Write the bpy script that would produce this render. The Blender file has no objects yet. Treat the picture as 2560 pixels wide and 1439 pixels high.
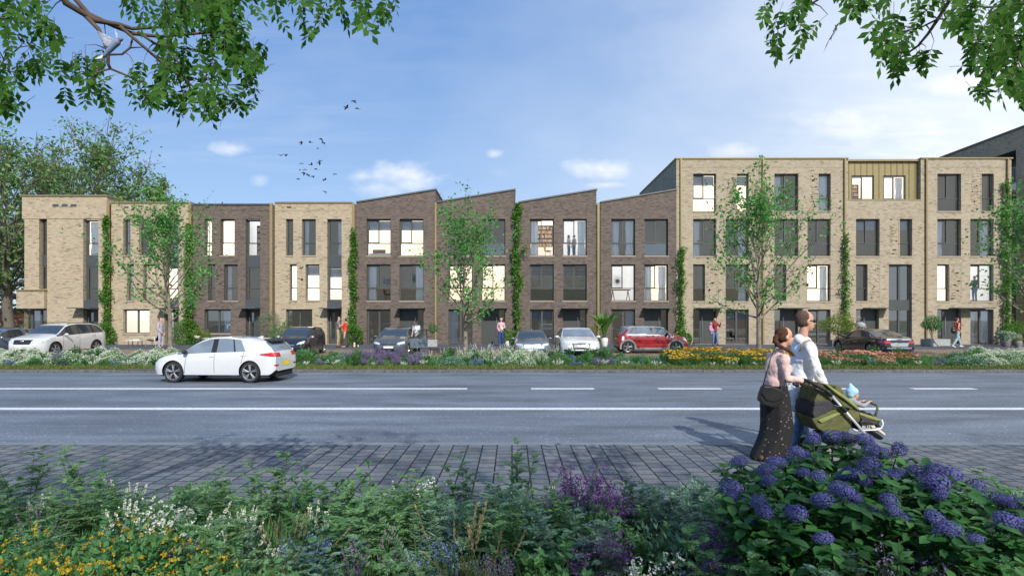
import bpy, math, random
import numpy as np
from mathutils import Vector, Matrix, Euler
from mathutils.bvhtree import BVHTree
R = math.radians
F, HX, HY, H = 1380.0, 1280.0, 795.0, 1.7      # lens, vanishing point and eye height read from the photograph
def gx(px, Y): return (px - HX) * Y / F
def gz(py, Y): return H + (HY - py) * Y / F
def gy(py): return F * H / (py - HY)
random.seed(7); rng = np.random.default_rng(7)
scn = bpy.context.scene
COL = scn.collection

# ---------------------------------------------------------------- mesh building
class MB:
    def __init__(s): s.V = []; s.F = []; s.M = []
    def add(s, vs, fs, m=0):
        o = len(s.V); s.V.extend([tuple(v) for v in vs])
        for f in fs: s.F.append(tuple(i + o for i in f)); s.M.append(m)
    def quad(s, a, b, c, d, m=0): s.add([a, b, c, d], [(0, 1, 2, 3)], m)
    def box(s, x0, x1, y0, y1, z0, z1, m=0):
        if x0 > x1: x0, x1 = x1, x0
        if y0 > y1: y0, y1 = y1, y0
        if z0 > z1: z0, z1 = z1, z0
        s.add([(x0,y0,z0),(x1,y0,z0),(x1,y1,z0),(x0,y1,z0),(x0,y0,z1),(x1,y0,z1),(x1,y1,z1),(x0,y1,z1)],
              [(0,3,2,1),(4,5,6,7),(0,1,5,4),(1,2,6,5),(2,3,7,6),(3,0,4,7)], m)
    def obox(s, c, sx, sy, sz, rot, m=0):
        c = Vector(c); vs = []
        for k in range(8):
            v = Vector(((-1,1)[k & 1]*sx/2, (-1,1)[(k >> 1) & 1]*sy/2, (-1,1)[(k >> 2) & 1]*sz/2))
            v.rotate(rot); vs.append(v + c)
        s.add(vs, [(0,2,3,1),(4,5,7,6),(0,1,5,4),(1,3,7,5),(3,2,6,7),(2,0,4,6)], m)
    def prism(s, poly, d0, d1, axis='y', m=0):
        n = len(poly)
        def P(p, d): return {'y': (p[0], d, p[1]), 'x': (d, p[0], p[1]), 'z': (p[0], p[1], d)}[axis]
        s.add([P(p, d0) for p in poly] + [P(p, d1) for p in poly],
              [tuple(range(n))[::-1], tuple(range(n, 2*n))] + [(i, (i+1) % n, n+(i+1) % n, n+i) for i in range(n)], m)
    def tube(s, pts, rad, n=8, m=0, caps=True, squash=None):
        pts = [Vector(p) for p in pts]; k = len(pts)
        if not hasattr(rad, '__len__'): rad = [rad]*k
        vs = []; up = None
        for i, p in enumerate(pts):
            t = (pts[min(i+1, k-1)] - pts[max(i-1, 0)])
            if t.length < 1e-9: t = Vector((0, 0, 1))
            t.normalize()
            if up is None: up = t.orthogonal().normalized()
            up = (up - t*up.dot(t))
            if up.length < 1e-6: up = t.orthogonal()
            up.normalize(); w = t.cross(up)
            for j in range(n):
                a = 2*math.pi*j/n
                d = up*math.cos(a) + w*math.sin(a)
                q = d*rad[i]
                if squash: q = Vector((q.x*squash[0], q.y*squash[1], q.z*squash[2]))
                vs.append(p + q)
        fs = []
        for i in range(k-1):
            for j in range(n):
                a, b = i*n+j, i*n+(j+1) % n
                fs.append((a, b, b+n, a+n))
        if caps: fs.append(tuple(range(n))[::-1]); fs.append(tuple(range((k-1)*n, k*n)))
        s.add(vs, fs, m)
    def ell(s, c, r, nu=14, nv=9, rot=None, m=0):
        c = Vector(c)
        if not hasattr(r, '__len__'): r = (r, r, r)
        vs = [Vector((0, 0, -r[2]))]
        for i in range(1, nv):
            t = math.pi*i/nv
            for j in range(nu):
                a = 2*math.pi*j/nu
                vs.append(Vector((r[0]*math.sin(t)*math.cos(a), r[1]*math.sin(t)*math.sin(a), -r[2]*math.cos(t))))
        vs.append(Vector((0, 0, r[2])))
        if rot is not None:
            for v in vs: v.rotate(rot)
        vs = [v + c for v in vs]
        fs = [(0, 1+(j+1) % nu, 1+j) for j in range(nu)]
        for i in range(nv-2):
            for j in range(nu):
                a = 1+i*nu+j; b = 1+i*nu+(j+1) % nu
                fs.append((a, b, b+nu, a+nu))
        L = len(vs)-1; o = 1+(nv-2)*nu
        fs += [(o+j, o+(j+1) % nu, L) for j in range(nu)]
        s.add(vs, fs, m)
    def cap(s, p, q, r1, r2, n=12, m=0):
        p = Vector(p); q = Vector(q); d = q-p; L = d.length
        if L < 1e-6: s.ell(p, max(r1, r2), m=m); return
        d.normalize(); pts = []; rr = []
        for a in (-75, -50, -25): pts.append(p + d*r1*math.sin(R(a))); rr.append(r1*math.cos(R(a)))
        pts += [p, q]; rr += [r1, r2]
        for a in (25, 50, 75): pts.append(q + d*r2*math.sin(R(a))); rr.append(r2*math.cos(R(a)))
        s.tube(pts, rr, n, m)
    def lathe(s, prof, c=(0,0,0), n=20, axis='z', m=0):
        vs = []; k = len(prof)
        for (r, h) in prof:
            for j in range(n):
                a = 2*math.pi*j/n
                x, y = r*math.cos(a), r*math.sin(a)
                v = (x, y, h) if axis == 'z' else ((x, h, y) if axis == 'y' else (h, x, y))
                vs.append((v[0]+c[0], v[1]+c[1], v[2]+c[2]))
        fs = [(i*n+j, i*n+(j+1) % n, (i+1)*n+(j+1) % n, (i+1)*n+j) for i in range(k-1) for j in range(n)]
        s.add(vs, fs, m)
    def mesh(s, name, mats, smooth=False, off=None, angle=None):
        me = bpy.data.meshes.new(name)
        V = s.V
        if off is not None: V = [(v[0]-off[0], v[1]-off[1], v[2]-off[2]) for v in V]
        me.from_pydata(V, [], s.F)
        for mt in mats: me.materials.append(mt)
        if len(mats) > 1: me.polygons.foreach_set('material_index', s.M)
        if smooth:
            me.polygons.foreach_set('use_smooth', [True]*len(me.polygons))
            if angle: me.set_sharp_from_angle(angle=R(angle))
        me.update()
        return me

def link(name, me, parent=None, loc=None, rot=None, sc=None):
    o = bpy.data.objects.new(name, me); COL.objects.link(o)
    if parent is not None: o.parent = parent
    if loc is not None: o.location = loc
    if rot is not None: o.rotation_euler = rot
    if sc is not None: o.scale = sc if hasattr(sc, '__len__') else (sc, sc, sc)
    return o
def part(name, mb, mats, parent, smooth=False, world=False, angle=None, label=None):
    """one mesh object under its thing; world=True when the builder holds world coordinates"""
    if not isinstance(mats, (list, tuple)): mats = [mats]
    off = None
    if world:
        p = parent; off = Vector((0, 0, 0))
        while p is not None: off += p.location; p = p.parent
    o = link(name, mb.mesh(name, mats, smooth, off, angle), parent)
    if label: o['label'] = label
    return o
def thing(name, label, cat, loc=(0,0,0), rz=0, group=None, sc=None):
    o = link(name, None, None, loc, (0, 0, rz), sc)
    o.empty_display_size = .2
    o['label'] = label; o['category'] = cat
    if group: o['group'] = group
    return o
def single(name, mb, mats, label, cat, group=None, smooth=False, loc=(0,0,0), angle=None):
    if not isinstance(mats, (list, tuple)): mats = [mats]
    o = link(name, mb.mesh(name, mats, smooth, loc, angle), None, loc)
    o['label'] = label; o['category'] = cat
    if group: o['group'] = group
    return o
def struct(name, mb, mats, kind='structure', smooth=False):
    if not isinstance(mats, (list, tuple)): mats = [mats]
    o = link(name, mb.mesh(name, mats, smooth)); o['kind'] = kind
    return o
def baked(mb, mods, mats=None, name='m', smooth=True):
    """evaluate modifiers on the builder's mesh and return the resulting mesh datablock"""
    me = mb.mesh(name, mats or [], False)
    o = bpy.data.objects.new('tmp', me); COL.objects.link(o)
    for kind, kw in mods:
        md = o.modifiers.new('m', kind)
        for k, v in kw.items(): setattr(md, k, v)
    bpy.context.view_layer.update()
    dg = bpy.context.evaluated_depsgraph_get()
    me2 = bpy.data.meshes.new_from_object(o.evaluated_get(dg))
    bpy.data.objects.remove(o)
    me2.name = name
    if smooth: me2.polygons.foreach_set('use_smooth', [True]*len(me2.polygons))
    return me2
def fused(mb, voxel, mat, name, smooth_it=4, crease=0., cs=.09):
    mods = [('REMESH', dict(mode='VOXEL', voxel_size=voxel)), ('SMOOTH', dict(factor=.5, iterations=smooth_it))]
    if crease:
        tx = bpy.data.textures.new('folds', 'CLOUDS'); tx.noise_scale = cs; tx.noise_depth = 2; tx.noise_type = 'HARD_NOISE'
        mods.append(('DISPLACE', dict(texture=tx, strength=crease, mid_level=.35, texture_coords='LOCAL')))
    me = baked(mb, mods, [mat], name)
    if not me.materials: me.materials.append(mat)
    return me
def np_mesh(name, V, Fq, mats, mi=None, smooth=False):
    """fast mesh from numpy arrays; Fq is (n, k) with k vertices per face"""
    V = np.asarray(V, dtype=np.float32).reshape(-1, 3); Fq = np.asarray(Fq, dtype=np.int32)
    n, k = Fq.shape
    me = bpy.data.meshes.new(name)
    me.vertices.add(len(V)); me.vertices.foreach_set('co', V.ravel())
    me.loops.add(n*k); me.loops.foreach_set('vertex_index', Fq.ravel())
    me.polygons.add(n); me.polygons.foreach_set('loop_start', np.arange(0, n*k, k, dtype=np.int32))
    for m in mats: me.materials.append(m)
    if mi is not None: me.polygons.foreach_set('material_index', np.asarray(mi, dtype=np.int32))
    me.update(calc_edges=True)
    if smooth: me.polygons.foreach_set('use_smooth', [True]*n)
    return me

# ---------------------------------------------------------------- materials
def newmat(name):
    m = bpy.data.materials.new(name); m.use_nodes = True
    nt = m.node_tree; nt.nodes.clear()
    out = nt.nodes.new('ShaderNodeOutputMaterial')
    return m, nt, out
class G:
    """small node helper"""
    def __init__(s, nt): s.nt = nt
    def n(s, t, **kw):
        nd = s.nt.nodes.new(t)
        for k, v in kw.items(): setattr(nd, k, v)
        return nd
    def l(s, a, b): s.nt.links.new(a, b)
    def val(s, sock, v):
        if hasattr(v, 'links') or isinstance(v, bpy.types.NodeSocket): s.l(v, sock)
        else: sock.default_value = v
    def math(s, op, a, b=0, clamp=False, c=None):
        nd = s.n('ShaderNodeMath', operation=op); nd.use_clamp = clamp
        s.val(nd.inputs[0], a); s.val(nd.inputs[1], b)
        if c is not None: s.val(nd.inputs[2], c)
        return nd.outputs[0]
    def mix(s, f, a, b, blend='MIX'):
        nd = s.n('ShaderNodeMix', data_type='RGBA', blend_type=blend)
        s.val(nd.inputs[0], f); s.val(nd.inputs[6], a if not isinstance(a, tuple) else (*a[:3], 1)); s.val(nd.inputs[7], b if not isinstance(b, tuple) else (*b[:3], 1))
        return nd.outputs[2]
    def noise(s, vec, scale, detail=3, rough=.5):
        nd = s.n('ShaderNodeTexNoise'); nd.inputs['Scale'].default_value = scale
        nd.inputs['Detail'].default_value = detail; nd.inputs['Roughness'].default_value = rough
        if vec is not None: s.l(vec, nd.inputs['Vector'])
        return nd.outputs[0]
    def ramp(s, f, stops, interp='LINEAR'):
        nd = s.n('ShaderNodeValToRGB'); nd.color_ramp.interpolation = interp
        el = nd.color_ramp.elements
        while len(el) > 1: el.remove(el[0])
        el[0].position = stops[0][0]; el[0].color = (*stops[0][1], 1) if hasattr(stops[0][1], '__len__') else (stops[0][1],)*3 + (1,)
        for p, c in stops[1:]:
            e = el.new(p); e.color = (*c, 1) if hasattr(c, '__len__') else (c, c, c, 1)
        s.val(nd.inputs[0], f)
        return nd.outputs[0]
    def pos(s): return s.n('ShaderNodeNewGeometry').outputs['Position']
    def obj(s): return s.n('ShaderNodeTexCoord').outputs['Object']
    def bump(s, h, strength=.3, dist=.01):
        b = s.n('ShaderNodeBump'); b.inputs['Strength'].default_value = strength; b.inputs['Distance'].default_value = dist
        s.l(h, b.inputs['Height']); return b.outputs[0]
    def bsdf(s, color, rough=.6, metal=0, spec=.5, normal=None, coat=0, emis=None, estr=0, sheen=0):
        p = s.n('ShaderNodeBsdfPrincipled')
        s.val(p.inputs['Base Color'], (*color[:3], 1) if isinstance(color, tuple) else color)
        s.val(p.inputs['Roughness'], rough); p.inputs['Metallic'].default_value = metal
        p.inputs['Specular IOR Level'].default_value = spec
        p.inputs['Coat Weight'].default_value = coat; p.inputs['Coat Roughness'].default_value = .03
        p.inputs['Sheen Weight'].default_value = sheen
        if normal is not None: s.l(normal, p.inputs['Normal'])
        if emis is not None:
            s.val(p.inputs['Emission Color'], (*emis[:3], 1) if isinstance(emis, tuple) else emis); p.inputs['Emission Strength'].default_value = estr
        return p.outputs[0]
def plain(name, c, rough=.6, metal=0, spec=.5, coat=0, var=.12, scale=6, bump=0, emis=None, estr=0):
    m, nt, out = newmat(name); g = G(nt)
    nz = g.noise(g.obj(), scale, 4)
    a = tuple(x*(1-var) for x in c); b = tuple(min(1, x*(1+var)) for x in c)
    colr = g.ramp(nz, [(.3, a), (.7, b)])
    nrm = g.bump(g.noise(g.obj(), scale*8, 2), bump, .01) if bump else None
    g.l(g.bsdf(colr, rough, metal, spec, nrm, coat, emis, estr), out.inputs[0])
    return m
def leafmat(name, cols, trans=.35, rough=.45, spec=.4):
    """leaf colours vary from leaf to leaf; thin and partly translucent"""
    m, nt, out = newmat(name); g = G(nt)
    rnd = g.n('ShaderNodeNewGeometry').outputs['Random Per Island']
    n = len(cols)
    c = g.ramp(rnd, [(i/max(1, n-1), cols[i]) for i in range(n)])
    p = g.bsdf(c, rough, spec=spec)
    t = g.n('ShaderNodeBsdfTranslucent'); g.l(g.mix(1, c, (.9, 1, .45), 'MULTIPLY'), t.inputs[0])
    mx = g.n('ShaderNodeMixShader'); mx.inputs[0].default_value = trans
    g.l(p, mx.inputs[1]); g.l(t.outputs[0], mx.inputs[2]); g.l(mx.outputs[0], out.inputs[0])
    return m
def brick(name, cols, mortar, blot, cw=.21, ch=.062, seed=0., wallish=.5):
    """brickwork laid on the x+y / z plane so that it runs round corners"""
    m, nt, out = newmat(name); g = G(nt)
    sp = g.n('ShaderNodeSeparateXYZ'); g.l(g.pos(), sp.inputs[0])
    u = g.math('ADD', sp.outputs[0], sp.outputs[1])
    u = g.math('ADD', u, seed)
    cb = g.n('ShaderNodeCombineXYZ'); g.l(u, cb.inputs[0]); g.l(sp.outputs[2], cb.inputs[1])
    b = g.n('ShaderNodeTexBrick')
    g.l(cb.outputs[0], b.inputs['Vector'])
    b.inputs['Scale'].default_value = 1; b.inputs['Brick Width'].default_value = cw; b.inputs['Row Height'].default_value = ch
    b.inputs['Mortar Size'].default_value = .006; b.inputs['Mortar Smooth'].default_value = .3
    b.inputs['Color1'].default_value = (0, 0, 0, 1); b.inputs['Color2'].default_value = (1, 1, 1, 1); b.inputs['Mortar'].default_value = (.5, .5, .5, 1)
    bc = g.ramp(b.outputs['Color'], cols)
    # single odd bricks: cell noise snapped to brick size
    row = g.math('FLOOR', g.math('DIVIDE', sp.outputs[2], ch))
    half = g.math('MULTIPLY', g.math('MODULO', row, 2), .5)
    colm = g.math('FLOOR', g.math('ADD', g.math('DIVIDE', u, cw), half))
    c2 = g.n('ShaderNodeCombineXYZ'); g.l(colm, c2.inputs[0]); g.l(row, c2.inputs[1])
    wn = g.n('ShaderNodeTexWhiteNoise', noise_dimensions='2D'); g.l(c2.outputs[0], wn.inputs['Vector'])
    cl = g.noise(cb.outputs[0], 2.2, 2)
    thr = g.math('MULTIPLY', cl, (.12 if True else 0) if blot[1] > .5 else .22)
    odd = g.math('LESS_THAN', wn.outputs[0], thr)
    c = g.mix(g.math('MULTIPLY', odd, .7), bc, blot[0])
    big = g.ramp(g.noise(cb.outputs[0], .9, 4), [(.3, .92), (.7, 1.06)])
    c = g.mix(1, c, big, 'MULTIPLY')
    streak = g.n('ShaderNodeMapping'); g.l(cb.outputs[0], streak.inputs[0]); streak.inputs['Scale'].default_value = (3.2, 14, 1)
    st = g.ramp(g.noise(streak.outputs[0], 1.6, 3), [(.40, .93), (.6, 1.03)])
    c = g.mix(wallish, c, g.mix(1, c, st, 'MULTIPLY'))
    c = g.mix(b.outputs['Fac'], c, mortar)
    nrm = g.bump(g.math('SUBTRACT', 1, b.outputs['Fac']), .5, .008)
    g.l(g.bsdf(c, .85, spec=.25, normal=nrm), out.inputs[0])
    return m
M = {}
M['beige'] = brick('beige_brick', [(0, (.34,.275,.188)), (.5, (.41,.338,.234)), (1, (.46,.39,.28))], (.39,.325,.224), ((.13,.10,.088), .9))
M['beige2'] = brick('grey_beige_brick', [(0, (.32,.265,.185)), (.5, (.385,.325,.235)), (1, (.43,.37,.275))], (.37,.315,.23), ((.15,.115,.10), .9), seed=3.3, wallish=.7)
M['brown'] = brick('brown_brick', [(0, (.085,.066,.058)), (.35, (.13,.103,.088)), (.7, (.168,.134,.104)), (1, (.132,.11,.108))], (.12,.10,.085), ((.19,.155,.125), .3), seed=7.1)
M['redbrick'] = brick('red_brick', [(0, (.16,.06,.045)), (1, (.27,.12,.08))], (.2,.16,.14), ((.1,.05,.05), .3))
M['gold'] = plain('gold_metal', (.26,.21,.10), .45, .3, var=.06)
M['post'] = plain('bronze_paint', (.27,.205,.10), .5, .1, var=.08)
M['zinc'] = plain('zinc_trim', (.09,.10,.10), .5, .2)
M['frame'] = plain('window_frame_paint', (.07,.077,.078), .45, 0, var=.05)
M['doorp'] = plain('door_paint', (.058,.064,.060), .45, 0, var=.06)
M['slate'] = plain('slate_panel', (.062,.07,.075), .4, 0, var=.05)
M['sill'] = plain('stone_sill', (.36,.31,.24), .7, var=.08)
M['steel'] = plain('brushed_steel', (.55,.55,.55), .3, .8)
M['curtain'] = plain('curtain_cloth', (.86,.87,.88), .9, var=.05, emis=(.8,.82,.85), estr=.06)  # faint glow added to the cloth itself
M['blind'] = plain('blind_cloth', (.68,.68,.67), .9, var=.06)
M['faint_glow_in'] = plain('faint_glow_room', (.44,.39,.33), .9, var=.15, scale=1, emis=(.85,.86,.74), estr=.05)  # no lamp inside; a faint wall glow is added to lighten dark rooms
M['mid_in'] = plain('half_glow_room', (.5,.46,.40), .9, var=.05, scale=1, emis=(.9,.8,.66), estr=.06)  # walls glow weakly in place of room light
M['glow_in'] = plain('glowing_back_wall', (.8,.75,.66), .9, var=.03, scale=1, emis=(1,.90,.77), estr=.36)  # back wall glows by itself, standing in for a room lamp
M['glow_side'] = plain('glowing_side_wall', (.8,.75,.66), .9, var=.03, scale=1, emis=(1,.92,.80), estr=.62)  # same wall colour with a stronger glow, so the room's shading is painted in
M['cool_glow_in'] = plain('cool_glow_room', (.75,.75,.75), .9, var=.03, scale=1, emis=(.93,.93,.92), estr=.33)  # cool glow put into the walls instead of a lamp
M['black'] = plain('black_plastic', (.012,.012,.013), .5)
M['white_plastic'] = plain('white_plastic', (.75,.75,.74), .4)
M['wood'] = plain('pale_wood', (.42,.27,.15), .5)
M['darkwood'] = plain('dark_wood', (.12,.07,.045), .5)
def glass(name, tint, refl=.0):
    m, nt, out = newmat(name); g = G(nt)
    t = g.n('ShaderNodeBsdfTransparent'); t.inputs[0].default_value = (*tint, 1)
    gl = g.n('ShaderNodeBsdfGlossy'); gl.inputs['Roughness'].default_value = .01; gl.inputs[0].default_value = (.9, .95, 1, 1)
    fr = g.n('ShaderNodeFresnel'); fr.inputs[0].default_value = 1.6
    fac = g.math('MULTIPLY', fr.outputs[0], 1.15, clamp=True); fac = g.math('ADD', fac, refl, clamp=True)
    mx = g.n('ShaderNodeMixShader'); g.l(fac, mx.inputs[0]); g.l(t.outputs[0], mx.inputs[1]); g.l(gl.outputs[0], mx.inputs[2])
    g.l(mx.outputs[0], out.inputs[0]); return m
M['pane'] = glass('window_glass', (.96,.97,.96), .0)
M['pane_g'] = glass('ground_floor_glass', (.70,.75,.8), .12)
M['milk'] = glass('frosted_lower_glass', (.72,.78,.76), .08)
# carriageway asphalt: fine aggregate, pale flecks, faint long patches
def asphalt():
    m, nt, out = newmat('asphalt'); g = G(nt); p = g.pos()
    sp = g.n('ShaderNodeMapping'); g.l(p, sp.inputs[0]); sp.inputs['Scale'].default_value = (.35, 1.3, 1)
    big = g.ramp(g.noise(sp.outputs[0], 1.1, 5, .6), [(.3, .62), (.7, 1.3)])
    fine = g.ramp(g.noise(p, 26, 5, .85), [(.3, (.066,.084,.108)), (.52, (.138,.165,.205)), (.7, (.28,.315,.37))])
    v = g.n('ShaderNodeTexVoronoi'); v.inputs['Scale'].default_value = 24; g.l(p, v.inputs['Vector'])
    wn = g.n('ShaderNodeTexWhiteNoise'); g.l(v.outputs['Color'], wn.inputs['Vector'])
    fleck = g.math('MULTIPLY', g.math('GREATER_THAN', wn.outputs[0], .93), g.math('LESS_THAN', v.outputs['Distance'], .34))
    c = g.mix(g.math('MULTIPLY', fleck, .7), fine, (.42,.45,.5))
    c = g.mix(1, c, big, 'MULTIPLY')
    # stains: long cracks darker seams
    sm = g.n('ShaderNodeMapping'); g.l(p, sm.inputs[0]); sm.inputs['Scale'].default_value = (.12, 2.4, 1)
    c = g.mix(1, c, g.ramp(g.noise(sm.outputs[0], 1.3, 4, .6), [(.35, .86), (.65, 1.08)]), 'MULTIPLY')
    nrm = g.bump(g.noise(p, 90, 2), .35, .006)
    g.l(g.bsdf(c, .62, spec=.45, normal=nrm), out.inputs[0]); return m
M['asphalt'] = asphalt()
def paving(name, cols, w, d, mortar, rough=.8, off=0., msize=.008, bumpd=.012):
    m, nt, out = newmat(name); g = G(nt); p = g.pos()
    mp = g.n('ShaderNodeMapping'); g.l(p, mp.inputs[0]); mp.inputs['Rotation'].default_value = (0, 0, R(90)); mp.inputs['Location'].default_value = (off, .0, 0)
    b = g.n('ShaderNodeTexBrick'); g.l(mp.outputs[0], b.inputs['Vector']); b.offset = .5
    b.inputs['Scale'].default_value = 1; b.inputs['Brick Width'].default_value = d; b.inputs['Row Height'].default_value = w
    b.inputs['Mortar Size'].default_value = msize; b.inputs['Mortar Smooth'].default_value = .2
    b.inputs['Color1'].default_value = (0, 0, 0, 1); b.inputs['Color2'].default_value = (1, 1, 1, 1); b.inputs['Mortar'].default_value = (.5, .5, .5, 1)
    c = g.ramp(b.outputs['Color'], cols)
    c = g.mix(1, c, g.ramp(g.noise(p, 40, 4, .7), [(.3, .78), (.7, 1.2)]), 'MULTIPLY')
    c = g.mix(1, c, g.ramp(g.noise(p, 1.1, 4), [(.3, .85), (.7, 1.15)]), 'MULTIPLY')
    edge = g.ramp(g.math('ADD', b.outputs['Fac'], g.math('MULTIPLY', g.math('SUBTRACT', g.noise(p, 70, 2), .5), .5)), [(.35, 0.), (.6, 1.)])
    c = g.mix(edge, c, mortar)
    nrm = g.bump(g.math('ADD', g.math('SUBTRACT', 1, b.outputs['Fac']), g.math('MULTIPLY', g.noise(p, 60, 3), .25)), .7, bumpd)
    g.l(g.bsdf(c, rough, spec=.35, normal=nrm), out.inputs[0]); return m
M['pavers'] = paving('grey_pavers', [(0, (.085,.10,.12)), (.4, (.125,.14,.16)), (.7, (.165,.17,.18)), (1, (.10,.12,.145))], .194, .176, (.01,.011,.014), msize=.009)
M['terrace'] = paving('dark_terrace_slabs', [(0, (.06,.068,.082)), (1, (.11,.12,.14))], .3, .3, (.03,.03,.035))
M['clinker'] = paving('brown_clinker', [(0, (.22,.14,.09)), (.5, (.31,.21,.14)), (1, (.26,.19,.14))], .08, .2, (.12,.09,.07))
M['soil'] = plain('dark_soil', (.035,.03,.02), .95, scale=20, var=.4, bump=.5)
M['ground'] = plain('meadow_ground', (.06,.075,.03), .95, scale=3, var=.3)
M['kerb'] = plain('kerb_concrete', (.115,.115,.115), .85, scale=14, var=.35, bump=.3)
M['gutter'] = plain('gutter_concrete', (.16,.19,.21), .8, scale=9, var=.12)
M['paint'] = plain('road_paint', (.60,.63,.65), .6, scale=16, var=.22)
# ---------------------------------------------------------------- camera, sun, sky
cam = bpy.data.cameras.new('camera'); co = bpy.data.objects.new('camera', cam); COL.objects.link(co)
co.location = (0, 0, H); co.rotation_euler = (R(90), 0, 0)
cam.sensor_width = 36; cam.lens = 36*F/2560; cam.shift_y = (HY - 719.5)/2560; cam.clip_end = 3000; cam.clip_start = .05
scn.camera = co
SUN_AZ, SUN_EL = 17, 36        # sun behind the viewer, a little to the right
sd = Vector((math.sin(R(SUN_AZ))*math.cos(R(SUN_EL)), -math.cos(R(SUN_AZ))*math.cos(R(SUN_EL)), math.sin(R(SUN_EL))))
sl = bpy.data.lights.new('sun', 'SUN'); so = bpy.data.objects.new('sun', sl); COL.objects.link(so)
sl.energy = 3.5; sl.angle = R(.6); sl.color = (1, .945, .86)
so.rotation_euler = sd.to_track_quat('Z', 'Y').to_euler(); so.location = (5, -20, 30)
scn.view_settings.view_transform = 'Standard'; scn.view_settings.look = 'None'; scn.view_settings.gamma = 1; scn.view_settings.exposure = .44
w = bpy.data.worlds.new('World'); scn.world = w; w.use_nodes = True
nt = w.node_tree; nt.nodes.clear(); g = G(nt)
wo = nt.nodes.new('ShaderNodeOutputWorld'); bg = nt.nodes.new('ShaderNodeBackground'); bg.inputs[1].default_value = .128
sky = g.n('ShaderNodeTexSky', sky_type='NISHITA'); sky.sun_disc = False; sky.sun_elevation = R(SUN_EL); sky.sun_rotation = R(180 - SUN_AZ)
sky.altitude = 0; sky.air_density = 1; sky.dust_density = .3; sky.ozone_density = 3.2
D = g.n('ShaderNodeTexCoord').outputs['Generated']
sp = g.n('ShaderNodeSeparateXYZ'); g.l(D, sp.inputs[0])
dy = g.math('MAXIMUM', g.math('ABSOLUTE', sp.outputs[1]), .12)
U = g.math('DIVIDE', sp.outputs[0], dy); V_ = g.math('DIVIDE', sp.outputs[2], dy)
cb = g.n('ShaderNodeCombineXYZ'); g.l(U, cb.inputs[0]); g.l(g.math('MULTIPLY', V_, 1.7), cb.inputs[1])
n1 = g.noise(cb.outputs[0], 9, 7, .58); n2 = g.noise(cb.outputs[0], 2.6, 6, .55)
tot = None
for (px, py, rx, ry, s) in [(572,372,52,19,1), (1000,436,112,36,1), (940,470,70,30,.8), (905,440,40,24,.7), (1492,424,96,26,1), (1237,386,26,11,.7), (1855,378,60,20,.8),
                            (160,372,62,12,.6), (1515,462,50,8,.6), (1250,430,26,14,.25), (650,262,150,60,.22), (735,310,120,40,.2), (390,200,300,60,.18), (860,130,240,120,.12), (650,450,22,14,.4),
                            (2420,212,120,26,1), (2230,300,190,34,.9), (2480,330,140,34,.9), (2380,362,210,26,.8), (2120,330,110,22,.6)]:
    du = g.math('DIVIDE', g.math('SUBTRACT', U, (px-HX)/F), rx/F)
    dv = g.math('DIVIDE', g.math('SUBTRACT', V_, (HY-py)/F), ry/F)
    r2 = g.math('ADD', g.math('MULTIPLY', du, du), g.math('MULTIPLY', dv, dv))
    f = g.math('SUBTRACT', 1.15, g.math('POWER', r2, .5))
    f = g.math('ADD', f, g.math('MULTIPLY', g.math('SUBTRACT', n1, .52), 3.6))
    f = g.math('MULTIPLY', g.math('DIVIDE', f, 1.6 if s > .3 else 2.6, clamp=True), s)
    tot = f if tot is None else g.math('MAXIMUM', tot, f)
rm = g.n('ShaderNodeMapping'); g.l(cb.outputs[0], rm.inputs[0]); rm.inputs['Rotation'].default_value = (0, 0, R(-24)); rm.inputs['Scale'].default_value = (1.3, 8, 1)
stk = g.ramp(g.noise(rm.outputs[0], 2.2, 6, .6), [(.47, 0.), (.66, 1.)])
msk = g.math('MULTIPLY', g.ramp(U, [(.42, 0.), (.72, 1.)]), g.ramp(V_, [(.26, 1.), (.52, 0.)]))
tot = g.math('MAXIMUM', tot, g.math('MULTIPLY', g.math('MULTIPLY', stk, msk), .85))
wsp = g.math('MULTIPLY', g.ramp(g.math('ABSOLUTE', g.math('ADD', U, .45)), [(.12, 1.), (.45, 0.)]), g.ramp(V_, [(.5, .09), (.7, .04)]))
tot = g.math('MAXIMUM', tot, g.math('MULTIPLY', stk, wsp))
# thin high veil thickening towards the right
veil = g.ramp(g.math('ADD', g.math('ADD', g.math('MULTIPLY', U, .50), .14), g.math('ADD', g.math('MULTIPLY', g.math('SUBTRACT', n2, .5), .35), g.math('MULTIPLY', V_, -.12))),
              [(0, .03), (.15, .2), (.34, .58), (.52, .86), (.7, .98)])
low = g.ramp(V_, [(0, .16), (.2, .06), (.45, .0)])
clear = g.mix(.72, sky.outputs[0], g.ramp(V_, [(0, (2.5, 3.5, 4.9)), (.22, (1.75, 2.85, 4.7)), (.55, (1.02, 2.1, 4.4))]))
base = g.mix(veil, clear, (5.5, 5.95, 6.5))
base = g.mix(low, base, (4.0, 4.7, 5.7))
cshade = g.ramp(n1, [(.35, (5.3, 5.6, 6.2)), (.6, (6.7, 6.65, 6.6))])
fin = g.mix(g.math('MULTIPLY', tot, .88), base, cshade)
g.l(fin, bg.inputs[0]); g.l(bg.outputs[0], wo.inputs[0])

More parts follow.
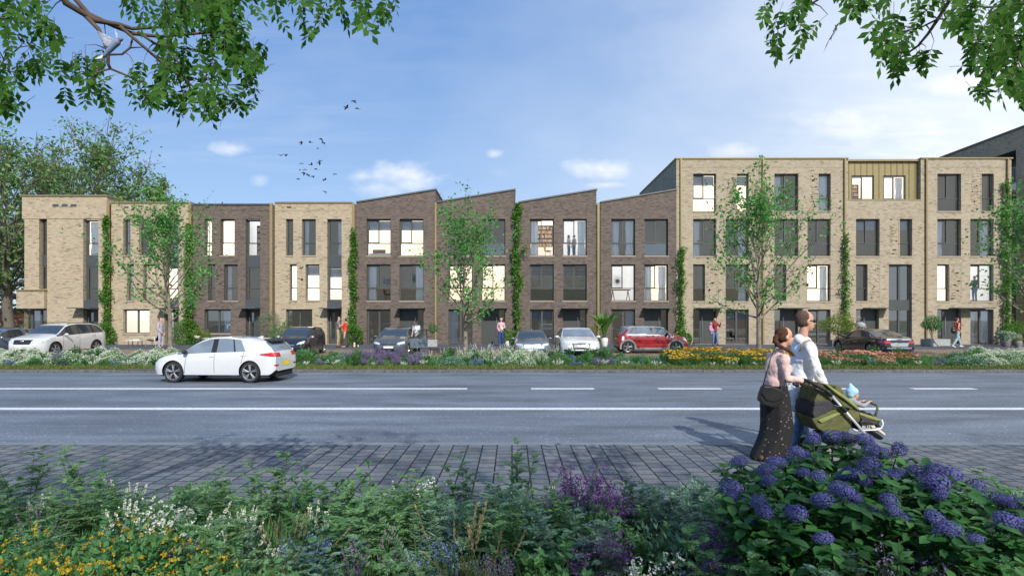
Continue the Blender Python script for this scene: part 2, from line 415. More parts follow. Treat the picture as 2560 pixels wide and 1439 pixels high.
# ---------------------------------------------------------------- ground, road, pavements
X0, X1 = -60, 60
def sheet(name, mat, y0, y1, z, x0=X0, x1=X1, thick=None):
    b = MB()
    if thick: b.box(x0, x1, y0, y1, z-thick, z)
    else: b.quad((x0, y0, z), (x1, y0, z), (x1, y1, z), (x0, y1, z))
    return struct(name, b, mat)
b = MB(); b.quad((-900, -300, -.05), (900, -300, -.05), (900, 1500, -.05), (-900, 1500, -.05)); struct('ground', b, M['ground'])
YR0, YR1 = 7.42, 17.25                       # carriageway
sheet('road', M['asphalt'], YR0+.14, YR1, 0)
sheet('gutter', M['gutter'], YR0-.02, YR0+.14, .004, thick=.05)
sheet('pavement', M['pavers'], 4.9, YR0-.05, .012, thick=.06)
b = MB(); b.box(X0, X1, YR0-.05, YR0-.02, -.05, .0); struct('gutter_joint', b, M['black'])
sheet('planting_soil', M['soil'], -2.5, 4.9, .0, -14, 14, thick=.06)
b = MB(); yk = gy(930.5)
for i in range(120):
    x = -60 + i; 
    if -24.5 < x < 60 or x < -24.5: b.box(x+.004, x+.996, yk, yk+.32, -.04, .075 + .006*math.sin(i*3.7))
struct('kerb', b, M['kerb'])
sheet('planting_strip_soil', M['soil'], yk+.32, 22.9, .06, thick=.1)
sheet('access_lane', M['asphalt'], 22.9, 24.2, .012, thick=.06)
sheet('parking_paving', M['clinker'], 24.2, 29.5, .02, thick=.06)
sheet('terrace', M['terrace'], 29.5, 36.5, .035, thick=.08)
b = MB(); b.box(X0, X1, 29.42, 29.5, -.02, .05); struct('terrace_edging', b, M['kerb'])
# painted lines
b = MB(); yl = gy(971)
def dash(p0, p1, y, wd):
    x0, x1 = gx(p0, y), gx(p1, y)
    b.box(x0, x1, y-wd/2, y+wd/2, 0, .004)
dash(-800, 1168, yl, .2)
for k in range(-0, 6): dash(1328+k*317, 1485+k*317, yl, .2)
struct('lane_dashes', b, M['paint'])
b = MB(); yl2 = gy(1021); b.box(X0, X1, yl2-.11, yl2+.11, 0, .004); struct('lane_line', b, M['paint'])
b = MB()      # dropped kerb / driveway mouth on the left
b.add([(gx(296,17.3), 17.3, .081), (gx(420,17.3), 17.3, .081), (gx(480,18.2), 18.2, .081), (gx(380,18.1), 18.1, .081)], [(0,1,2,3)])
struct('driveway_apron', b, M['kerb'])

# ---------------------------------------------------------------- houses
YF = 35.0
def fx(px): return gx(px, YF)
def fz(py): return gz(py, YF)
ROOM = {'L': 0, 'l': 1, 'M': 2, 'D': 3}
rooms_m = None
def wall_grid(mb, x0, x1, z0, ztop, ops, y=YF, reveal=.30, m=0):
    """front wall with openings; ztop is a number or a function of x"""
    zt = ztop if callable(ztop) else (lambda x: ztop)
    xs = sorted({x0, x1} | {o[0] for o in ops} | {o[1] for o in ops})
    xs = [x for x in xs if x0-1e-6 <= x <= x1+1e-6]
    zs = sorted({z0} | {o[2] for o in ops} | {o[3] for o in ops}); zs = [z for z in zs if z >= z0-1e-6]
    for i in range(len(xs)-1):
        xa, xb = xs[i], xs[i+1]; xm = (xa+xb)/2
        for j in range(len(zs)):
            za = zs[j]
            if j+1 < len(zs): zb0 = zb1 = zs[j+1]
            else: zb0, zb1 = zt(xa), zt(xb)
            zm = (za+zb0)/2
            if any(o[0] < xm < o[1] and o[2] < zm < o[3] for o in ops): continue
            mb.quad((xa, y, za), (xb, y, za), (xb, y, zb1), (xa, y, zb0), m)
    for (a, b_, c, d) in ops:
        yb = y+reveal
        mb.quad((a, y, c), (a, y, d), (a, yb, d), (a, yb, c), m); mb.quad((b_, y, d), (b_, y, c), (b_, yb, c), (b_, yb, d), m)
        mb.quad((a, y, d), (b_, y, d), (b_, yb, d), (a, yb, d), m); mb.quad((b_, y, c), (a, y, c), (a, yb, c), (b_, yb, c), m)
def curtain_mb(mb, x0, x1, z0, z1, y, waves=None):
    n = max(8, int((x1-x0)*40)); vs = []; k = random.uniform(0, 6)
    wv = waves or (x1-x0)*9
    rows = 7
    for r in range(rows):
        t = r/(rows-1); z = z0+(z1-z0)*t
        pinch = 1-.16*math.exp(-((t-.36)/.12)**2)
        for i in range(n+1):
            u = i/n; x = x0+(x1-x0)*(.5+(u-.5)*pinch)
            vs.append((x, y+.03*math.sin(u*wv*2*math.pi/2.2+k)+.008*math.sin(u*31+z*3), z))
    fs = [(r*(n+1)+i, r*(n+1)+i+1, (r+1)*(n+1)+i+1, (r+1)*(n+1)+i) for r in range(rows-1) for i in range(n)]
    mb.add(vs, fs)
def window(house, rooms, x0, x1, z0, z1, kind, fill='D', dress='', y=None, sill=True, zone=None, milk=False):
    y = YF+.2 if y is None else y
    f = MB(); fw = .055; mw = .05; d0, d1 = y, y+.07
    f.box(x0, x0+fw, d0, d1, z0, z1); f.box(x1-fw, x1, d0, d1, z0, z1)
    f.box(x0+fw, x1-fw, d0, d1, z1-fw-.03, z1); f.box(x0+fw, x1-fw, d0, d1, z0, z0+fw*.8)
    zt = z0+(z1-z0)*.345; W = x1-x0
    def sash(a, b_, c, e, t=.055):
        f.box(a, a+t, d0-.018, d1+.01, c, e); f.box(b_-t, b_, d0-.018, d1+.01, c, e)
        f.box(a+t, b_-t, d0-.018, d1+.01, c, c+t); f.box(a+t, b_-t, d0-.018, d1+.01, e-t, e)
    if kind in ('N', 'W'):
        f.box(x0+fw, x1-fw, d0+.004, d1-.004, zt-.025, zt+.025)
        if kind == 'W':
            xm = x0+W*.47
            sash(x0+fw*.8, xm+.04, zt+.01, z1-fw-.01); 
        else: sash(x0+fw*.8, x1-fw*.8, zt+.01, z1-fw-.01, .03)
    elif kind == 'F':
        xm = x0+W*.5; sash(x0+fw*.8, xm+.03, z0+.02, z1-fw-.01, .07); sash(xm+.031, x1-fw*.8, z0+.02, z1-fw-.01, .04)
    elif kind == 'G':
        xm = x0+W*.5; f.box(xm-.045, xm+.045, d0-.01, d1, z0+fw*.8, z1-fw-.03)
    elif kind == 'P':       # dormer pair
        xm = x0+W*.47; sash(x0+.04, xm+.03, z0+.03, z1-.08, .045)
    wo_ = part('window', f, M['frame'], house, world=True)
    p = MB(); p.quad((x0+.02, y+.035, z0+.02), (x1-.02, y+.035, z0+.02), (x1-.02, y+.035, z1-.02), (x0+.02, y+.035, z1-.02))
    part('pane', p, M['pane_g'] if kind in ('F', 'G') else M['pane'], wo_, world=True)
    if milk:
        p = MB(); p.quad((x0+.05, y+.06, z0+.04), (x1-.05, y+.06, z0+.04), (x1-.05, y+.06, zt-.03), (x0+.05, y+.06, zt-.03))
        part('lower_screen', p, M['milk'], wo_, world=True)
    if sill:
        s = MB(); s.box(x0-.03, x1+.03, YF-.04, y, z0-.075, z0-.012); part('sill', s, M['sill'], wo_, world=True)
    c = MB()
    if 'a' in dress: curtain_mb(c, x0+.06, x0+W*.36, z0+.05, z1-.1, y+.16)
    if 'c' in dress: curtain_mb(c, x1-W*.36, x1-.06, z0+.05, z1-.1, y+.16)
    if 'f' in dress: curtain_mb(c, x0+.06, x1-.05, z0+.05, z1-.1, y+.16, W*12)
    if c.V: part('curtain', c, M['curtain'], wo_, smooth=True, world=True)
    bb = MB()
    if 'b' in dress:
        zz = z1-.1; n = 3; hh = (z1-z0)*.085
        for k in range(n):
            bb.add([(x0+.06, y+.13, zz), (x1-.06, y+.13, zz), (x1-.06, y+.10, zz-hh), (x0+.06, y+.10, zz-hh)], [(0,1,2,3)])
            bb.add([(x0+.06, y+.10, zz-hh), (x1-.06, y+.10, zz-hh), (x1-.06, y+.13, zz-hh*1.04), (x0+.06, y+.13, zz-hh*1.04)], [(0,1,2,3)])
            zz -= hh*.96
    if 's' in dress:
        for k in range(7):
            zz = z1-.12-k*.085
            bb.obox(((x0+x1)/2, y+.13, zz), W-.12, .07, .006, Euler((R(35), 0, 0)))
    if bb.V: part('blind', bb, M['blind'] if 's' not in dress else M['zinc'], wo_, world=True)
    # the room behind it
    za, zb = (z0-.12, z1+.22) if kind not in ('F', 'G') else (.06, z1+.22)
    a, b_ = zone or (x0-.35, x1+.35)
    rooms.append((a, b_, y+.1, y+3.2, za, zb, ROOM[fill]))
    return wo_
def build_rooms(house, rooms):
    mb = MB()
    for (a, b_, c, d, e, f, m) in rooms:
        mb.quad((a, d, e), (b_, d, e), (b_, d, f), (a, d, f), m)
        k = 5 if m == 0 else m  # sides and ceiling take the brighter wall glow to show the corners
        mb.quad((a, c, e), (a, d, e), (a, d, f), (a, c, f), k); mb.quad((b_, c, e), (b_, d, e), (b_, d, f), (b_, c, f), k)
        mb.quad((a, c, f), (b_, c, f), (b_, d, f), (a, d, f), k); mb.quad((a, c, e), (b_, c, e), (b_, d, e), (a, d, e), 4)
    part('interior', mb, [M['glow_in'], M['cool_glow_in'], M['mid_in'], M['faint_glow_in'], M['wood'], M['glow_side']], house, world=True)
def door(house, x0, x1, z1, side=None, sw=.3, slit=False, handle='l', canopy=None, y=None, z0=.05):
    """front door with an optional glazed side light; side = 'l' or 'r'"""
    y = YF+.22 if y is None else y; W = x1-x0
    f = MB(); f.box(x0, x0+.05, y, y+.08, z0, z1); f.box(x1-.05, x1, y, y+.08, z0, z1); f.box(x0+.05, x1-.05, y, y+.08, z1-.06, z1)
    dx0, dx1 = x0+.05, x1-.05
    if side == 'l': dx0 = x0+W*sw; f.box(dx0-.06, dx0, y, y+.08, z0, z1-.06); gx0, gx1 = x0+.05, dx0-.06
    if side == 'r': dx1 = x1-W*sw; f.box(dx1, dx1+.06, y, y+.08, z0, z1-.06); gx0, gx1 = dx1+.06, x1-.05
    fr = part('door_frame', f, M['frame'], house, world=True)
    if side:
        p = MB(); p.quad((gx0, y+.04, z0), (gx1, y+.04, z0), (gx1, y+.04, z1-.06), (gx0, y+.04, z1-.06)); part('pane', p, M['pane_g'], fr, world=True)
    d = MB()
    if slit:
        s0, s1 = dx0+(dx1-dx0)*.22, dx0+(dx1-dx0)*.42
        d.box(dx0, s0, y+.02, y+.07, z0, z1-.06); d.box(s1, dx1, y+.02, y+.07, z0, z1-.06)
        d.box(s0, s1, y+.02, y+.07, z0, z0+.3); d.box(s0, s1, y+.02, y+.07, z1-.22, z1-.06)
    else:
        n = 3; w_ = (dx1-dx0)/n
        for k in range(n): d.box(dx0+k*w_+.003, dx0+(k+1)*w_-.003, y+.02, y+.07, z0, z1-.06)
        d.box(dx0, dx1, y+.03, y+.065, z0, z1-.06)
    do = part('door', d, M['doorp'], house, world=True)
    if slit:
        p = MB(); p.quad((s0, y+.045, z0+.3), (s1, y+.045, z0+.3), (s1, y+.045, z1-.22), (s0, y+.045, z1-.22)); part('pane', p, M['pane_g'], do, world=True)
    hx = dx0+.09 if handle == 'l' else dx1-.09
    h = MB(); h.cap((hx, y-.05, .55), (hx, y-.05, 1.75), .016, .016, 8)
    for z in (.75, 1.55): h.cap((hx, y-.05, z), (hx, y+.02, z), .01, .01, 6)
    part('handle', h, M['steel'], do, smooth=True, world=True)
    if canopy:
        c = MB(); c.box(canopy[0], canopy[1], YF-.78, YF-.002, z1+.02, z1+.075); part('canopy', c, M['zinc'], house, world=True)
def downpipe(x, ztop, mat, w=.15, y=YF-.03, z0=0.05):
    b = MB(); b.box(x-w/2, x+w/2, y-.1, y, z0, ztop)
    for z in np.arange(1.2, ztop, 2.4): b.box(x-w/2-.015, x+w/2+.015, y-.11, y+.028, z, z+.05)
    return b
def rough_bricks(mb, x0, x1, z0, z1, n, m=0):
    for _ in range(n):
        r = random.randint(0, int((z1-z0)/.062)-1); z = z0+r*.062+.004
        x = x0+random.random()*(x1-x0-.12); mb.box(x, x+random.choice((.1, .1, .2)) if x+.2 < x1 else x+.1, YF-.022, YF-.001, z, z+.052, m)
def relief(mb, px0, px1, py, m=0): mb.box(fx(px0), fx(px1), YF-.014, YF-.001, fz(py)-.02, fz(py)+.02, m)
def relief_v(mb, px, py0, py1, m=0): mb.box(fx(px)-.012, fx(px)+.012, YF-.014, YF-.001, fz(py1), fz(py0), m)
DEPTH = 9.8
def shell(mb, x0, x1, z0, zt, m=0, y0=YF):
    """side and back walls plus flat roof"""
    y1 = YF+DEPTH; za, zb = (zt(x0), zt(x1)) if callable(zt) else (zt, zt)
    mb.quad((x0, y1, z0), (x0, y0, z0), (x0, y0, za), (x0, y1, za), m); mb.quad((x1, y0, z0), (x1, y1, z0), (x1, y1, zb), (x1, y0, zb), m)
    mb.quad((x1, y1, z0), (x0, y1, z0), (x0, y1, za), (x1, y1, zb), m)
def coping(house, x0, x1, zt, mat, t=.085, out=.07, ex0=None, ex1=None, name='coping'):
    c = MB(); za, zb = (zt(x0), zt(x1)) if callable(zt) else (zt, zt)
    a, b_ = (x0 if ex0 is None else ex0), (x1 if ex1 is None else ex1)
    y0, y1 = YF-out, YF+DEPTH+.05
    c.prism([(a, za), (b_, zb), (b_, zb+t), (a, za+t)], y0, y0+.4)           # front edge
    c.prism([(a, za+.01), (a+.35, za+.01), (a+.35, za+t-.004), (a, za+t-.004)], y0+.4, y1); c.prism([(b_-.35, zb+.01), (b_, zb+.01), (b_, zb+t-.004), (b_-.35, zb+t-.004)], y0+.4, y1)
    c.prism([(a+.35, za-.25), (b_-.35, zb-.25), (b_-.35, zb-.2), (a+.35, za-.2)], y0+.4, y1)    # roof skin
    c.prism([(a, za-.1), (b_, zb-.1), (b_, zb+t), (a, za+t)], y1, y1+.05)
    return part(name, c, mat, house, world=True)

def vent(mb, px0, px1, py0, py1, m): mb.box(fx(px0), fx(px1), YF-.006, YF+.02, fz(py1), fz(py0), m)

# --- corner house
h1 = thing('corner_house', 'pale beige corner house at the left end, with a projecting brick box bay', 'house', (fx(165), YF, 0))
x0, x1 = fx(61), fx(268); rooms = []
ztop1 = fz(491)
ops = [(fx(97.6), fx(117.5), fz(722), fz(547)), (fx(207.8), fx(246), .05, fz(547.3)), (x0-.01, fx(117.5), .05, fz(771))]
wb = MB()
wall_grid(wb, x0, x1, 0, fz(547), ops, reveal=.3)
YU = YF-.03
wb.quad((fx(56), YU, fz(547)), (x1, YU, fz(547)), (x1, YU, ztop1), (fx(56), YU, ztop1))
wb.quad((fx(56), YU, fz(547)), (x1, YU, fz(547)), (x1, YF+.3, fz(547)), (fx(56), YF+.3, fz(547)))
wb.quad((fx(56), YU, fz(547)), (fx(56), YU, ztop1), (fx(56), YF+DEPTH, ztop1), (fx(56), YF+DEPTH, fz(547)))
wb.quad((x0, YF, fz(771)), (x0, YF, fz(547)), (x0, YF+DEPTH, fz(547)), (x0, YF+DEPTH, fz(771)))
wb.quad((x0, YF+2.3, 0), (x0, YF+2.3, fz(771)), (x0, YF+DEPTH, fz(771)), (x0, YF+DEPTH, 0))
wb.quad((x1, YU, 0), (x1, YF+DEPTH, 0), (x1, YF+DEPTH, ztop1), (x1, YU, ztop1))
wb.quad((x1, YF+DEPTH, 0), (x0, YF+DEPTH, 0), (x0, YF+DEPTH, ztop1), (x1, YF+DEPTH, ztop1))
part('wall', wb, M['beige'], h1, world=True)
bx = MB(); bx.box(-31.22, -29.47, 34.77, 37.6, gz(770.7, 34.77), gz(727, 34.77)); bb = part('box_bay', bx, M['beige'], h1, world=True)
bx = MB(); bx.box(-31.28, -29.44, 34.71, 37.66, gz(727, 34.77)+.003, gz(723.5, 34.77)); part('bay_coping', bx, M['gold'], bb, world=True)
coping(h1, fx(56), x1, ztop1, M['gold'], out=.1, ex0=fx(56)-.05, ex1=x1+.08)
for a, b_ in ((132.6,147.5), (155.4,169.9), (177.8,192.6)):
    va = MB(); va.box(fx(a), fx(b_), YU-.012, YU+.05, fz(516.8), fz(510.6)); part('air_vent', va, M['slate'], h1, world=True)

window(h1, rooms, fx(97.9), fx(117.3), fz(638), fz(547.3), 'N', 'D', 'c', y=YF+.27, sill=False)
window(h1, rooms, fx(97.9), fx(117.3), fz(721), fz(663), 'N', 'D', '', y=YF+.27, sill=False)
window(h1, rooms, fx(211.5), fx(246), fz(638), fz(548), 'N', 'L', 'f', y=YF+.27, sill=False)
window(h1, rooms, fx(211.5), fx(246), fz(750), fz(665), 'N', 'D', '', y=YF+.27, sill=False)
sp_ = MB(); sp_.box(fx(97.7), fx(117.4), YF+.24, YF+.34, fz(663), fz(638)); part('spandrel_panel', sp_, M['slate'], h1, world=True)
sp_ = MB(); sp_.box(fx(208), fx(245.8), YF+.24, YF+.34, fz(665), fz(638)); sp_.box(fx(208), fx(245.8), YF+.04, YF+.34, fz(771), fz(750))
sp_.box(fx(208), fx(211.5), YF+.26, YF+.34, fz(638), fz(548)); sp_.box(fx(208), fx(211.5), YF+.26, YF+.34, fz(750), fz(665))
part('spandrel_panel', sp_, M['slate'], h1, world=True)
door(h1, fx(208), fx(246), fz(772), slit=True, canopy=(fx(190.5), fx(246)+.04), y=YF+.3)
# glazed corner
cw = window(h1, rooms, fx(68.6), fx(117.5), .06, fz(771), 'F', 'M', 'a', y=YF+.3, sill=False, zone=(x0+.3, fx(150)))
sg = MB(); sg.box(fx(68.6), fx(68.6)+.09, YF+.3, YF+2.3, .05, .12); sg.box(fx(68.6), fx(68.6)+.09, YF+.3, YF+2.3, fz(771)-.08, fz(771)); sg.box(fx(68.6)-.02, fx(68.6)+.1, YF+.27, YF+.4, .05, fz(771))
part('corner_post', sg, M['frame'], h1, world=True)
build_rooms(h1, rooms)

# --- houses 2, 3, 4: one template
TPL = [ # px of house four
 ('w', 714.8, 732.9, 547.3, 638.5, 'N'), ('w', 754.5, 789.6, 547.3, 638.5, 'N'),
 ('w', 723.8, 741.9, 660.5, 751.3, 'N'), ('w', 763.6, 798.3, 660.5, 751.3, 'N'),
 ('w', 714.8, 780.6, 773, 832.5, 'G')]
def terrace_house(name, label, dx, mat, cop, x0p, x1p, ytop, fills, left_pipe=None, post=None):
    h = thing(name, label, 'house', (fx((x0p+x1p)/2), YF, 0), group='three-storey terraced houses')
    x0, x1 = fx(x0p), fx(x1p); zt = fz(ytop)
    ops = [(fx(a+dx), fx(b_+dx), fz(d), fz(c)) for (_, a, b_, c, d, k) in TPL]
    s0, s1 = fx(817.8+dx), fx(854+dx)
    ops.append((s0, s1, .05, fz(547.3)))
    wb = MB(); wall_grid(wb, x0, x1, 0, zt, ops); shell(wb, x0, x1, 0, zt)
    relief(wb, x0p+6, x1p-8, 525)
    relief(wb, 708+dx, 800+dx, 771.8); relief(wb, 708+dx, 744+dx, 658.5)
    rough_bricks(wb, fx(744+dx), fx(761+dx), fz(752), fz(662), 26)
    part('wall', wb, M[mat], h, world=True)
    coping(h, x0, x1, zt, M[cop])
    v = MB(); v.box(fx(717+dx), fx(728+dx), YF-.004, YF+.02, fz(520), fz(516.5)); part('air_vent', v, M['black'], h, world=True)
    rooms = []
    for (t, fl) in zip(TPL, fills[:5]):
        window(h, rooms, fx(t[1]+dx), fx(t[2]+dx), fz(t[4]), fz(t[3]), t[5], fl[0], fl[1:])
    window(h, rooms, s0+.04, s1, fz(638.3), fz(548), 'N', fills[5][0], fills[5][1:], sill=False, y=YF+.24)
    window(h, rooms, s0+.04, s1, fz(750), fz(667), 'N', fills[6][0], fills[6][1:], sill=False, y=YF+.24)
    sp_ = MB(); sp_.box(s0+.003, s1-.003, YF+.2, YF+.32, fz(667), fz(638.3)); sp_.box(s0+.003, s1-.003, YF+.02, YF+.32, fz(771.4), fz(750))
    sp_.box(s0+.003, s0+.04, YF+.22, YF+.32, fz(638.3), fz(548)); sp_.box(s0+.003, s0+.04, YF+.22, YF+.32, fz(750), fz(667))
    part('spandrel_panel', sp_, M['slate'], h, world=True)
    door(h, s0, s1, fz(772), slit=True, canopy=(fx(808.8+dx), s1+.03), y=YF+.28)
    build_rooms(h, rooms)
    return h
terrace_house('terraced_house', 'beige brick terraced house directly right of the corner house', -407, 'beige', 'gold', 278, 479, 508, ['Da', 'D', 'Ma', 'L', 'L', 'Mf', 'Lc'])
terrace_house('terraced_house', 'dark brown brick flat-roofed house between two beige houses', -203.7, 'brown', 'zinc', 482, 676.5, 512.5, ['La', 'L', 'M', 'Da', 'Dc', 'l', 'D'])
terrace_house('terraced_house', 'beige flat-roofed house directly left of the first sloping-roofed brown house', 0, 'beige', 'gold', 687.5, 880, 508, ['D', 'Da', 'L', 'lb', 'D', 'Dc', 'Lb'])

# --- houses 5 to 8: brown brick with single-pitch roofs
def gable_house(dx, label, fills, x0p, x1p, zl, zr, ventpx):
    h = thing('gabled_house', label, 'house', (fx((x0p+x1p)/2), YF, 0), group='brown houses with single-pitch roofs')
    x0, x1 = fx(x0p), fx(x1p)
    zt = lambda x: zl + (zr-zl)*(x-x0)/(x1-x0)
    A = (fx(916.7+dx), fx(976.4+dx)); B = (fx(999+dx), fx(1058.8+dx))
    lv = [(fz(639), fz(547)), (fz(751.5), fz(660.5))]
    ops = [(a[0], a[1], z[0], z[1]) for a in (A, B) for z in lv] + [(A[0], A[1], .05, fz(772.5)), (B[0], B[1], .05, fz(772))]
    wb = MB(); wall_grid(wb, x0, x1, 0, zt, ops); shell(wb, x0, x1, 0, zt)
    if ventpx: wb.box(fx(ventpx), fx(ventpx+12), YF-.004, YF+.02, fz(520), fz(516.5), 1)
    part('wall', wb, [M['brown'], M['black']], h, world=True)
    coping(h, x0, x1, zt, M['zinc'], t=.09, ex1=x1+.05, name='roof_edge')
    rooms = []; xm = (A[1]+B[0])/2
    zones = [(x0+.2, xm-.04), (xm+.04, x1-.2)]
    k = 0
    for i, z in enumerate(lv):
        for j, a in enumerate((A, B)):
            fl = fills[k]; k += 1
            window(h, rooms, a[0], a[1], z[0], z[1], 'W', fl[0], fl[1:].replace('m', ''), zone=zones[j], milk='m' in fl)
    window(h, rooms, A[0], A[1], .06, fz(772.5), 'F', fills[4][0], fills[4][1:], sill=False, zone=zones[0])
    door(h, B[0], B[1], fz(772), side='r', sw=.3, handle='r', canopy=(B[0]-.1, B[1]+.12))
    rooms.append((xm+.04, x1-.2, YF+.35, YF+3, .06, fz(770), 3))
    build_rooms(h, rooms)
    return h
zl, zr = fz(507), fz(475)
gable_house(0, 'leftmost sloping-roofed brown house, behind the grey hatchback with its open door', ['Lb', 'Lb', 'Da', 'Dc', 'D'], 891, 1089, zl, zr, 0)
gable_house(204.3, 'sloping-roofed brown house largely behind the second street tree', ['D', 'Dm', 'L', 'L', 'Ma'], 1092, 1287, zl, zr, 1129)
gable_house(408.0, 'sloping-roofed brown house with books in an upper window, behind the white saloon', ['La', 'lc', 'Dsm', 'Dsm', 'Db'], 1296.5, 1491, zl, zr, 1333)
gable_house(611.5, 'sloping-roofed brown house touching the taller beige building', ['Dac', 'Dm', 'l', 'Lac', 'Mc'], 1501, 1690, zl, zr, 0)

# --- tall houses 9 to 12
def tall_house(label, x0p, x1p, ztp, wins, door_spec, french, panels, group='four-storey beige houses', dormer=None, ops_extra=()):
    h = thing('tall_house', label, 'house', (fx((x0p+x1p)/2), YF, 0), group=group)
    x0, x1 = fx(x0p), fx(x1p); zt = fz(ztp)
    ops = [(fx(a), fx(b_), fz(d), fz(c)) for (a, b_, c, d, k, fl) in wins] + [(fx(door_spec[0]), fx(door_spec[1]), .05, fz(772))]
    if french: ops.append((fx(french[0]), fx(french[1]), .05, fz(french[2])))
    if dormer: ops.append((fx(dormer[0]), fx(dormer[1]), fz(dormer[2]), zt+1))
    wb = MB()
    if dormer:
        wall_grid(wb, x0, x1, 0, fz(dormer[2]), [o for o in ops if o[3] < zt], m=0)
        wall_grid(wb, x0, fx(dormer[0]), fz(dormer[2]), zt, []); wall_grid(wb, fx(dormer[1]), x1, fz(dormer[2]), zt, [])
    else: wall_grid(wb, x0, x1, 0, zt, ops)
    shell(wb, x0, x1, 0, zt)
    for (a, b_, c, d) in panels: 
        rough_bricks(wb, fx(a), fx(b_), fz(d), fz(c), 46); relief_v(wb, b_ if b_-a > 0 else a, c, d)
        relief(wb, a, b_, c); relief(wb, a, b_, d+1.5)
    if not dormer:
        relief(wb, x0p+14, x1p-12, 417.5); relief_v(wb, x1p-12, 417.5, 862)
    part('wall', wb, M['beige2'], h, world=True)
    rooms = []
    for (a, b_, c, d, k, fl) in wins:
        window(h, rooms, fx(a), fx(b_), fz(d), fz(c), k, fl[0], fl[1:])
    if french: window(h, rooms, fx(french[0]), fx(french[1]), .06, fz(french[2]), 'F', french[3][0], french[3][1:], sill=False)
    door(h, fx(door_spec[0]), fx(door_spec[1]), fz(772), side='l', sw=.36, handle='l', canopy=(fx(door_spec[2]), fx(door_spec[3])))
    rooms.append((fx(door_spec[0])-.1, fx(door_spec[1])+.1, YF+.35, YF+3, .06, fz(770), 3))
    return h, rooms, x0, x1, zt
T4, T3, T2 = (434, 527.5), (547, 640), (660.3, 752.5)
h, rooms, x0, x1, zt = tall_house('four-storey beige house beside the last sloping-roofed brown house', 1690.8, 1904, 397.5,
  [(1732.8,1790.6,*T4,'W','Lb'), (1842,1872,*T4,'N','Lb'), (1732.8,1790.6,*T3,'W','Da'), (1814,1872,*T3,'W','Dc'), (1732.8,1762.8,*T2,'N','D'), (1814,1872,*T2,'W','Dc')],
  (1732.8,1791.5,1740,1802), (1814,1872,773,'Mb'), [(1822,1840,434,527), (1764,1796,660.3,752)])
coping(h, x0, x1-.003, zt, M['gold'], ex0=x0-.06, ex1=x1-.003); build_rooms(h, rooms)
h, rooms, x0, x1, zt = tall_house('four-storey beige house behind the third street tree and the two walkers', 1904.1, 2120, 397.5,
  [(1936,1996,*T4,'W','Da'), (2046.5,2077,*T4,'N','Df'), (1936,1996,*T3,'W','D'), (2018.6,2076.5,*T3,'W','D'), (1936,1966,*T2,'N','M'), (2018.6,2076.5,*T2,'W','Lc')],
  (1936,1996,1944,2008), (2020,2076.5,773,'D'), [(2026,2045,434,527), (1968,2000,660.3,752)])
coping(h, x0, x1, zt, M['gold'], ex0=x0, ex1=x1); build_rooms(h, rooms)
h, rooms, x0, x1, zt = tall_house('four-storey beige brick house with a gold metal top storey', 2120.1, 2312, 397.5,
  [(2140,2199,*T3,'W','Db'), (2249.6,2280.6,*T3,'N','Db'), (2140,2169,*T2,'N','D')],
  (2140,2197.5,2157,2217), (2222,2280,660.5,'D'), [(2172,2200,660.3,752), (2222,2247,547,640)], dormer=(2120.1, 2302, 498.5))
# the tall glazed slot gets its upper window, panel and lower doors from one frame
sp_ = MB(); sp_.box(fx(2222.4), fx(2279.6), YF+.16, YF+.3, fz(775.5), fz(749)); sp_.box(fx(2250), fx(2254.5), YF+.17, YF+.3, fz(749), fz(662))
part('spandrel_panel', sp_, M['doorp'], h, world=True)
gd = MB(); YD = YF+.28; a, b_ = fx(2120.1), fx(2302)
ow = [(fx(2135.5), fx(2192.4), fz(496), fz(436)), (fx(2215.5), fx(2271.8), fz(496), fz(436))]
wall_grid(gd, a, b_, fz(498.5), fz(401.5), ow, y=YD, reveal=.12)
for k in range(12):
    xx = a + (b_-a)*(k+.6)/12
    segs = [(fz(498.5), fz(401.5))]
    for o in ow:
        if o[0]-.03 < xx < o[1]+.03: segs = [(o[3], fz(401.5))]
    for s in segs: gd.box(xx-.012, xx+.012, YD-.035, YD-.001, s[0], s[1])
gd.box(a, b_, YF-.02, YD+.05, fz(501), fz(498.4)); gd.box(a, b_, YF+.1, YD+.3, fz(401.4), fz(399))
gd.quad((b_+.001, YD, fz(498)), (b_+.001, YF, fz(498)), (b_+.001, YF, zt), (b_+.001, YD, zt))
part('metal_storey', gd, M['gold'], h, world=True)
for (o, dr) in zip(ow, ('', 'c')): window(h, rooms, o[0], o[1], o[2], o[3], 'P', 'L', dr, y=YD+.06, sill=False)
jb = MB(); jb.box(b_, b_+.02, YF+.002, YF+1.5, fz(498), zt); part('dormer_cheek', jb, M['beige2'], h, world=True)
cp = MB(); cp.box(fx(2302)-.02, fx(2312), YF-.07, YF+.4, zt, zt+.085); cp.box(a, fx(2302)-.021, YD-.12, YD+.3, fz(399.6), fz(396)); cp.box(a, fx(2312), YF+.4, YF+DEPTH, zt-.02, zt+.03)
part('coping', cp, M['gold'], h, world=True); build_rooms(h, rooms)
h, rooms, x0, x1, zt = tall_house('four-storey beige house at the right end of the row', 2312.1, 2528.5, 397.5,
  [(2343.5,2402.8,*T4,'W','D'), (2454,2484.6,*T4,'N','D'), (2343.5,2402.8,*T3,'W','Da'), (2425.7,2484,*T3,'W','Dc'), (2343.5,2373.7,*T2,'N','L'), (2425.7,2484,*T2,'W','l')],
  (2343.5,2402.8,2372,2464), (2426,2484,773,'Mac'), [(2427,2452,434,527), (2376,2403,660.3,752)])
coping(h, x0, x1, zt, M['gold'], ex0=x0, ex1=x1+.06); build_rooms(h, rooms)
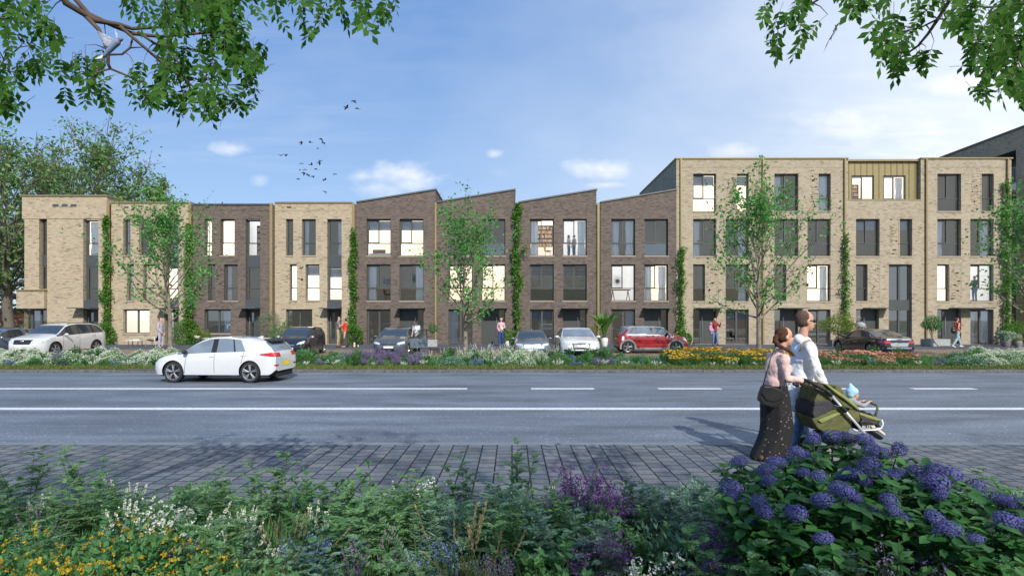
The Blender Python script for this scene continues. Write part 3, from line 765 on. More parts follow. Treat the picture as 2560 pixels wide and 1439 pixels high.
for (px, tp, mt, lab, wd) in [(273, 508, 'post', 'bronze downpipe between the corner house and its beige neighbour', .17), (477.3, 508, 'post', 'bronze downpipe left of the dark flat-roofed house', .17), (679.6, 508, 'post', 'bronze downpipe right of the dark flat-roofed house', .17),
      (884.5, 508, 'post', 'bronze downpipe left of the first sloping-roofed house', .17), (1089.6, 507, 'post', 'bronze downpipe between the first and second sloping-roofed houses', .12), (1293.3, 508, 'post', 'bronze downpipe between the second and third sloping-roofed houses', .12),
      (1495.5, 507, 'gold', 'bronze downpipe between the third and fourth sloping-roofed houses', .14), (1701.5, 398, 'gold', 'thin gold downpipe at the left edge of the tall beige houses', .09), (1906.5, 398, 'gold', 'thin gold downpipe behind the third street tree', .09),
      (2110.5, 398, 'gold', 'thin gold downpipe just left of the gold metal storey', .09), (2314, 398, 'gold', 'thin gold downpipe just right of the gold metal storey', .09), (2517, 398, 'gold', 'thin gold downpipe at the right end of the row of houses', .09)]:
    single('downpipe', downpipe(fx(px), fz(tp)-.01, None, wd), M[mt], lab, 'downpipe', 'downpipes on the fronts', loc=(fx(px), YF, 0))
    if wd > .1:      # brick pier filling the recess behind the pipe
        pass
for (a, c, tp) in ((268, 278, 508), (479, 482, 512), (676.5, 687.5, 510), (880, 891, 509), (1089, 1092, 508), (1287, 1296.5, 508), (1491, 1501, 508)):
    b = MB(); b.box(fx(a)+.002, fx(c)-.002, YF+.1, YF+DEPTH-.1, 0, fz(tp)-.03)
    single('party_wall', b, M['brown'], 'narrow recessed brick strip behind the downpipes between two houses', 'wall', 'recessed strips between the houses', loc=(fx(a), YF, 0))

# --- the grey brick apartment block beyond the right end
ab = thing('apartment_block', 'tall grey brick block with dark loggias rising beyond the right end of the row', 'building', (35.2, 38, 0))
XB = 35.2
def yb(px): return XB*F/(px-HX)
def zb(px, py): return H+(HY-py)*yb(px)/F
ZT = H+.372*XB
fl = [(ZT-1.35, ZT-3.6), (ZT-4.15, ZT-6.7), (ZT-7.25, ZT-9.8), (ZT-10.3, .05)]
ya, ye = 38.55, 43.6
wb = MB()
def ywall(y0, y1, z0, z1): wb.quad((XB, y1, z0), (XB, y0, z0), (XB, y0, z1), (XB, y1, z1))
ywall(36.6, ya, 0, ZT); ywall(ye, 62, 0, ZT); ywall(ya, ye, ZT-1.35, ZT)
for k in range(3): ywall(ya, ye, fl[k+1][0], fl[k][1]) if False else None
wb.quad((XB, 36.6, 0), (52, 36.6, 0), (52, 36.6, ZT), (XB, 36.6, ZT)); wb.quad((XB, 36.6, ZT), (52, 36.6, ZT), (52, 62, ZT), (XB, 62, ZT))
wb.quad((52, 36.6, 0), (52, 62, 0), (52, 62, ZT), (52, 36.6, ZT)); wb.quad((XB, 62, 0), (52, 62, 0), (52, 62, ZT), (XB, 62, ZT))
wb.quad((XB, ya, 0), (XB+1.8, ya, 0), (XB+1.8, ya, ZT), (XB, ya, ZT)); wb.quad((XB, ye, 0), (XB+1.8, ye, 0), (XB+1.8, ye, ZT), (XB, ye, ZT))
part('wall', wb, M['beige2'], ab, world=True)
bk = MB(); bk.quad((XB+1.8, ya, 0), (XB+1.8, ye, 0), (XB+1.8, ye, ZT), (XB+1.8, ya, ZT)); bk.quad((XB, ya, ZT-1.35), (XB+1.8, ya, ZT-1.35), (XB+1.8, ye, ZT-1.35), (XB, ye, ZT-1.35)); part('loggia_back', bk, M['slate'], ab, world=True)
for (t, bt) in fl[:3]:
    sl_ = MB(); sl_.box(XB-.03, XB+1.75, ya+.01, ye-.01, bt-.5, bt); part('balcony_slab', sl_, M['white_plastic'], ab, world=True)
for (t, bt) in fl[:3]:
    rl = MB(); rl.box(XB-.02, XB+.03, ya, ye, bt+1.02, bt+1.07)
    for y in np.arange(ya+.05, ye, .13): rl.box(XB-.01, XB+.02, y, y+.02, bt, bt+1.02)
    part('railing', rl, M['sill'], ab, world=True)
pn = MB(); pn.box(XB-.03, XB, yb(2459), yb(2444), zb(2450, 375), zb(2450, 364)); part('wall_lamp_panel', pn, M['sill'], ab, world=True)
cp = MB(); cp.box(XB-.08, 52, 36.5, 62.05, ZT, ZT+.14); part('coping', cp, M['zinc'], ab, world=True)
# distant buildings far left and behind the viewer (they show in the ground-floor glass)
b = MB(); b.box(-76, -44, 62, 70, 0, 2.4, 0); b.box(-77, -43, 61.5, 70.5, 2.4, 2.8, 1)
single('low_building', b, [plain('orange_cladding', (.38,.15,.07), .7), M['kerb']], 'low orange-clad building far behind the big tree at the left edge', 'building', loc=(-60, 62, 0))
b = MB(); b.box(-40, 44, -34, -30, 0, 7, 0)
for k in range(14): b.box(-38+k*6, -35.6+k*6, -30.02, -29.97, 1, 2.6, 1); b.box(-38+k*6, -35.6+k*6, -30.02, -29.97, 3.8, 5.4, 1)
single('brick_building', b, [M['redbrick'], M['slate']], 'red brick building across the green behind the viewer, seen only mirrored in the glass', 'building', loc=(0, -30, 0))
# ---------------------------------------------------------------- vegetation
LM = {}
LM['tree'] = leafmat('street_tree_leaf', [(.06,.22,.05), (.095,.32,.07), (.15,.42,.09), (.07,.25,.07)], .42, .6, .25)
LM['oak'] = leafmat('background_leaf', [(.075,.16,.045), (.12,.24,.065), (.18,.33,.10), (.24,.38,.17)], .45)
LM['ash'] = leafmat('overhanging_leaf', [(.03,.10,.014), (.05,.145,.02), (.08,.205,.03)], .42, .65, .12)
LM['vine'] = leafmat('climber_leaf', [(.055,.16,.02), (.09,.23,.03), (.14,.31,.04), (.06,.16,.04)], .35)
LM['fg'] = leafmat('bed_leaf', [(.06,.18,.06), (.095,.25,.08), (.155,.33,.12), (.08,.21,.085)], .42)
LM['light'] = leafmat('pale_leaf', [(.12,.27,.10), (.18,.36,.13), (.24,.42,.19), (.13,.26,.13)], .4)
LM['silver'] = leafmat('silvery_leaf', [(.11,.23,.15), (.17,.31,.21), (.26,.38,.28)], .3)
LM['yell'] = leafmat('yellow_green_leaf', [(.12,.19,.03), (.18,.25,.045), (.24,.30,.06)], .35)
LM['hyd'] = leafmat('hydrangea_leaf', [(.03,.12,.03), (.045,.165,.04), (.075,.22,.055)], .35, rough=.45)
LM['grass'] = leafmat('grass_blade', [(.07,.12,.02), (.13,.18,.03), (.22,.22,.05), (.10,.15,.03)], .35)
LM['straw'] = leafmat('straw', [(.20,.16,.08), (.28,.23,.13)], .2)
LM['olive'] = leafmat('grey_green_leaf', [(.10,.14,.08), (.16,.20,.13), (.22,.26,.17)], .25)
def petal(name, cols): return leafmat(name, cols, .3, .6, .2)
PM = dict(white=petal('white_petal', [(.62,.65,.58), (.8,.82,.76), (.9,.9,.86)]), purple=petal('purple_petal', [(.16,.09,.30), (.27,.17,.44), (.42,.32,.58)]),
          violet=petal('violet_petal', [(.14,.05,.24), (.24,.10,.36), (.34,.18,.44)]), blue=petal('blue_petal', [(.06,.10,.36), (.13,.19,.5), (.3,.35,.6)]),
          yellow=petal('yellow_petal', [(.62,.33,.02), (.78,.45,.02), (.85,.58,.06)]), dull=petal('ochre_petal', [(.40,.26,.02), (.52,.36,.03), (.58,.44,.05)]), salmon=petal('salmon_petal', [(.62,.20,.14), (.78,.32,.23), (.82,.45,.34)]),
          hyd=petal('hydrangea_petal', [(.05,.06,.22), (.08,.095,.31), (.14,.155,.40), (.11,.075,.24), (.085,.10,.33)]), lilac=petal('lilac_petal', [(.30,.18,.36), (.42,.26,.46)]), red=petal('red_petal', [(.5,.05,.04), (.6,.12,.06)]))
M['bark'] = plain('bark', (.13,.11,.085), .9, scale=14, var=.35, bump=.6)
M['bark2'] = plain('grey_bark', (.20,.17,.13), .9, scale=5, var=.4, bump=.6)
M['twig'] = plain('twig_brown', (.085,.06,.045), .8, scale=20, var=.3)
M['stem'] = plain('green_stem', (.06,.10,.03), .8)

def unit(a): return a/np.maximum(1e-9, np.linalg.norm(a, axis=-1, keepdims=True))
def leaves(P, D, N, L, W, fold=.12, wide=.42):
    """N leaf blades as folded diamonds: base P, direction D, blade normal N"""
    P = np.asarray(P, float); D = unit(np.asarray(D, float)); n = len(P)
    L = np.broadcast_to(np.asarray(L, float), (n,))[:, None]; W = np.broadcast_to(np.asarray(W, float), (n,))[:, None]
    S = unit(np.cross(D, N)); U = np.cross(S, D)
    V = np.stack([P, P + D*L*wide + S*W/2 + U*W*fold, P + D*L, P + D*L*wide - S*W/2 + U*W*fold], axis=1)
    return V.reshape(-1, 3), np.arange(n*4).reshape(n, 4)
class LB:
    """leaf batch"""
    def __init__(s): s.V = []; s.F = []; s.k = 0
    def add(s, V, Fq):
        s.V.append(V); s.F.append(Fq + s.k); s.k += len(V)
    def mesh(s, name, mat): return np_mesh(name, np.concatenate(s.V), np.concatenate(s.F), [mat])
def rdir(n, up=0., spread=1.):
    d = rng.normal(size=(n, 3))*spread; d[:, 2] += up
    return unit(d)
def cloud(n, c, r, shell=.5, flat=0):
    d = unit(rng.normal(size=(n, 3))); rad = (shell + (1-shell)*rng.random(n))**.6
    return np.asarray(c) + d*np.asarray(r)*rad[:, None], d

def tree_parts(height, crown_r, first, n_br, n_sub, n_leaf, leafL, leafW, trunk_r, seed, steep=(30, 62), wob=.12, env=None, leafspread=.28, droop=0., twig_r=.012, lean=(0, 0)):
    """tapered trunk with limbs and twigs (one builder) plus leaves set along the twigs (one batch)"""
    rs = np.random.default_rng(seed); wd = MB(); lb = LB()
    env = env or (lambda t: math.sin(math.pi*min(1, max(0.02, t))**.75)**.7)
    npt = 12; tp = []
    ph = rs.random(2)*6
    for i in range(npt):
        t = i/(npt-1)
        tp.append(Vector((lean[0]*t + wob*math.sin(t*5+ph[0])*t, lean[1]*t + wob*math.sin(t*4+ph[1])*t, height*.97*t)))
    wd.tube(tp, [trunk_r*(1.15 if i == 0 else 1)*(1-.93*(i/(npt-1))**1.1) for i in range(npt)], 9)
    PP, DD = [], []
    def along(pts, t):
        f = t*(len(pts)-1); i = min(int(f), len(pts)-2); return pts[i].lerp(pts[i+1], f-i), (pts[i+1]-pts[i]).normalized()
    for k in range(n_br):
        tz = first + (1-first)*((k+rs.random()*.6)/n_br)**.9
        tz = min(tz, .97)
        p0, _ = along(tp, tz)
        rel = (tz-first)/(1-first)
        az = k*2.39996 + rs.normal()*.3; L = crown_r*env(rel)*(.75+.45*rs.random())
        el0 = R(steep[0] + (steep[1]-steep[0])*rel + rs.normal()*6)
        pts = [p0]; d = Vector((math.cos(az)*math.cos(el0), math.sin(az)*math.cos(el0), math.sin(el0)))
        seg = 6
        for i in range(seg):
            d = (d + Vector(rs.normal(size=3)*.11) + Vector((0, 0, .09-droop*i*.06))).normalized()
            pts.append(pts[-1] + d*(L*1.25/seg))
        r0 = trunk_r*(1-.9*tz)*.55
        wd.tube(pts, [max(twig_r*.5, r0*(1-i/seg*.85)) for i in range(seg+1)], 5, caps=False)
        for j in range(n_sub):
            t = .22 + .78*(j+rs.random())/n_sub
            q, dq = along(pts, min(t, .999))
            sd_ = Vector(rs.normal(size=3)); sd_ = (dq*.75 + sd_.normalized()*.85 + Vector((0, 0, .15-droop*.3))).normalized()
            l2 = L*(.18+.26*rs.random())*(1.25-.6*t)+.12
            q2 = q + sd_*l2*.5 + Vector(rs.normal(size=3)*.03*l2); q3 = q2 + (sd_+Vector((0, 0, .2-droop))).normalized()*l2*.5
            wd.tube([q, q2, q3], [twig_r*.7, twig_r*.5, twig_r*.25], 4, caps=False)
            m = max(2, int(n_leaf*(.15+1.9*rs.random()**1.6)))
            tt = rs.random(m)
            base = np.where(tt[:, None] < .5, np.array(q)+(np.array(q2)-np.array(q))*tt[:, None]*2, np.array(q2)+(np.array(q3)-np.array(q2))*(tt[:, None]-.5)*2)
            PP.append(base + rs.normal(size=(m, 3))*leafspread*np.array([l2*.5, l2*.5, l2*.35]))
            DD.append(np.array(sd_)*.5 + rs.normal(size=(m, 3))*.7 + np.array([0, 0, -.25]))
    P = np.concatenate(PP); D = np.concatenate(DD); n = len(P)
    Nn = rs.normal(size=(n, 3))*.8 + np.array([0, -.2, .8])
    s = .7+.6*rs.random(n)
    lb.add(*leaves(P, D, Nn, leafL*s, leafW*s))
    return wd, lb
def plant_tree(name, label, cat, loc, wd, lb, bark, leaf, group=None, rz=0, n2='crown'):
    t = thing(name, label, cat, loc, rz, group)
    part('trunk', wd, bark, t, smooth=True)
    link(n2, lb.mesh(n2, leaf), t)
    return t

# four young street trees on the strip
YT = 22.2
def zt_at(py, Y): return gz(py, Y)
for (px, top, cr, first, sd_, nb, lab) in [(425, 484, 2.35, .30, 11, 32, 'young street tree beside the man in the pale suit'),
                                      (1163, 512, 2.15, .33, 12, 30, 'young street tree in front of the second sloping-roofed brown house'),
                                      (1897, 448, 2.5, .27, 33, 40, 'tallest young street tree, in front of the four-storey houses'),
                                      (2590, 470, 2.5, .28, 44, 32, 'young street tree cut off by the right edge of the photo')]:
    wd, lb = tree_parts(zt_at(top, YT)-1.75, cr, first, nb, 11, 12, .125, .085, .105, sd_, steep=(28, 66), env=lambda t: (.62+.5*math.sin(math.pi*min(1, t*1.25))) if t < .75 else max(.22, 1.15-(t-.75)*3.4), leafspread=.42)
    plant_tree('street_tree', lab, 'tree', (gx(px, YT), YT, .05), wd, lb, M['bark2'], LM['tree'], 'young trees along the street')
# big trees behind the corner house
for (px, Y, top, cr, sd_, lab, ln, nb) in [(28, 47, 352, 6.0, 21, 'big old tree with thick trunk left of the corner house', (-1, 0), 46), (225, 56, 345, 6.2, 22, 'tall tree behind the corner house, its crown above the flat roof', (1, 0), 44),
                       (120, 60, 372, 5.0, 26, 'tall tree behind the left end of the corner house roof', (0, 0), 34), (376, 54, 392, 3.0, 23, 'narrower tree behind the row, rightmost of the background trees', (.3, 0), 30), (-90, 50, 420, 6.5, 24, 'broad tree beyond the left edge, behind the old tree', (0, 0), 44), (300, 66, 438, 5.5, 25, 'lower tree behind the row between two taller crowns', (0, 0), 36), (12, 58, 560, 5.6, 27, 'lower dense tree filling the space behind the old tree trunk', (0, 0), 36)]:
    wd, lb = tree_parts(zt_at(top, Y)-3.6, cr, .26, nb, 12, 12, .36, .2, .42 if px == 28 else .3, sd_, steep=(12, 66), wob=.5, leafspread=.45, twig_r=.045, lean=ln, env=lambda t: (.8+.35*math.sin(math.pi*min(1, t*1.3))) if t < .7 else max(.3, 1.2-(t-.7)*2.6))
    plant_tree('background_tree', lab, 'tree', (gx(px, Y), Y, 0), wd, lb, M['bark'], LM['oak'], 'trees behind the corner house')

# climbers on the fronts
def climber(px, top, wpx, base_w, base_h, label, dens=1.):
    x = fx(px); zt = fz(top); rs = np.random.default_rng(int(px)); lb = LB()
    n = int(zt*330*dens*wpx/14); z = rs.random(n)**.9*zt
    wob = np.sin(z*2.1+px)*.35 + np.sin(z*5.3+px*2)*.3
    halfw = wpx/2*.0254*(1.55-.8*(z/zt)**2)*(1+.35*np.sin(z*4+px))*(.75+.3*wob)
    ck = rs.integers(0, 26, n); cxo = rs.normal(size=26)*wpx*.0095; czo = rs.random(26)**.8*zt; cl_ = rs.random(n) < .45
    z = np.where(cl_, np.clip(czo[ck]+rs.normal(size=n)*.16, 0, zt), z)
    P = np.stack([x + np.where(cl_, cxo[ck]+rs.normal(size=n)*.10*(1-.5*z/zt), rs.normal(size=n)*halfw*.5 + .05*wob), YF-.14-rs.random(n)**1.5*.22, z], 1)
    D = rs.normal(size=(n, 3)); D[:, 1] -= .8; D[:, 2] -= .35
    lb.add(*leaves(P, D, rs.normal(size=(n, 3))+np.array([0, -.6, .8]), .14*(.5+.9*rs.random(n)), .08))
    m = int(1500*dens); c = np.array([x, YF-.42, base_h*.42]); d = unit(rs.normal(size=(m, 3))); rr = (.45+.55*rs.random(m))**.5
    P = c + d*np.array([base_w/2, .36, base_h*.5])*rr[:, None]; P[:, 2] = np.maximum(P[:, 2], .05)
    lb.add(*leaves(P, d+rs.normal(size=(m, 3))*.5, rs.normal(size=(m, 3))*.5+d, .10*(.6+.8*rs.random(m)), .065))
    t = thing('climbing_plant', label, 'climbing plant', (x, YF-.2, .035), 0, 'green climbers trained up the downpipes')
    V = np.concatenate(lb.V) - np.array([x, YF-.2, .035]); link('foliage', np_mesh('foliage', V, np.concatenate(lb.F), [LM['vine']]), t)
    st = MB(); pts = [Vector((.04*math.sin(k*1.3+px), -.0, zt*.97*k/10)) for k in range(11)]
    st.tube(pts, [.028*(1-.07*k) for k in range(11)], 5); st.tube([p+Vector((.05*math.sin(i), -.03, 0)) for i, p in enumerate(pts[:8])], .012, 4)
    part('stem', st, M['bark'], t, smooth=True)
for a in [(272, 540, 17, 1.3, 1.5, 'green climber on the downpipe right of the corner house', 1), (476, 560, 18, 1.7, 1.8, 'wide leafy climber left of the dark flat-roofed house', 1.1), (885, 572, 14, 1.4, 1.5, 'green climber at the left edge of the first sloping-roofed house, behind the couple', 1),
          (1293, 512, 15, .8, 1.0, 'tall green climber between the second and third sloping-roofed houses', 1.1), (1701, 620, 14, 1.2, .9, 'green climber on the seam between brown and tall beige brick', .8), (2110, 585, 14, 1.2, .9, 'thin green climber left of the gold metal storey', .55), (2510, 452, 17, 1.0, 1.5, 'dark green climber at the right end of the row of houses', .7)]: climber(*a)

# overhanging boughs of the two trees the photographer stands under (with the crowns that shade the bed)
def compound(lb, rb, p, d, L, rs, nl=4, lf=.042):
    """pinnate leaf: a drooping stalk with leaflet pairs and an end leaflet"""
    d = Vector(d).normalized(); pts = [Vector(p)]
    for i in range(6):
        d = (d + Vector((0, 0, -.13))).normalized(); pts.append(pts[-1]+d*L/6)
    rb.tube(pts, .0011, 3, caps=False)
    P, D, N = [], [], []
    side = d.cross(Vector(rs.normal(size=3)*.5 + np.array([0, -1, .4]))).normalized()
    for k in range(nl):
        q = pts[2+k] if nl <= 4 else pts[1+k]
        ax = (pts[min(6, 3+k)]-pts[1+k]).normalized()
        for s in (1, -1):
            P.append(q); D.append(side*s*.95 + ax*.55 + Vector((0, 0, -.15))+Vector(rs.normal(size=3)*.12)); N.append(ax.cross(side)*1 + Vector(rs.normal(size=3)*.35))
    P.append(pts[-1]); D.append(d); N.append(d.cross(side)+Vector(rs.normal(size=3)*.2))
    n = len(P); s = .75+.5*rs.random(n)
    lb.add(*leaves([tuple(v) for v in P], [tuple(v) for v in D], [tuple(v) for v in N], lf*s, lf*.5*s, .06, .48))
def overhang(name, label, trunk, polys, regions, seed, Yc, nleaf):
    rs = np.random.default_rng(seed); wood = MB(); lb = LB(); rb = MB()
    def pt(px, py, Y): Y *= .93; return Vector((gx(px, Y), Y, gz(py, Y)))
    allp = []
    for (pl, r0, r1, ya, yb_) in polys:
        pts = [pt(x, y, ya+(yb_-ya)*i/(len(pl)-1)) for i, (x, y) in enumerate(pl)]
        wood.tube(pts, [r0+(r1-r0)*i/(len(pts)-1) for i in range(len(pts))], 8)
        for i in range(len(pts)-1):
            for t in (0, .33, .66): allp.append(pts[i].lerp(pts[i+1], t))
    A = np.array([tuple(p) for p in allp])
    for (poly, cnt, dirx) in regions:
        cnt = int(cnt*.62)+1
        xs = [p[0] for p in poly]; ys = [p[1] for p in poly]; k = 0; tries = 0
        while k < cnt and tries < 4000:
            tries += 1
            x, y = rs.uniform(min(xs), max(xs)), rs.uniform(min(ys), max(ys)); ins = False; j = len(poly)-1
            for i in range(len(poly)):
                if (ys[i] > y) != (ys[j] > y) and x < (xs[j]-xs[i])*(y-ys[i])/(ys[j]-ys[i])+xs[i]: ins = not ins
                j = i
            if not ins: continue
            k += 1; Y = Yc*(1+rs.uniform(-.13, .13)); tip = pt(x, y, Y)
            L = rs.uniform(.11, .17)
            d = Vector((dirx+rs.normal()*.7, rs.normal()*.35, -.75+rs.normal()*.35)).normalized()
            base = tip - d*L*.9
            compound(lb, rb, base, d, L, rs, 4, rs.uniform(.040, .053))
            dd = np.linalg.norm(A-np.array(base), axis=1); i = int(np.argmin(dd + rs.random(len(dd))*.05))
            if dd[i] < .16 and rs.random() < .7: wood.tube([A[i], Vector(A[i]).lerp(base, .5)+Vector((0, 0, .012)), base], [.0035, .0022, .0012], 4, caps=False)
    t = thing(name, label, 'tree', trunk)
    tr, cl = tree_parts(6.0, 2.5, .5, 24, 10, nleaf, .15, .085, .2, seed+5, steep=(0, 50), wob=.1, leafspread=.6, env=lambda t: 1.0 if t < .8 else .6)
    part('trunk', tr, M['bark'], t, smooth=True); link('crown', cl.mesh('crown', LM['ash']), t)
    # the limb that carries the boughs into view
    st = Vector((trunk[0], trunk[1], 4.3))
    for (pl, r0, r1, ya, yb_) in polys:
        if pl[0][1] <= 12 and r0 > .006:
            e = pt(*pl[0], ya); wood.tube([st, st.lerp(e, .5)+Vector((0, 0, .5)), e+Vector((0, -.1, .12)), e], [r0*2.4, r0*1.7, r0*1.1, r0], 8)
    wood.add(rb.V, rb.F); part('bough', wood, M['twig'], t, smooth=True, world=True)
    for l_ in (lb,): 
        V = np.concatenate(l_.V)-np.array(trunk); link('leaves', np_mesh('leaves', V, np.concatenate(l_.F), [LM['ash']]), t)
    return t
overhang('overhanging_tree', 'tree whose forked leafy bough hangs into the top left', (-2.6, -4.2, 0),
  [([(150,-30),(165,8),(205,32),(240,52),(300,62),(330,72),(372,70),(430,66)], .019, .006, 2.9, 3.2), ([(168,-25),(222,36),(280,63),(330,84),(400,92),(470,86),(545,80),(600,70)], .014, .004, 3.0, 3.3), ([(212,38),(245,72),(262,105),(270,132),(270,160),(276,172)], .012, .007, 3.0, 3.05),
   ([(276,172),(310,186),(342,202),(366,206)], .006, .003, 3.05, 3.1), ([(275,137),(305,136),(325,120),(332,95)], .0055, .0045, 3.03, 3.05), ([(276,172),(240,182),(233,208)], .005, .003, 3.05, 3.0), ([(325,120),(360,118)], .004, .002, 3.0, 3.0),
   ([(300,66),(345,105),(392,145),(440,182),(490,222),(500,262)], .009, .003, 3.0, 3.1), ([(345,80),(385,108),(420,116),(520,128)], .008, .003, 3.1, 3.2), ([(420,120),(470,190),(530,214),(620,212)], .005, .002, 3.1, 3.2), ([(440,-20),(445,20),(430,50),(400,62)], .006, .004, 3.1, 3.2), ([(440,182),(460,240),(440,255)], .003, .002, 3.1, 3.1),
   ([(-60,40),(0,46),(62,50),(110,70)], .006, .002, 3.1, 3.2), ([(-60,170),(0,174),(35,180),(75,180)], .005, .002, 3.1, 3.2), ([(-20,200),(10,150),(50,118),(90,112)], .005, .002, 3.1, 3.2), ([(-60,240),(0,250),(40,270)], .003, .0015, 3.2, 3.2), ([(755,-60),(757,5),(760,28)], .0065, .003, 3.1, 3.1), ([(830,-40),(870,-5),(900,10)], .005, .003, 3.1, 3.1)],
  [([(-20,-20),(105,-20),(140,60),(160,120),(120,170),(80,190),(-20,200)], 58, .3), ([(-20,170),(60,190),(80,225),(-20,235)], 12, .2), ([(-20,240),(30,255),(55,300),(40,322),(0,300)], 9, .3), ([(90,120),(170,140),(265,165),(265,190),(160,190),(100,170)], 20, -.2), ([(175,185),(235,175),(330,215),(345,262),(300,272),(240,255),(160,250)], 24, -.1),
   ([(265,-10),(400,-20),(620,-20),(640,20),(600,50),(620,110),(640,150),(640,230),(560,270),(510,325),(470,300),(400,270),(360,230),(390,180),(370,120),(330,80),(330,50),(280,30)], 185, .05), ([(400,-20),(600,-20),(600,120),(480,140),(380,90)], 55, .1), ([(330,160),(400,200),(420,280),(370,270),(345,210)], 14, 0.), ([(560,120),(650,130),(655,240),(600,270),(560,230)], 24, .3), ([(480,230),(560,250),(560,270),(505,335),(475,290)], 12, 0),
   ([(655,-20),(700,-20),(690,40),(660,60)], 5, -.3), ([(700,-20),(790,-20),(795,90),(735,80),(715,40)], 15, 0), ([(790,-30),(850,-30),(830,20),(800,25)], 5, 0), ([(825,-20),(905,-20),(900,65),(835,60)], 12, 0), ([(900,-20),(1000,-20),(1010,35),(985,40),(955,85),(920,60)], 14, .1)], 51, 3.15, 9)
overhang('overhanging_tree', 'tree whose thin leafy twigs hang into the top right', (3.1, -4.2, 0),
  [([(2060,-25),(2045,0),(2025,12),(2008,40),(1985,57),(1960,68)], .0065, .002, 2.95, 3.1), ([(2008,38),(2003,60),(1998,80)], .003, .0015, 3, 3), ([(2390,-30),(2375,0),(2345,48),(2320,85),(2295,115),(2262,138),(2235,156)], .0105, .003, 2.8, 3.0), ([(2345,48),(2300,70),(2262,78),(2230,80)], .005, .002, 2.85, 2.9), ([(2660,0),(2560,9),(2520,14),(2470,19),(2410,14)], .009, .003, 2.8, 3), ([(2640,140),(2560,172),(2540,190)], .005, .003, 2.8, 2.9), ([(2560,30),(2530,70),(2500,100)], .005, .002, 2.9, 2.9), ([(2150,-30),(2160,0),(2175,20)], .003, .0015, 3, 3)],
  [([(1895,-20),(2030,-20),(2010,30),(1975,50),(1900,40)], 12, -.5), ([(1900,60),(1990,55),(2060,60),(2070,120),(1990,120),(1965,165),(1930,150)], 16, -.1), ([(2105,-20),(2225,-20),(2220,50),(2160,60),(2110,30)], 17, 0), ([(2230,-20),(2330,-20),(2300,50),(2250,40)], 7, -.2), ([(2140,50),(2280,70),(2300,90),(2240,120),(2160,95)], 16, -.2), ([(2220,110),(2330,100),(2340,190),(2270,190),(2230,225),(2160,200)], 18, -.1),
   ([(2300,-20),(2430,-20),(2440,60),(2390,110),(2340,60)], 16, 0), ([(2400,-20),(2580,-20),(2580,150),(2480,160),(2410,130)], 95, -.2), ([(2400,120),(2580,120),(2580,240),(2520,230),(2450,245),(2420,180)], 40, -.2), ([(2520,170),(2580,170),(2580,270),(2540,240)], 10, 0)], 62, 2.85, 9)
for (x, y, sd_, lab) in [(8.4, -4.6, 71, 'tree behind the viewer to the right, shading the bed'), (-8.0, -4.6, 73, 'tree behind the viewer to the left, shading the bed')]:
    tr, cl = tree_parts(6.2, 2.7, .45, 24, 10, 10, .16, .09, .2, sd_, steep=(0, 50), wob=.1, leafspread=.6, env=lambda t: 1.0 if t < .8 else .6)
    plant_tree('shade_tree', lab, 'tree', (x, y, 0), tr, cl, M['bark'], LM['ash'])

# ---- bed plants: every kind is built once as meshes, then copied
def stems_mesh(pts_list, r=.004):
    b = MB()
    for pts in pts_list: b.tube(pts, [r*(1-.6*i/(len(pts)-1)) for i in range(len(pts))], 3, caps=False)
    return b.mesh('stems', [M['stem']])
def arch(rs, az, L, el, droop, n=6):
    d = Vector((math.cos(az)*math.cos(el), math.sin(az)*math.cos(el), math.sin(el))); p = [Vector((rs.normal()*.02, rs.normal()*.02, 0))]
    for i in range(n):
        d = (d+Vector((0, 0, -droop/n*(.35+i*.9/n)))).normalized(); p.append(p[-1]+d*L/n)
    return p
def k_pinnate(seed, h=.5, n=16, lf=.045, pairs=9, mat='fg', el=(35, 80), droop=.9, wr=.42):
    rs = np.random.default_rng(seed); lb = LB(); st = []
    for k in range(n):
        az = rs.random()*6.283; e = R(rs.uniform(*el)); L = h*rs.uniform(.6, 1.1)
        pts = arch(rs, az, L, e, droop*rs.uniform(.6, 1.3), 8); st.append(pts)
        P, D, N = [], [], []
        for i in range(1, 9):
            ax = (pts[i]-pts[i-1]).normalized(); sd_ = ax.cross(Vector((0, 0, 1))).normalized() if abs(ax.z) < .99 else Vector((1, 0, 0))
            taper = 1.15-.75*i/8 if i > 1 else .6
            for j in range(max(1, pairs//6)+1):
                q = pts[i-1].lerp(pts[i], (j+.5)/(pairs//6+1))
                for s in (1, -1): P.append(tuple(q)); D.append(tuple(sd_*s+ax*.45+Vector(rs.normal(size=3)*.12))); N.append(tuple(Vector((0, 0, 1))+Vector(rs.normal(size=3)*.25)))
        m = len(P); tp = np.repeat(np.linspace(1.1, .45, 8), m//8)
        lb.add(*leaves(P, D, N, lf*tp, lf*wr*tp, .08))
    return [('foliage', lb.mesh('foliage', LM[mat])), ('stem', stems_mesh(st))]
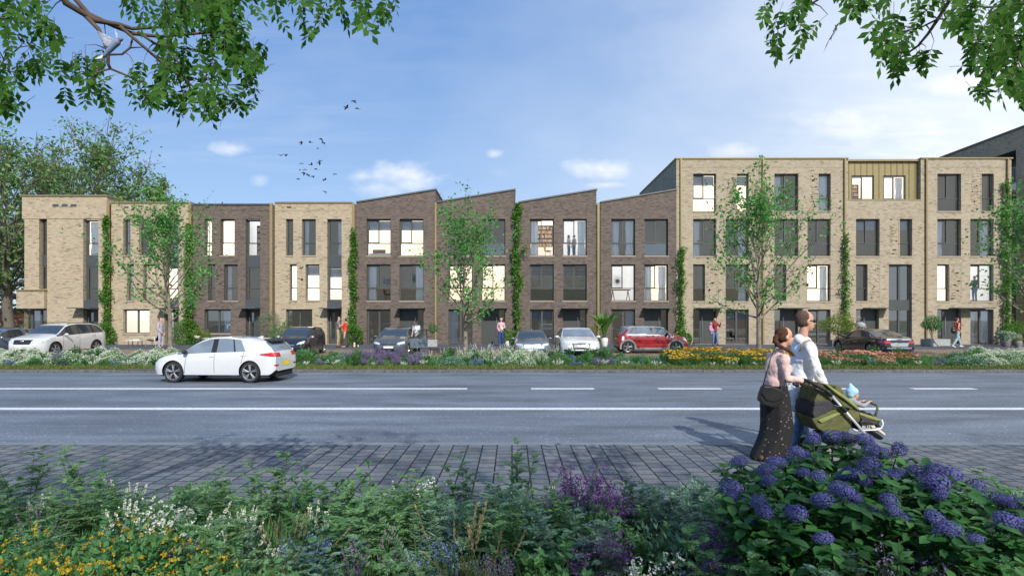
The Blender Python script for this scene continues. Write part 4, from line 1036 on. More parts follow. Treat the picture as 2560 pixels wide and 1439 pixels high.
def k_tier(seed, h=.5, ns=5, w=.16, lf=.036, mat='light', nf=9, fl=.45):
    """upright stems carrying tiers of spreading, feathery fronds"""
    rs = np.random.default_rng(seed); lb = LB(); st = []
    for k in range(ns):
        az = rs.random()*6.283; rr = w*math.sqrt(rs.random()); L = h*rs.uniform(.62, 1.05) if k else h
        b0 = Vector((math.cos(az)*rr*.4, math.sin(az)*rr*.4, 0)); tip = Vector((math.cos(az)*rr*1.3, math.sin(az)*rr*1.3, L)); st.append([b0, b0.lerp(tip, .5)+Vector((rs.normal()*.01, rs.normal()*.01, 0)), tip])
        for j in range(nf):
            t = .2+.8*(j+.5)/nf; q0 = b0.lerp(tip, t); a2 = j*2.4+rs.random(); FL = h*fl*(1.15-.8*t)*rs.uniform(.8, 1.2)
            d = Vector((math.cos(a2), math.sin(a2), rs.uniform(.15, .5)+t*.5)).normalized(); pts = [q0]
            for i in range(6): d = (d+Vector((0, 0, -.11))).normalized(); pts.append(pts[-1]+d*FL/6)
            st.append([pts[0], pts[3], pts[6]]); P, D, N, S_ = [], [], [], []
            for i in range(1, 7):
                ax = (pts[i]-pts[i-1]).normalized(); sd_ = ax.cross(Vector((0, 0, 1))).normalized()
                for hh in (0., .5):
                    q = pts[i-1].lerp(pts[i], hh)
                    for s in (1, -1): P.append(tuple(q)); D.append(tuple(sd_*s+ax*.6+Vector(rs.normal(size=3)*.12))); N.append(tuple(Vector((0, 0, 1))+Vector(rs.normal(size=3)*.25))); S_.append(1.15-.11*i)
            P.append(tuple(pts[-1])); D.append(tuple(d)); N.append((0, 0, 1)); S_.append(.7)
            S_ = np.array(S_); lb.add(*leaves(P, D, N, lf*S_, lf*.42*S_, .08))
    return [('foliage', lb.mesh('foliage', LM[mat])), ('stem', stems_mesh(st, .003))]
def k_leafy(seed, h=.45, w=.25, n=10, per=26, lf=.05, lw=.026, mat='fg', flowers=None, fcount=0, fsize=.02, up=.6, ftop=.75, sprays=False):
    """bushy stems with leaves all along; small flowers towards the tips"""
    rs = np.random.default_rng(seed); lb = LB(); st = []; fb = LB()
    for k in range(n):
        az = rs.random()*6.283; rr = w*math.sqrt(rs.random()); L = h*rs.uniform(.65, 1.08)*(1-.35*(rr/w)**2)
        tip = Vector((math.cos(az)*rr, math.sin(az)*rr, L)); b0 = Vector((math.cos(az)*rr*.25, math.sin(az)*rr*.25, 0))
        mid = b0.lerp(tip, .5)+Vector(rs.normal(size=3)*.025); st.append([b0, mid, tip])
        t = rs.random(per)**.8; B = np.where(t[:, None] < .5, np.array(b0)+(np.array(mid)-np.array(b0))*t[:, None]*2, np.array(mid)+(np.array(tip)-np.array(mid))*(t[:, None]-.5)*2)
        a2 = rs.random(per)*6.283; D = np.stack([np.cos(a2), np.sin(a2), np.full(per, up)+rs.normal(size=per)*.3], 1)
        s = (.7+.6*rs.random(per))*(1.1-.45*t)
        lb.add(*leaves(B, D, np.stack([-np.cos(a2)*.3, -np.sin(a2)*.3, np.ones(per)], 1)+rs.normal(size=(per, 3))*.3, lf*s, lw*s, .1))
        if flowers and fcount:
            m = fcount; t = ftop+(1-ftop)*rs.random(m); B = np.array(b0)+(np.array(tip)-np.array(b0))*t[:, None]+rs.normal(size=(m, 3))*np.array([.035, .035, .02])
            for q in range(3):
                D = rs.normal(size=(m, 3))+np.array([0, 0, .4]); fb.add(*leaves(B, D, rs.normal(size=(m, 3)), fsize*(.8+.4*rs.random(m)), fsize*.6))
    out = [('foliage', lb.mesh('foliage', LM[mat])), ('stem', stems_mesh(st))]
    if fb.V: out.append(('blossoms', fb.mesh('blossoms', PM[flowers])))
    return out
def k_spikes(seed, h=.42, w=.16, n=14, fl='white', mat='silver', sl=.13, sr=.011, leafn=22, lf=.07, lean=.45):
    rs = np.random.default_rng(seed); lb = LB(); fb = LB(); st = []
    for k in range(n):
        az = rs.random()*6.283; rr = w*math.sqrt(rs.random()); L = h*rs.uniform(.6, 1.05)
        b0 = Vector((math.cos(az)*rr*.3, math.sin(az)*rr*.3, 0)); tip = Vector((math.cos(az)*rr*(1+lean), math.sin(az)*rr*(1+lean), L)); st.append([b0, b0.lerp(tip, .5)+Vector((0, 0, .02)), tip])
        d = (tip-b0).normalized(); m = 46; t = rs.random(m); S = sl*rs.uniform(.7, 1.2)
        B = np.array(tip)-np.array(d)*S*t[:, None]*1.0; a2 = rs.random(m)*6.283
        D = np.stack([np.cos(a2), np.sin(a2), np.full(m, .7)], 1)
        fb.add(*leaves(B, D, rs.normal(size=(m, 3)), sr*(1.1+.9*t), sr*1.0, .1))
        a2 = rs.random(leafn)*6.283; t = rs.random(leafn)*.75
        B = np.array(b0)+(np.array(tip)-np.array(b0))*t[:, None]
        lb.add(*leaves(B, np.stack([np.cos(a2), np.sin(a2), np.full(leafn, .8)], 1), rs.normal(size=(leafn, 3))*.4+np.array([0, 0, 1]), lf*(1.1-t*.7), lf*.26))
    return [('foliage', lb.mesh('foliage', LM[mat])), ('stem', stems_mesh(st)), ('blossoms', fb.mesh('blossoms', PM[fl]))]
def k_daisy(seed, h=.5, w=.3, n=26, fl='yellow', r=.035, mat='fg', leafn=16):
    rs = np.random.default_rng(seed); lb = LB(); fb = LB(); st = []; kb = LB()
    for k in range(n):
        az = rs.random()*6.283; rr = w*math.sqrt(rs.random()); L = h*rs.uniform(.72, 1.03)
        b0 = Vector((math.cos(az)*rr*.6, math.sin(az)*rr*.6, 0)); tip = Vector((math.cos(az)*rr*1.15, math.sin(az)*rr*1.15, L)); st.append([b0, b0.lerp(tip, .5), tip])
        m = 11; a2 = np.arange(m)*6.283/m; tl = rs.normal(size=2)*.35+np.array([0, -.25])
        nn = unit(np.array([tl[0], tl[1], 1.0])); e1 = unit(np.cross(nn, [0, 1, .1])); e2 = np.cross(nn, e1)
        D = np.cos(a2)[:, None]*e1+np.sin(a2)[:, None]*e2 - nn*.18
        fb.add(*leaves(np.array(tip)+D*r*.15, D, np.tile(nn, (m, 1)), r*rs.uniform(.8, 1.15), r*.52, .02))
        for q in range(4):
            a = q*.8; dd = math.cos(a)*e1+math.sin(a)*e2; kb.add(*leaves([np.array(tip)-dd*r*.3+nn*.012], [dd], [nn], r*.6, r*.4, .15, .5))
        a2 = rs.random(leafn)*6.283; t = rs.random(leafn)*.88; B = np.array(b0)+(np.array(tip)-np.array(b0))*t[:, None]
        lb.add(*leaves(B, np.stack([np.cos(a2), np.sin(a2), np.full(leafn, .5)], 1), rs.normal(size=(leafn, 3))*.4+np.array([0, 0, 1]), .075*(1.1-t*.6), .028))
    return [('foliage', lb.mesh('foliage', LM[mat])), ('stem', stems_mesh(st)), ('blossoms', np_mesh('blossoms', np.concatenate(fb.V+kb.V), np.concatenate([q for q in fb.F]+[q+fb.k for q in kb.F]), [PM[fl], M['darkwood'] if fl == 'yellow' else M['gold']], [0]*(fb.k//4)+[1]*(kb.k//4)))]
def k_grass(seed, h=.5, n=110, mat='grass', seedheads=8, w=.006, spread=.55):
    rs = np.random.default_rng(seed); vs = []; fs = []; st = []; hb = LB()
    for k in range(n):
        az = rs.random()*6.283; L = h*rs.uniform(.5, 1.05); e = R(90-rs.random()**.7*spread*85); p = arch(rs, az, L, e, rs.uniform(.4, 1.3), 4)
        sd_ = Vector((-math.sin(az), math.cos(az), 0))
        o = len(vs)
        for i, q in enumerate(p): ww = w*(1-i/4.2); vs += [tuple(q-sd_*ww/2), tuple(q+sd_*ww/2)]
        for i in range(4): fs.append((o+2*i, o+2*i+1, o+2*i+3, o+2*i+2))
    out = [('blades', np_mesh('blades', vs, fs, [LM[mat]]))]
    for k in range(seedheads):
        az = rs.random()*6.283; p = arch(rs, az, h*1.25, R(rs.uniform(50, 82)), .5, 5); st.append(p)
        m = 40; t = rs.random(m); B = np.array(p[-1])+(np.array(p[-3])-np.array(p[-1]))*t[:, None]*.7; hb.add(*leaves(B, rs.normal(size=(m, 3))*.4+np.array(p[-1]-p[-3])*8, rs.normal(size=(m, 3)), .022, .007))
    if st: out += [('sprays', hb.mesh('sprays', LM['straw'])), ('stem', stems_mesh(st, .003))]
    return out
def k_mound(seed, h=.4, w=.35, n=900, lf=.035, lw=.022, mat='fg', fl=None, nf=0, fs_=.016, ftop=.0, balls=False):
    """dense rounded mound of small leaves, flowers over its surface"""
    rs = np.random.default_rng(seed); lb = LB(); fb = LB()
    d = unit(rs.normal(size=(n, 3))); d[:, 2] = np.abs(d[:, 2]); rr = (.35+.65*rs.random(n))**.6
    bump_ = 1+.22*np.sin(d[:, 0]*5+seed)*np.cos(d[:, 1]*4+seed*2)
    P = d*np.array([w, w, h])*(rr*bump_)[:, None]*np.array([1, 1, .95])
    lb.add(*leaves(P, d+rs.normal(size=(n, 3))*.6, d*.6+rs.normal(size=(n, 3))*.5+np.array([0, 0, .5]), lf*(.6+.8*rs.random(n)), lw))
    out = [('foliage', lb.mesh('foliage', LM[mat]))]
    if fl:
        d = unit(rs.normal(size=(nf, 3))+np.array([0, -.25, ftop])); d[:, 2] = np.abs(d[:, 2])
        bump_ = 1.0+.22*np.sin(d[:, 0]*5+seed)*np.cos(d[:, 1]*4+seed*2)
        P = d*np.array([w, w, h])*bump_[:, None]*(1.0+.06*rs.random(nf))[:, None]
        k = 6 if balls else 4
        for q in range(k):
            fb.add(*leaves(P, d*.6+rs.normal(size=(nf, 3))*.8, rs.normal(size=(nf, 3))+d, fs_*(.8+.4*rs.random(nf)), fs_*.75))
        out.append(('blossoms', fb.mesh('blossoms', PM[fl])))
    return out
KIND = {}
def kind(key, name, desc, cat, variants): KIND[key] = (name, desc, cat, variants)
kind('pin', 'leafy_plant', 'green feathery-leaved perennial', 'plant', [k_tier(1, .46, 7, .2, .04, 'fg'), k_tier(2, .42, 8, .22, .045, 'fg'), k_tier(3, .55, 4, .12, .036, 'fg', 10, .36)])
kind('pinl', 'pale_leafy_plant', 'pale green fine-leaved perennial', 'plant', [k_tier(4, .46, 8, .22, .04, 'light'), k_tier(5, .58, 6, .16, .04, 'light', 10, .45)])
kind('pins', 'silvery_plant', 'silvery green plant with serrated leaflets', 'plant', [k_tier(6, .42, 9, .22, .045, 'silver'), k_mound(7, .36, .3, 900, .05, .018, 'silver')])
kind('fern', 'fern', 'blue-green fern with arching fronds', 'fern', [k_pinnate(8, .5, 13, .06, 14, 'silver', (35, 70), 1.3, .2), k_pinnate(9, .45, 15, .055, 14, 'fg', (30, 70), 1.4, .22)])
kind('broad', 'broadleaf_plant', 'dark green plant with broad oval leaves', 'plant', [k_leafy(10, .42, .22, 12, 20, .075, .042), k_leafy(11, .5, .16, 8, 24, .07, .038), k_leafy(12, .36, .26, 14, 18, .09, .048, 'hyd')])
kind('bush', 'small_shrub', 'dense green small-leaved shrub', 'shrub', [k_mound(13, .4, .34, 1300, .04, .024), k_mound(14, .34, .38, 1200, .045, .026, 'light'), k_leafy(15, .45, .26, 20, 34, .045, .022)])
kind('grass', 'grass_tuft', 'arching grass with brown seed heads', 'grass tuft', [k_grass(16, .5, 120), k_grass(17, .42, 150, spread=.7)])
kind('tuft', 'green_grass_tuft', 'tuft of narrow green leaves', 'grass tuft', [k_grass(18, .36, 150, 'fg', 0, .008, .75), k_grass(19, .3, 130, 'fg', 0, .008, .8)])
kind('wsp', 'white_spike_plant', 'plant with white flower spikes', 'flower', [k_spikes(20, .36, .15, 12), k_spikes(21, .32, .17, 10, sl=.10), k_spikes(22, .45, .14, 13)])
kind('psp', 'purple_spike_plant', 'plant with lilac flower spikes', 'flower', [k_spikes(23, .42, .14, 11, 'lilac', 'fg', .15, .008), k_spikes(24, .4, .12, 9, 'violet', 'fg', .15, .008)])
kind('pur', 'purple_flower_plant', 'airy plant with small purple flowers', 'flower', [k_leafy(25, .55, .24, 22, 26, .028, .012, 'fg', 'violet', 26, .017, ftop=.6), k_leafy(26, .5, .26, 20, 24, .028, .012, 'fg', 'purple', 26, .017, ftop=.6)])
kind('wfl', 'white_flower_plant', 'plant dotted with round white flowers', 'flower', [k_leafy(27, .42, .24, 18, 26, .05, .026, 'fg', 'white', 9, .022, ftop=.75), k_mound(28, .36, .3, 900, .045, .026, 'fg', 'white', 70, .022, .4, True)])
kind('blu', 'blue_flower_plant', 'low plant with bright blue flowers', 'flower', [k_leafy(29, .36, .2, 14, 22, .03, .012, 'fg', 'blue', 12, .018, ftop=.65)])
kind('yfl', 'yellow_flower_bush', 'bush full of orange-yellow blossoms', 'bush', [k_mound(30, .46, .42, 1500, .045, .026, 'fg', 'dull', 170, .0165, .3, True), k_mound(31, .42, .40, 1400, .045, .026, 'fg', 'dull', 140, .0165, .3, True)])
# kinds of the far strip: larger, as they stand three to five times farther off
kind('WM', 'white_flower_bush', 'bushy mass of small white flowers', 'flower bush', [k_mound(40, .52, .5, 1500, .06, .035, 'fg', 'white', 700, .03, .6), k_mound(41, .46, .55, 1500, .06, .035, 'fg', 'white', 560, .03, .6), k_mound(42, .5, .5, 1500, .06, .035, 'light', 'white', 380, .03, .6)])
kind('PU', 'purple_flower_clump', 'upright clump of purple flowers', 'flower', [k_leafy(43, .62, .34, 30, 30, .06, .026, 'fg', 'purple', 17, .030, ftop=.66), k_leafy(44, .56, .34, 28, 30, .06, .026, 'fg', 'purple', 15, .030, ftop=.64)])
kind('WS', 'white_spire_plant', 'clump of tall thin white flower spires', 'flower', [k_spikes(45, .72, .34, 20, 'white', 'fg', .3, .016, 34, .10, .35), k_spikes(46, .64, .32, 18, 'white', 'fg', .26, .016, 34, .10, .35)])
kind('GB', 'green_shrub', 'leafy green shrub', 'shrub', [k_leafy(47, .6, .36, 26, 40, .085, .04), k_mound(48, .5, .45, 1600, .075, .04), k_pinnate(49, .7, 28, .08), k_mound(50, .44, .45, 1400, .07, .04, 'silver'), k_leafy(55, .75, .26, 16, 40, .09, .045)])
kind('CF', 'yellow_daisy_clump', 'clump of yellow daisies with dark centres', 'flower', [k_daisy(51, .62, .46, 70, 'yellow', .055), k_daisy(52, .56, .46, 62, 'yellow', .055)])
kind('SA', 'salmon_flower_clump', 'clump of salmon-pink daisies', 'flower', [k_daisy(53, .52, .44, 66, 'salmon', .045), k_daisy(54, .46, .44, 58, 'salmon', .045)])
kind('LW', 'low_white_tuft', 'low tuft with short white spikes', 'flower', [k_spikes(56, .28, .2, 16, 'white', 'silver', .12, .018, 16, .07), k_spikes(57, .24, .2, 14, 'white', 'silver', .1, .018, 16, .07)])
kind('BL', 'blue_flower_clump', 'clump of blue and violet flowers', 'flower', [k_leafy(58, .4, .3, 20, 26, .05, .02, 'fg', 'blue', 12, .03, ftop=.6)])
kind('FE', 'dark_fern', 'dark green fern', 'fern', [k_pinnate(59, .6, 16, .09, 14, 'fg', (25, 60), 1.2, .22)])
MARKS = [(60, 'the left edge'), (160, 'the white SUV'), (300, 'the dropped kerb'), (425, 'the first street tree'), (590, 'the white hatchback'), (760, 'the black microcar'), (862, 'the embracing couple'), (975, 'the grey hatchback'), (1080, 'the square planter'), (1165, 'the second street tree'),
         (1253, 'the blue-trousered woman'), (1331, 'the grey saloon'), (1450, 'the white saloon'), (1580, 'the red car tail'), (1690, 'the red car nose'), (1790, 'the mother'), (1890, 'the third street tree'), (1960, 'the strolling couple'), (2100, 'the pushchair'), (2200, 'the black coupe'), (2320, 'the empty bay'), (2395, 'the striding woman'), (2470, 'the right-hand pots'), (2540, 'the right edge')]
def mark(px): return min(MARKS, key=lambda m: abs(m[0]-px))[1]
NP = [0]
def put(key, px, Y, scale=1., zone='near', z=0., lab=None, v=None):
    name, desc, cat, var = KIND[key]
    vv = var[v if v is not None else NP[0] % len(var)]; NP[0] += 1
    x = gx(px, Y)
    if lab is None:
        row = ('front' if Y < 3.2 else 'middle' if Y < 4.1 else 'back') if zone == 'near' else ('front' if Y < 18.7 else 'middle' if Y < 20.6 else 'rear')
        lab = f"{desc}, {zone} {'bed' if zone == 'near' else 'strip'} {row} row, by {mark(px)}"
    t = thing(name, lab, cat, (x, Y, z), rng.random()*6.283, f"{name.replace('_', ' ')}s in the {'near bed' if zone == 'near' else 'far strip'}", scale)
    for (pn, me) in vv: link(pn, me, t)
    return t
rp = random.Random(5)
# far strip, by what grows where
def zone_kinds(px):
    if px < 130: return ['WM', 'WM', 'WM', 'GB']
    if px < 330: return ['WM', 'WM', 'GB', 'GB', 'PU', 'BL']
    if px < 440: return ['BL', 'GB', 'GB', 'WM']
    if px < 760: return ['GB', 'WM', 'GB', 'FE']
    if px < 880: return ['GB', 'GB', 'PU', 'FE']
    if px < 1075: return ['PU', 'PU', 'PU', 'GB', 'PU', 'FE']
    if px < 1180: return ['WS', 'GB', 'PU', 'FE']
    if px < 1400: return ['WS', 'WS', 'GB', 'WM']
    if px < 1560: return ['GB', 'FE', 'GB', 'PU', 'BL']
    if px < 1680: return ['GB', 'GB', 'FE', 'BL']
    if px < 1925: return ['CF', 'CF', 'CF', 'GB']
    if px < 2030: return ['GB', 'CF', 'PU']
    if px < 2270: return ['SA', 'SA', 'SA', 'GB']
    if px < 2420: return ['GB', 'FE', 'GB', 'BL', 'PU']
    return ['WM', 'WM', 'WM', 'GB']
for row, (Y, sp_, sc) in enumerate([(21.9, .78, .78), (21.0, .72, .86), (20.1, .68, .92), (19.3, .62, .9), (18.8, .55, .66)]):
    x = gx(-60, Y)
    while x < gx(2620, Y):
        px = HX + x*F/Y
        k = rp.choice(zone_kinds(px))
        if row == 0 and k in ('CF', 'SA'): k = rp.choice((k, 'GB'))
        s_ = sc*rp.uniform(.78, 1.15)
        if 1540 < px < 1690 or 2290 < px < 2370: s_ *= .74
        if row >= 3: s_ *= .85
        put(k, px+rp.uniform(-12, 12), Y+rp.uniform(-.25, .25), s_, 'far', .06)
        x += sp_*rp.uniform(.85, 1.2)
x = gx(-40, 18.5)
while x < gx(2600, 18.5):
    px = HX+x*F/18.5; put(rp.choice(['LW', 'LW', 'GB', 'BL', 'LW']), px, 18.55+rp.uniform(-.15, .25), rp.uniform(.6, .95), 'far', .06)
    x += rp.uniform(.6, 1.15)
# near bed
occupied = []
def near(key, px, Y, s=1., v=None): put(key, px, Y, s, 'near', 0., None, v); occupied.append((gx(px, Y), Y))
for (k, px, Y, s, v) in [('pinl', 60, 4.55, 1.05, 1), ('pinl', 235, 4.6, 1.1, 1), ('pinl', 170, 4.2, 1.0, 0), ('pin', 320, 4.3, .9, 0), ('pinl', 650, 4.45, 1.08, 1), ('pin', 760, 4.2, 1.0, 2), ('broad', 740, 4.55, 1.05, 1), ('broad', 890, 4.5, 1.22, 1), ('pinl', 870, 4.15, .95, 0), ('pin', 800, 3.7, .9, 1), ('pin', 1170, 4.55, 1.1, 2), ('pin', 1285, 4.65, 1.25, 2),
     ('pins', 1215, 4.1, 1.15, 0), ('pins', 1130, 3.9, 1.0, 0), ('pur', 1450, 4.25, 1.18, 0), ('pur', 1520, 4.15, 1.02, 0), ('bush', 1490, 3.8, 1.0, 0), ('pur', 1500, 3.35, .85, 0), ('pur', 1240, 3.3, .6, 1), ('pins', 1670, 4.2, 1.12, 0), ('pins', 1740, 3.9, 1.15, 0), ('pins', 1700, 3.6, 1.0, 1), ('pur', 1840, 3.3, .95, 0), ('pur', 1790, 3.1, .8, 0),
     ('wsp', 610, 4.0, .9, 0), ('wsp', 500, 4.1, .95, 1), ('wsp', 590, 3.5, .95, 2), ('wsp', 660, 3.6, .8, 1), ('wsp', 790, 4.0, .8, 2), ('wfl', 400, 3.95, 1.0, 0), ('wfl', 440, 3.75, .9, 1), ('wfl', 340, 3.9, .9, 0), ('blu', 770, 3.55, 1.0, 0), ('blu', 1090, 3.5, .9, 0), ('psp', 100, 3.8, 1.0, 0), ('psp', 450, 3.4, .9, 1), ('psp', 930, 3.4, 1.0, 0), ('psp', 900, 3.3, .9, 1),
     ('fern', 70, 3.5, 1.1, 1), ('fern', 30, 3.3, 1.0, 0), ('fern', 1060, 3.45, 1.1, 0), ('fern', 1110, 3.6, 1.05, 0), ('grass', 1140, 2.95, 1.15, 0), ('grass', 1210, 3.1, 1.0, 1), ('grass', 720, 3.3, 1.0, 1), ('tuft', 880, 3.0, 1.1, 0), ('tuft', 1340, 3.0, 1.2, 1), ('broad', 1330, 3.5, 1.0, 2), ('broad', 1380, 3.2, 1.1, 0), ('broad', 1310, 3.9, .9, 0), ('broad', 1620, 3.7, 1., 0),
     ('yfl', 60, 3.0, .95, 0), ('yfl', 210, 3.15, 1.0, 1), ('yfl', 330, 3.1, 1.02, 0), ('yfl', 430, 2.95, .9, 1), ('yfl', 160, 2.75, 1., 1), ('yfl', 300, 2.72, .9, 0), ('wsp', 1400, 2.75, 1.0, 0), ('wsp', 1540, 2.85, .9, 1), ('wsp', 1640, 2.7, 1.05, 2), ('wfl', 1660, 3.15, .85, 0), ('wsp', 1700, 2.72, .95, 0), ('tuft', 1760, 2.75, 1.1, 0), ('wsp', 690, 3.0, .75, 1), ('broad', 690, 2.7, 1.05, 0), ('bush', 560, 2.85, 1.05, 0),
     ('pinl', 2400, 4.4, .9, 1), ('broad', 2385, 4.5, .95, 1), ('pinl', 2520, 4.3, .8, 0), ('tuft', 2300, 4.5, .8, 0), ('pur', 2080, 2.75, .8, 0), ('pur', 2250, 2.8, .7, 0), ('pins', 2240, 2.95, .9, 1), ('pins', 1960, 2.75, .9, 1), ('pinl', 2150, 3.0, .75, 0), ('grass', 2120, 2.8, .9, 1), ('wsp', 1900, 2.72, .75, 1), ('pur', 2400, 2.9, .75, 0), ('fern', 2470, 2.9, .9, 1), ('psp', 1990, 2.9, .7, 0), ('pin', 2330, 3.05, .7, 0), ('pin', 1850, 3.0, 1.15, 0), ('pinl', 1930, 2.95, 1.1, 1), ('pins', 2010, 2.9, 1.2, 0), ('fern', 2110, 2.95, 1.2, 1), ('broad', 2190, 2.9, 1.35, 0), ('pur', 2270, 2.9, 1.05, 1), ('broad', 2290, 3.0, 1.4, 1), ('pin', 2400, 2.9, 1.2, 1), ('pins', 2460, 2.85, 1.1, 0), ('pinl', 2540, 2.9, 1.1, 0), ('tuft', 2080, 2.85, 1.5, 0), ('pinl', 2555, 3.6, 1.1, 1), ('pins', 2500, 3.9, 1.0, 0), ('pin', 2300, 4.0, .8, 2),
     ('pinl', 540, 4.5, .8, 1), ('pin', 980, 4.5, .85, 0), ('pin', 450, 4.4, .75, 1), ('pin', 1080, 4.4, .8, 1), ('pin', 1600, 4.5, .8, 1), ('broad', 1560, 4.6, .7, 0), ('pinl', 1380, 4.4, .75, 0)]:
    near(k, px, Y, s, v)
fill = ['pin', 'pin', 'bush', 'broad', 'pins', 'pin', 'tuft', 'wsp', 'fern', 'wfl', 'pinl', 'bush', 'bush', 'pinl', 'psp', 'fern', 'pins', 'blu']
Y = 4.62
while Y > 2.35:
    x = -Y*.98
    while x < Y*.98:
        xx, yy = x+rp.uniform(-.1, .1), Y+rp.uniform(-.1, .1); px = HX+xx*F/yy
        hyd = px > 1815 and yy < 4.2
        if not hyd and all((xx-a)**2+(yy-b_)**2 > .042 for a, b_ in occupied):
            k = rp.choice(fill)
            if px < 420 and yy < 3.1: k = 'yfl'
            near(k, px, yy, rp.uniform(.82, 1.15)*(1 if yy < 4.2 else .82))
        x += .27
    Y -= .27
# hydrangeas
def floret_head(seed, r=.078):
    rs = np.random.default_rng(seed); fb = LB(); n = 130
    i = np.arange(n)+.5; ph = np.arccos(1-1.7*i/n); th = np.pi*(1+5**.5)*i
    d = np.stack([np.cos(th)*np.sin(ph), np.sin(th)*np.sin(ph), np.cos(ph)], 1)
    lump = 1+.12*np.sin(d[:, 0]*7+seed)*np.cos(d[:, 1]*6)
    P = d*r*lump[:, None]*np.array([1, 1, .85])+rs.normal(size=(n, 3))*.003
    t1 = unit(np.cross(d, [.3, .2, 1])); t2 = np.cross(d, t1); a0 = rs.random(n)*6.283
    for q in range(4):
        a = a0+q*math.pi/2; D = np.cos(a)[:, None]*t1+np.sin(a)[:, None]*t2+d*.22
        fb.add(*leaves(P, D, d, .0125, .0125, .02, .55))
    return fb.mesh('flower_head', PM['hyd'])
HEADS = [floret_head(s) for s in (1, 2, 3)]
def hydrangea(label, heads, seed):
    """heads: list of (px, py, Y, size)"""
    rs = np.random.default_rng(seed)
    extra = [(a+rs.uniform(-34, 34), b_+rs.uniform(6, 40), Y+rs.uniform(-.05, .12), s*rs.uniform(.55, .85)) for (a, b_, Y, s) in heads if rs.random() < .55 and b_ < 1330]
    heads = heads+extra
    pts = [Vector((gx(a, Y), Y, gz(b_, Y))) for (a, b_, Y, s) in heads]
    cx = sum(p.x for p in pts)/len(pts); cy = sum(p.y for p in pts)/len(pts)
    t = thing('hydrangea_bush', label, 'bush', (cx, cy, 0), 0, 'blue hydrangeas'); o = Vector((cx, cy, 0))
    lb = LB(); st = MB()
    for k, (p, hd) in enumerate(zip(pts, heads)):
        q = p-o; sz = hd[3]*rs.uniform(.60, .82)*(.9 if hd[2] < 3.2 else 1); h_ = link('flower_head', HEADS[k % 3], t, q, (rs.normal()*.35, rs.normal()*.35, rs.random()*6.28), (sz*rs.uniform(.9, 1.2), sz*rs.uniform(.9, 1.1), sz*rs.uniform(.75, 1.05)))
        b0 = Vector((q.x*.45, q.y*.45+.05, 0)); mid = b0.lerp(q, .55)+Vector((0, 0, .05)); st.tube([b0, mid, q], [.007, .005, .0035], 5, caps=False)
        # leaf pairs under the head and down the stem
        m = 56; tt = np.concatenate([rs.random(m-7)**.8*.68+.30, np.full(7, .93)]); B = np.array(b0)+(np.array(q)-np.array(b0))*tt[:, None]+rs.normal(size=(m, 3))*np.array([.06, .06, .025]); a2 = rs.random(m)*6.283
        D = np.stack([np.cos(a2), np.sin(a2), -.15+rs.normal(size=m)*.25], 1); N = np.stack([-np.cos(a2)*.15, -np.sin(a2)*.15-.15, np.ones(m)], 1)+rs.normal(size=(m, 3))*.2
        s = .8+.5*rs.random(m); L_, W_ = .078*s, .049*s; S = unit(np.cross(unit(D), N)); Dn = unit(D); Un = np.cross(S, Dn)
        # six-point oval leaf folded along the midrib
        P0 = B; c = [P0, P0+Dn*(L_*.28)[:, None]+S*(W_*.42)[:, None]+Un*.006, P0+Dn*(L_*.62)[:, None]+S*(W_*.44)[:, None]+Un*.005, P0+Dn*L_[:, None]-Un*.008, P0+Dn*(L_*.62)[:, None]-S*(W_*.44)[:, None]+Un*.005, P0+Dn*(L_*.28)[:, None]-S*(W_*.42)[:, None]+Un*.006]
        V = np.stack(c, 1).reshape(-1, 3); k6 = np.arange(m)[:, None]*6
        Fq = np.concatenate([k6+np.array([0, 1, 2, 3]), k6+np.array([0, 3, 4, 5])]); lb.add(V, Fq)
    link('foliage', lb.mesh('foliage', LM['hyd']), t); part('stem', st, M['stem'], t)
hydrangea('largest blue hydrangea, directly in front of the pushchair', [(2033,1095,3.75,1.0),(2082,1090,3.85,.85),(2160,1098,3.8,1.05),(2115,1092,3.9,.7),(1993,1130,3.6,.9),(1940,1155,3.6,1.0),(1975,1152,3.7,.8),(2178,1122,3.6,.95),(2205,1130,3.7,.75),(2248,1122,3.7,.95),(1918,1172,3.4,.95),(1920,1200,3.3,.7),(2008,1180,3.3,.8),(2045,1192,3.3,.75),(2140,1185,3.3,1.05),(2120,1178,3.45,.8),(2175,1165,3.3,1.0),(2195,1190,3.35,.8),(2228,1185,3.4,.85),(2250,1182,3.5,.6)], 81)
hydrangea('blue hydrangea at the lower left of the hydrangea group', [(1850,1152,3.5,.9),(1840,1158,3.7,.7),(1826,1218,3.25,.95),(1830,1240,3.15,.65),(1898,1255,3.05,.95),(1912,1280,2.95,.85),(1990,1282,2.95,1.0),(1970,1272,3.1,.7),(2055,1250,3.0,1.1),(2095,1222,3.1,1.0),(2118,1235,3.0,.9),(2060,1345,2.8,1.0)], 82)
hydrangea('blue hydrangea reaching to the right edge of the photo', [(2222,1250,3.1,1.05),(2232,1275,3.0,.8),(2292,1182,3.5,1.0),(2335,1172,3.4,1.0),(2372,1190,3.4,1.1),(2340,1205,3.25,1.15),(2350,1235,3.15,.8),(2440,1218,3.4,1.05),(2430,1225,3.5,.8),(2500,1250,3.3,.85),(2525,1255,3.4,.8),(2340,1298,2.95,1.1),(2368,1325,2.85,1.05),(2515,1300,2.9,1.2),(2545,1310,2.9,1.0),(2555,1260,3.3,.8),(2440,1345,2.75,.6)], 83)
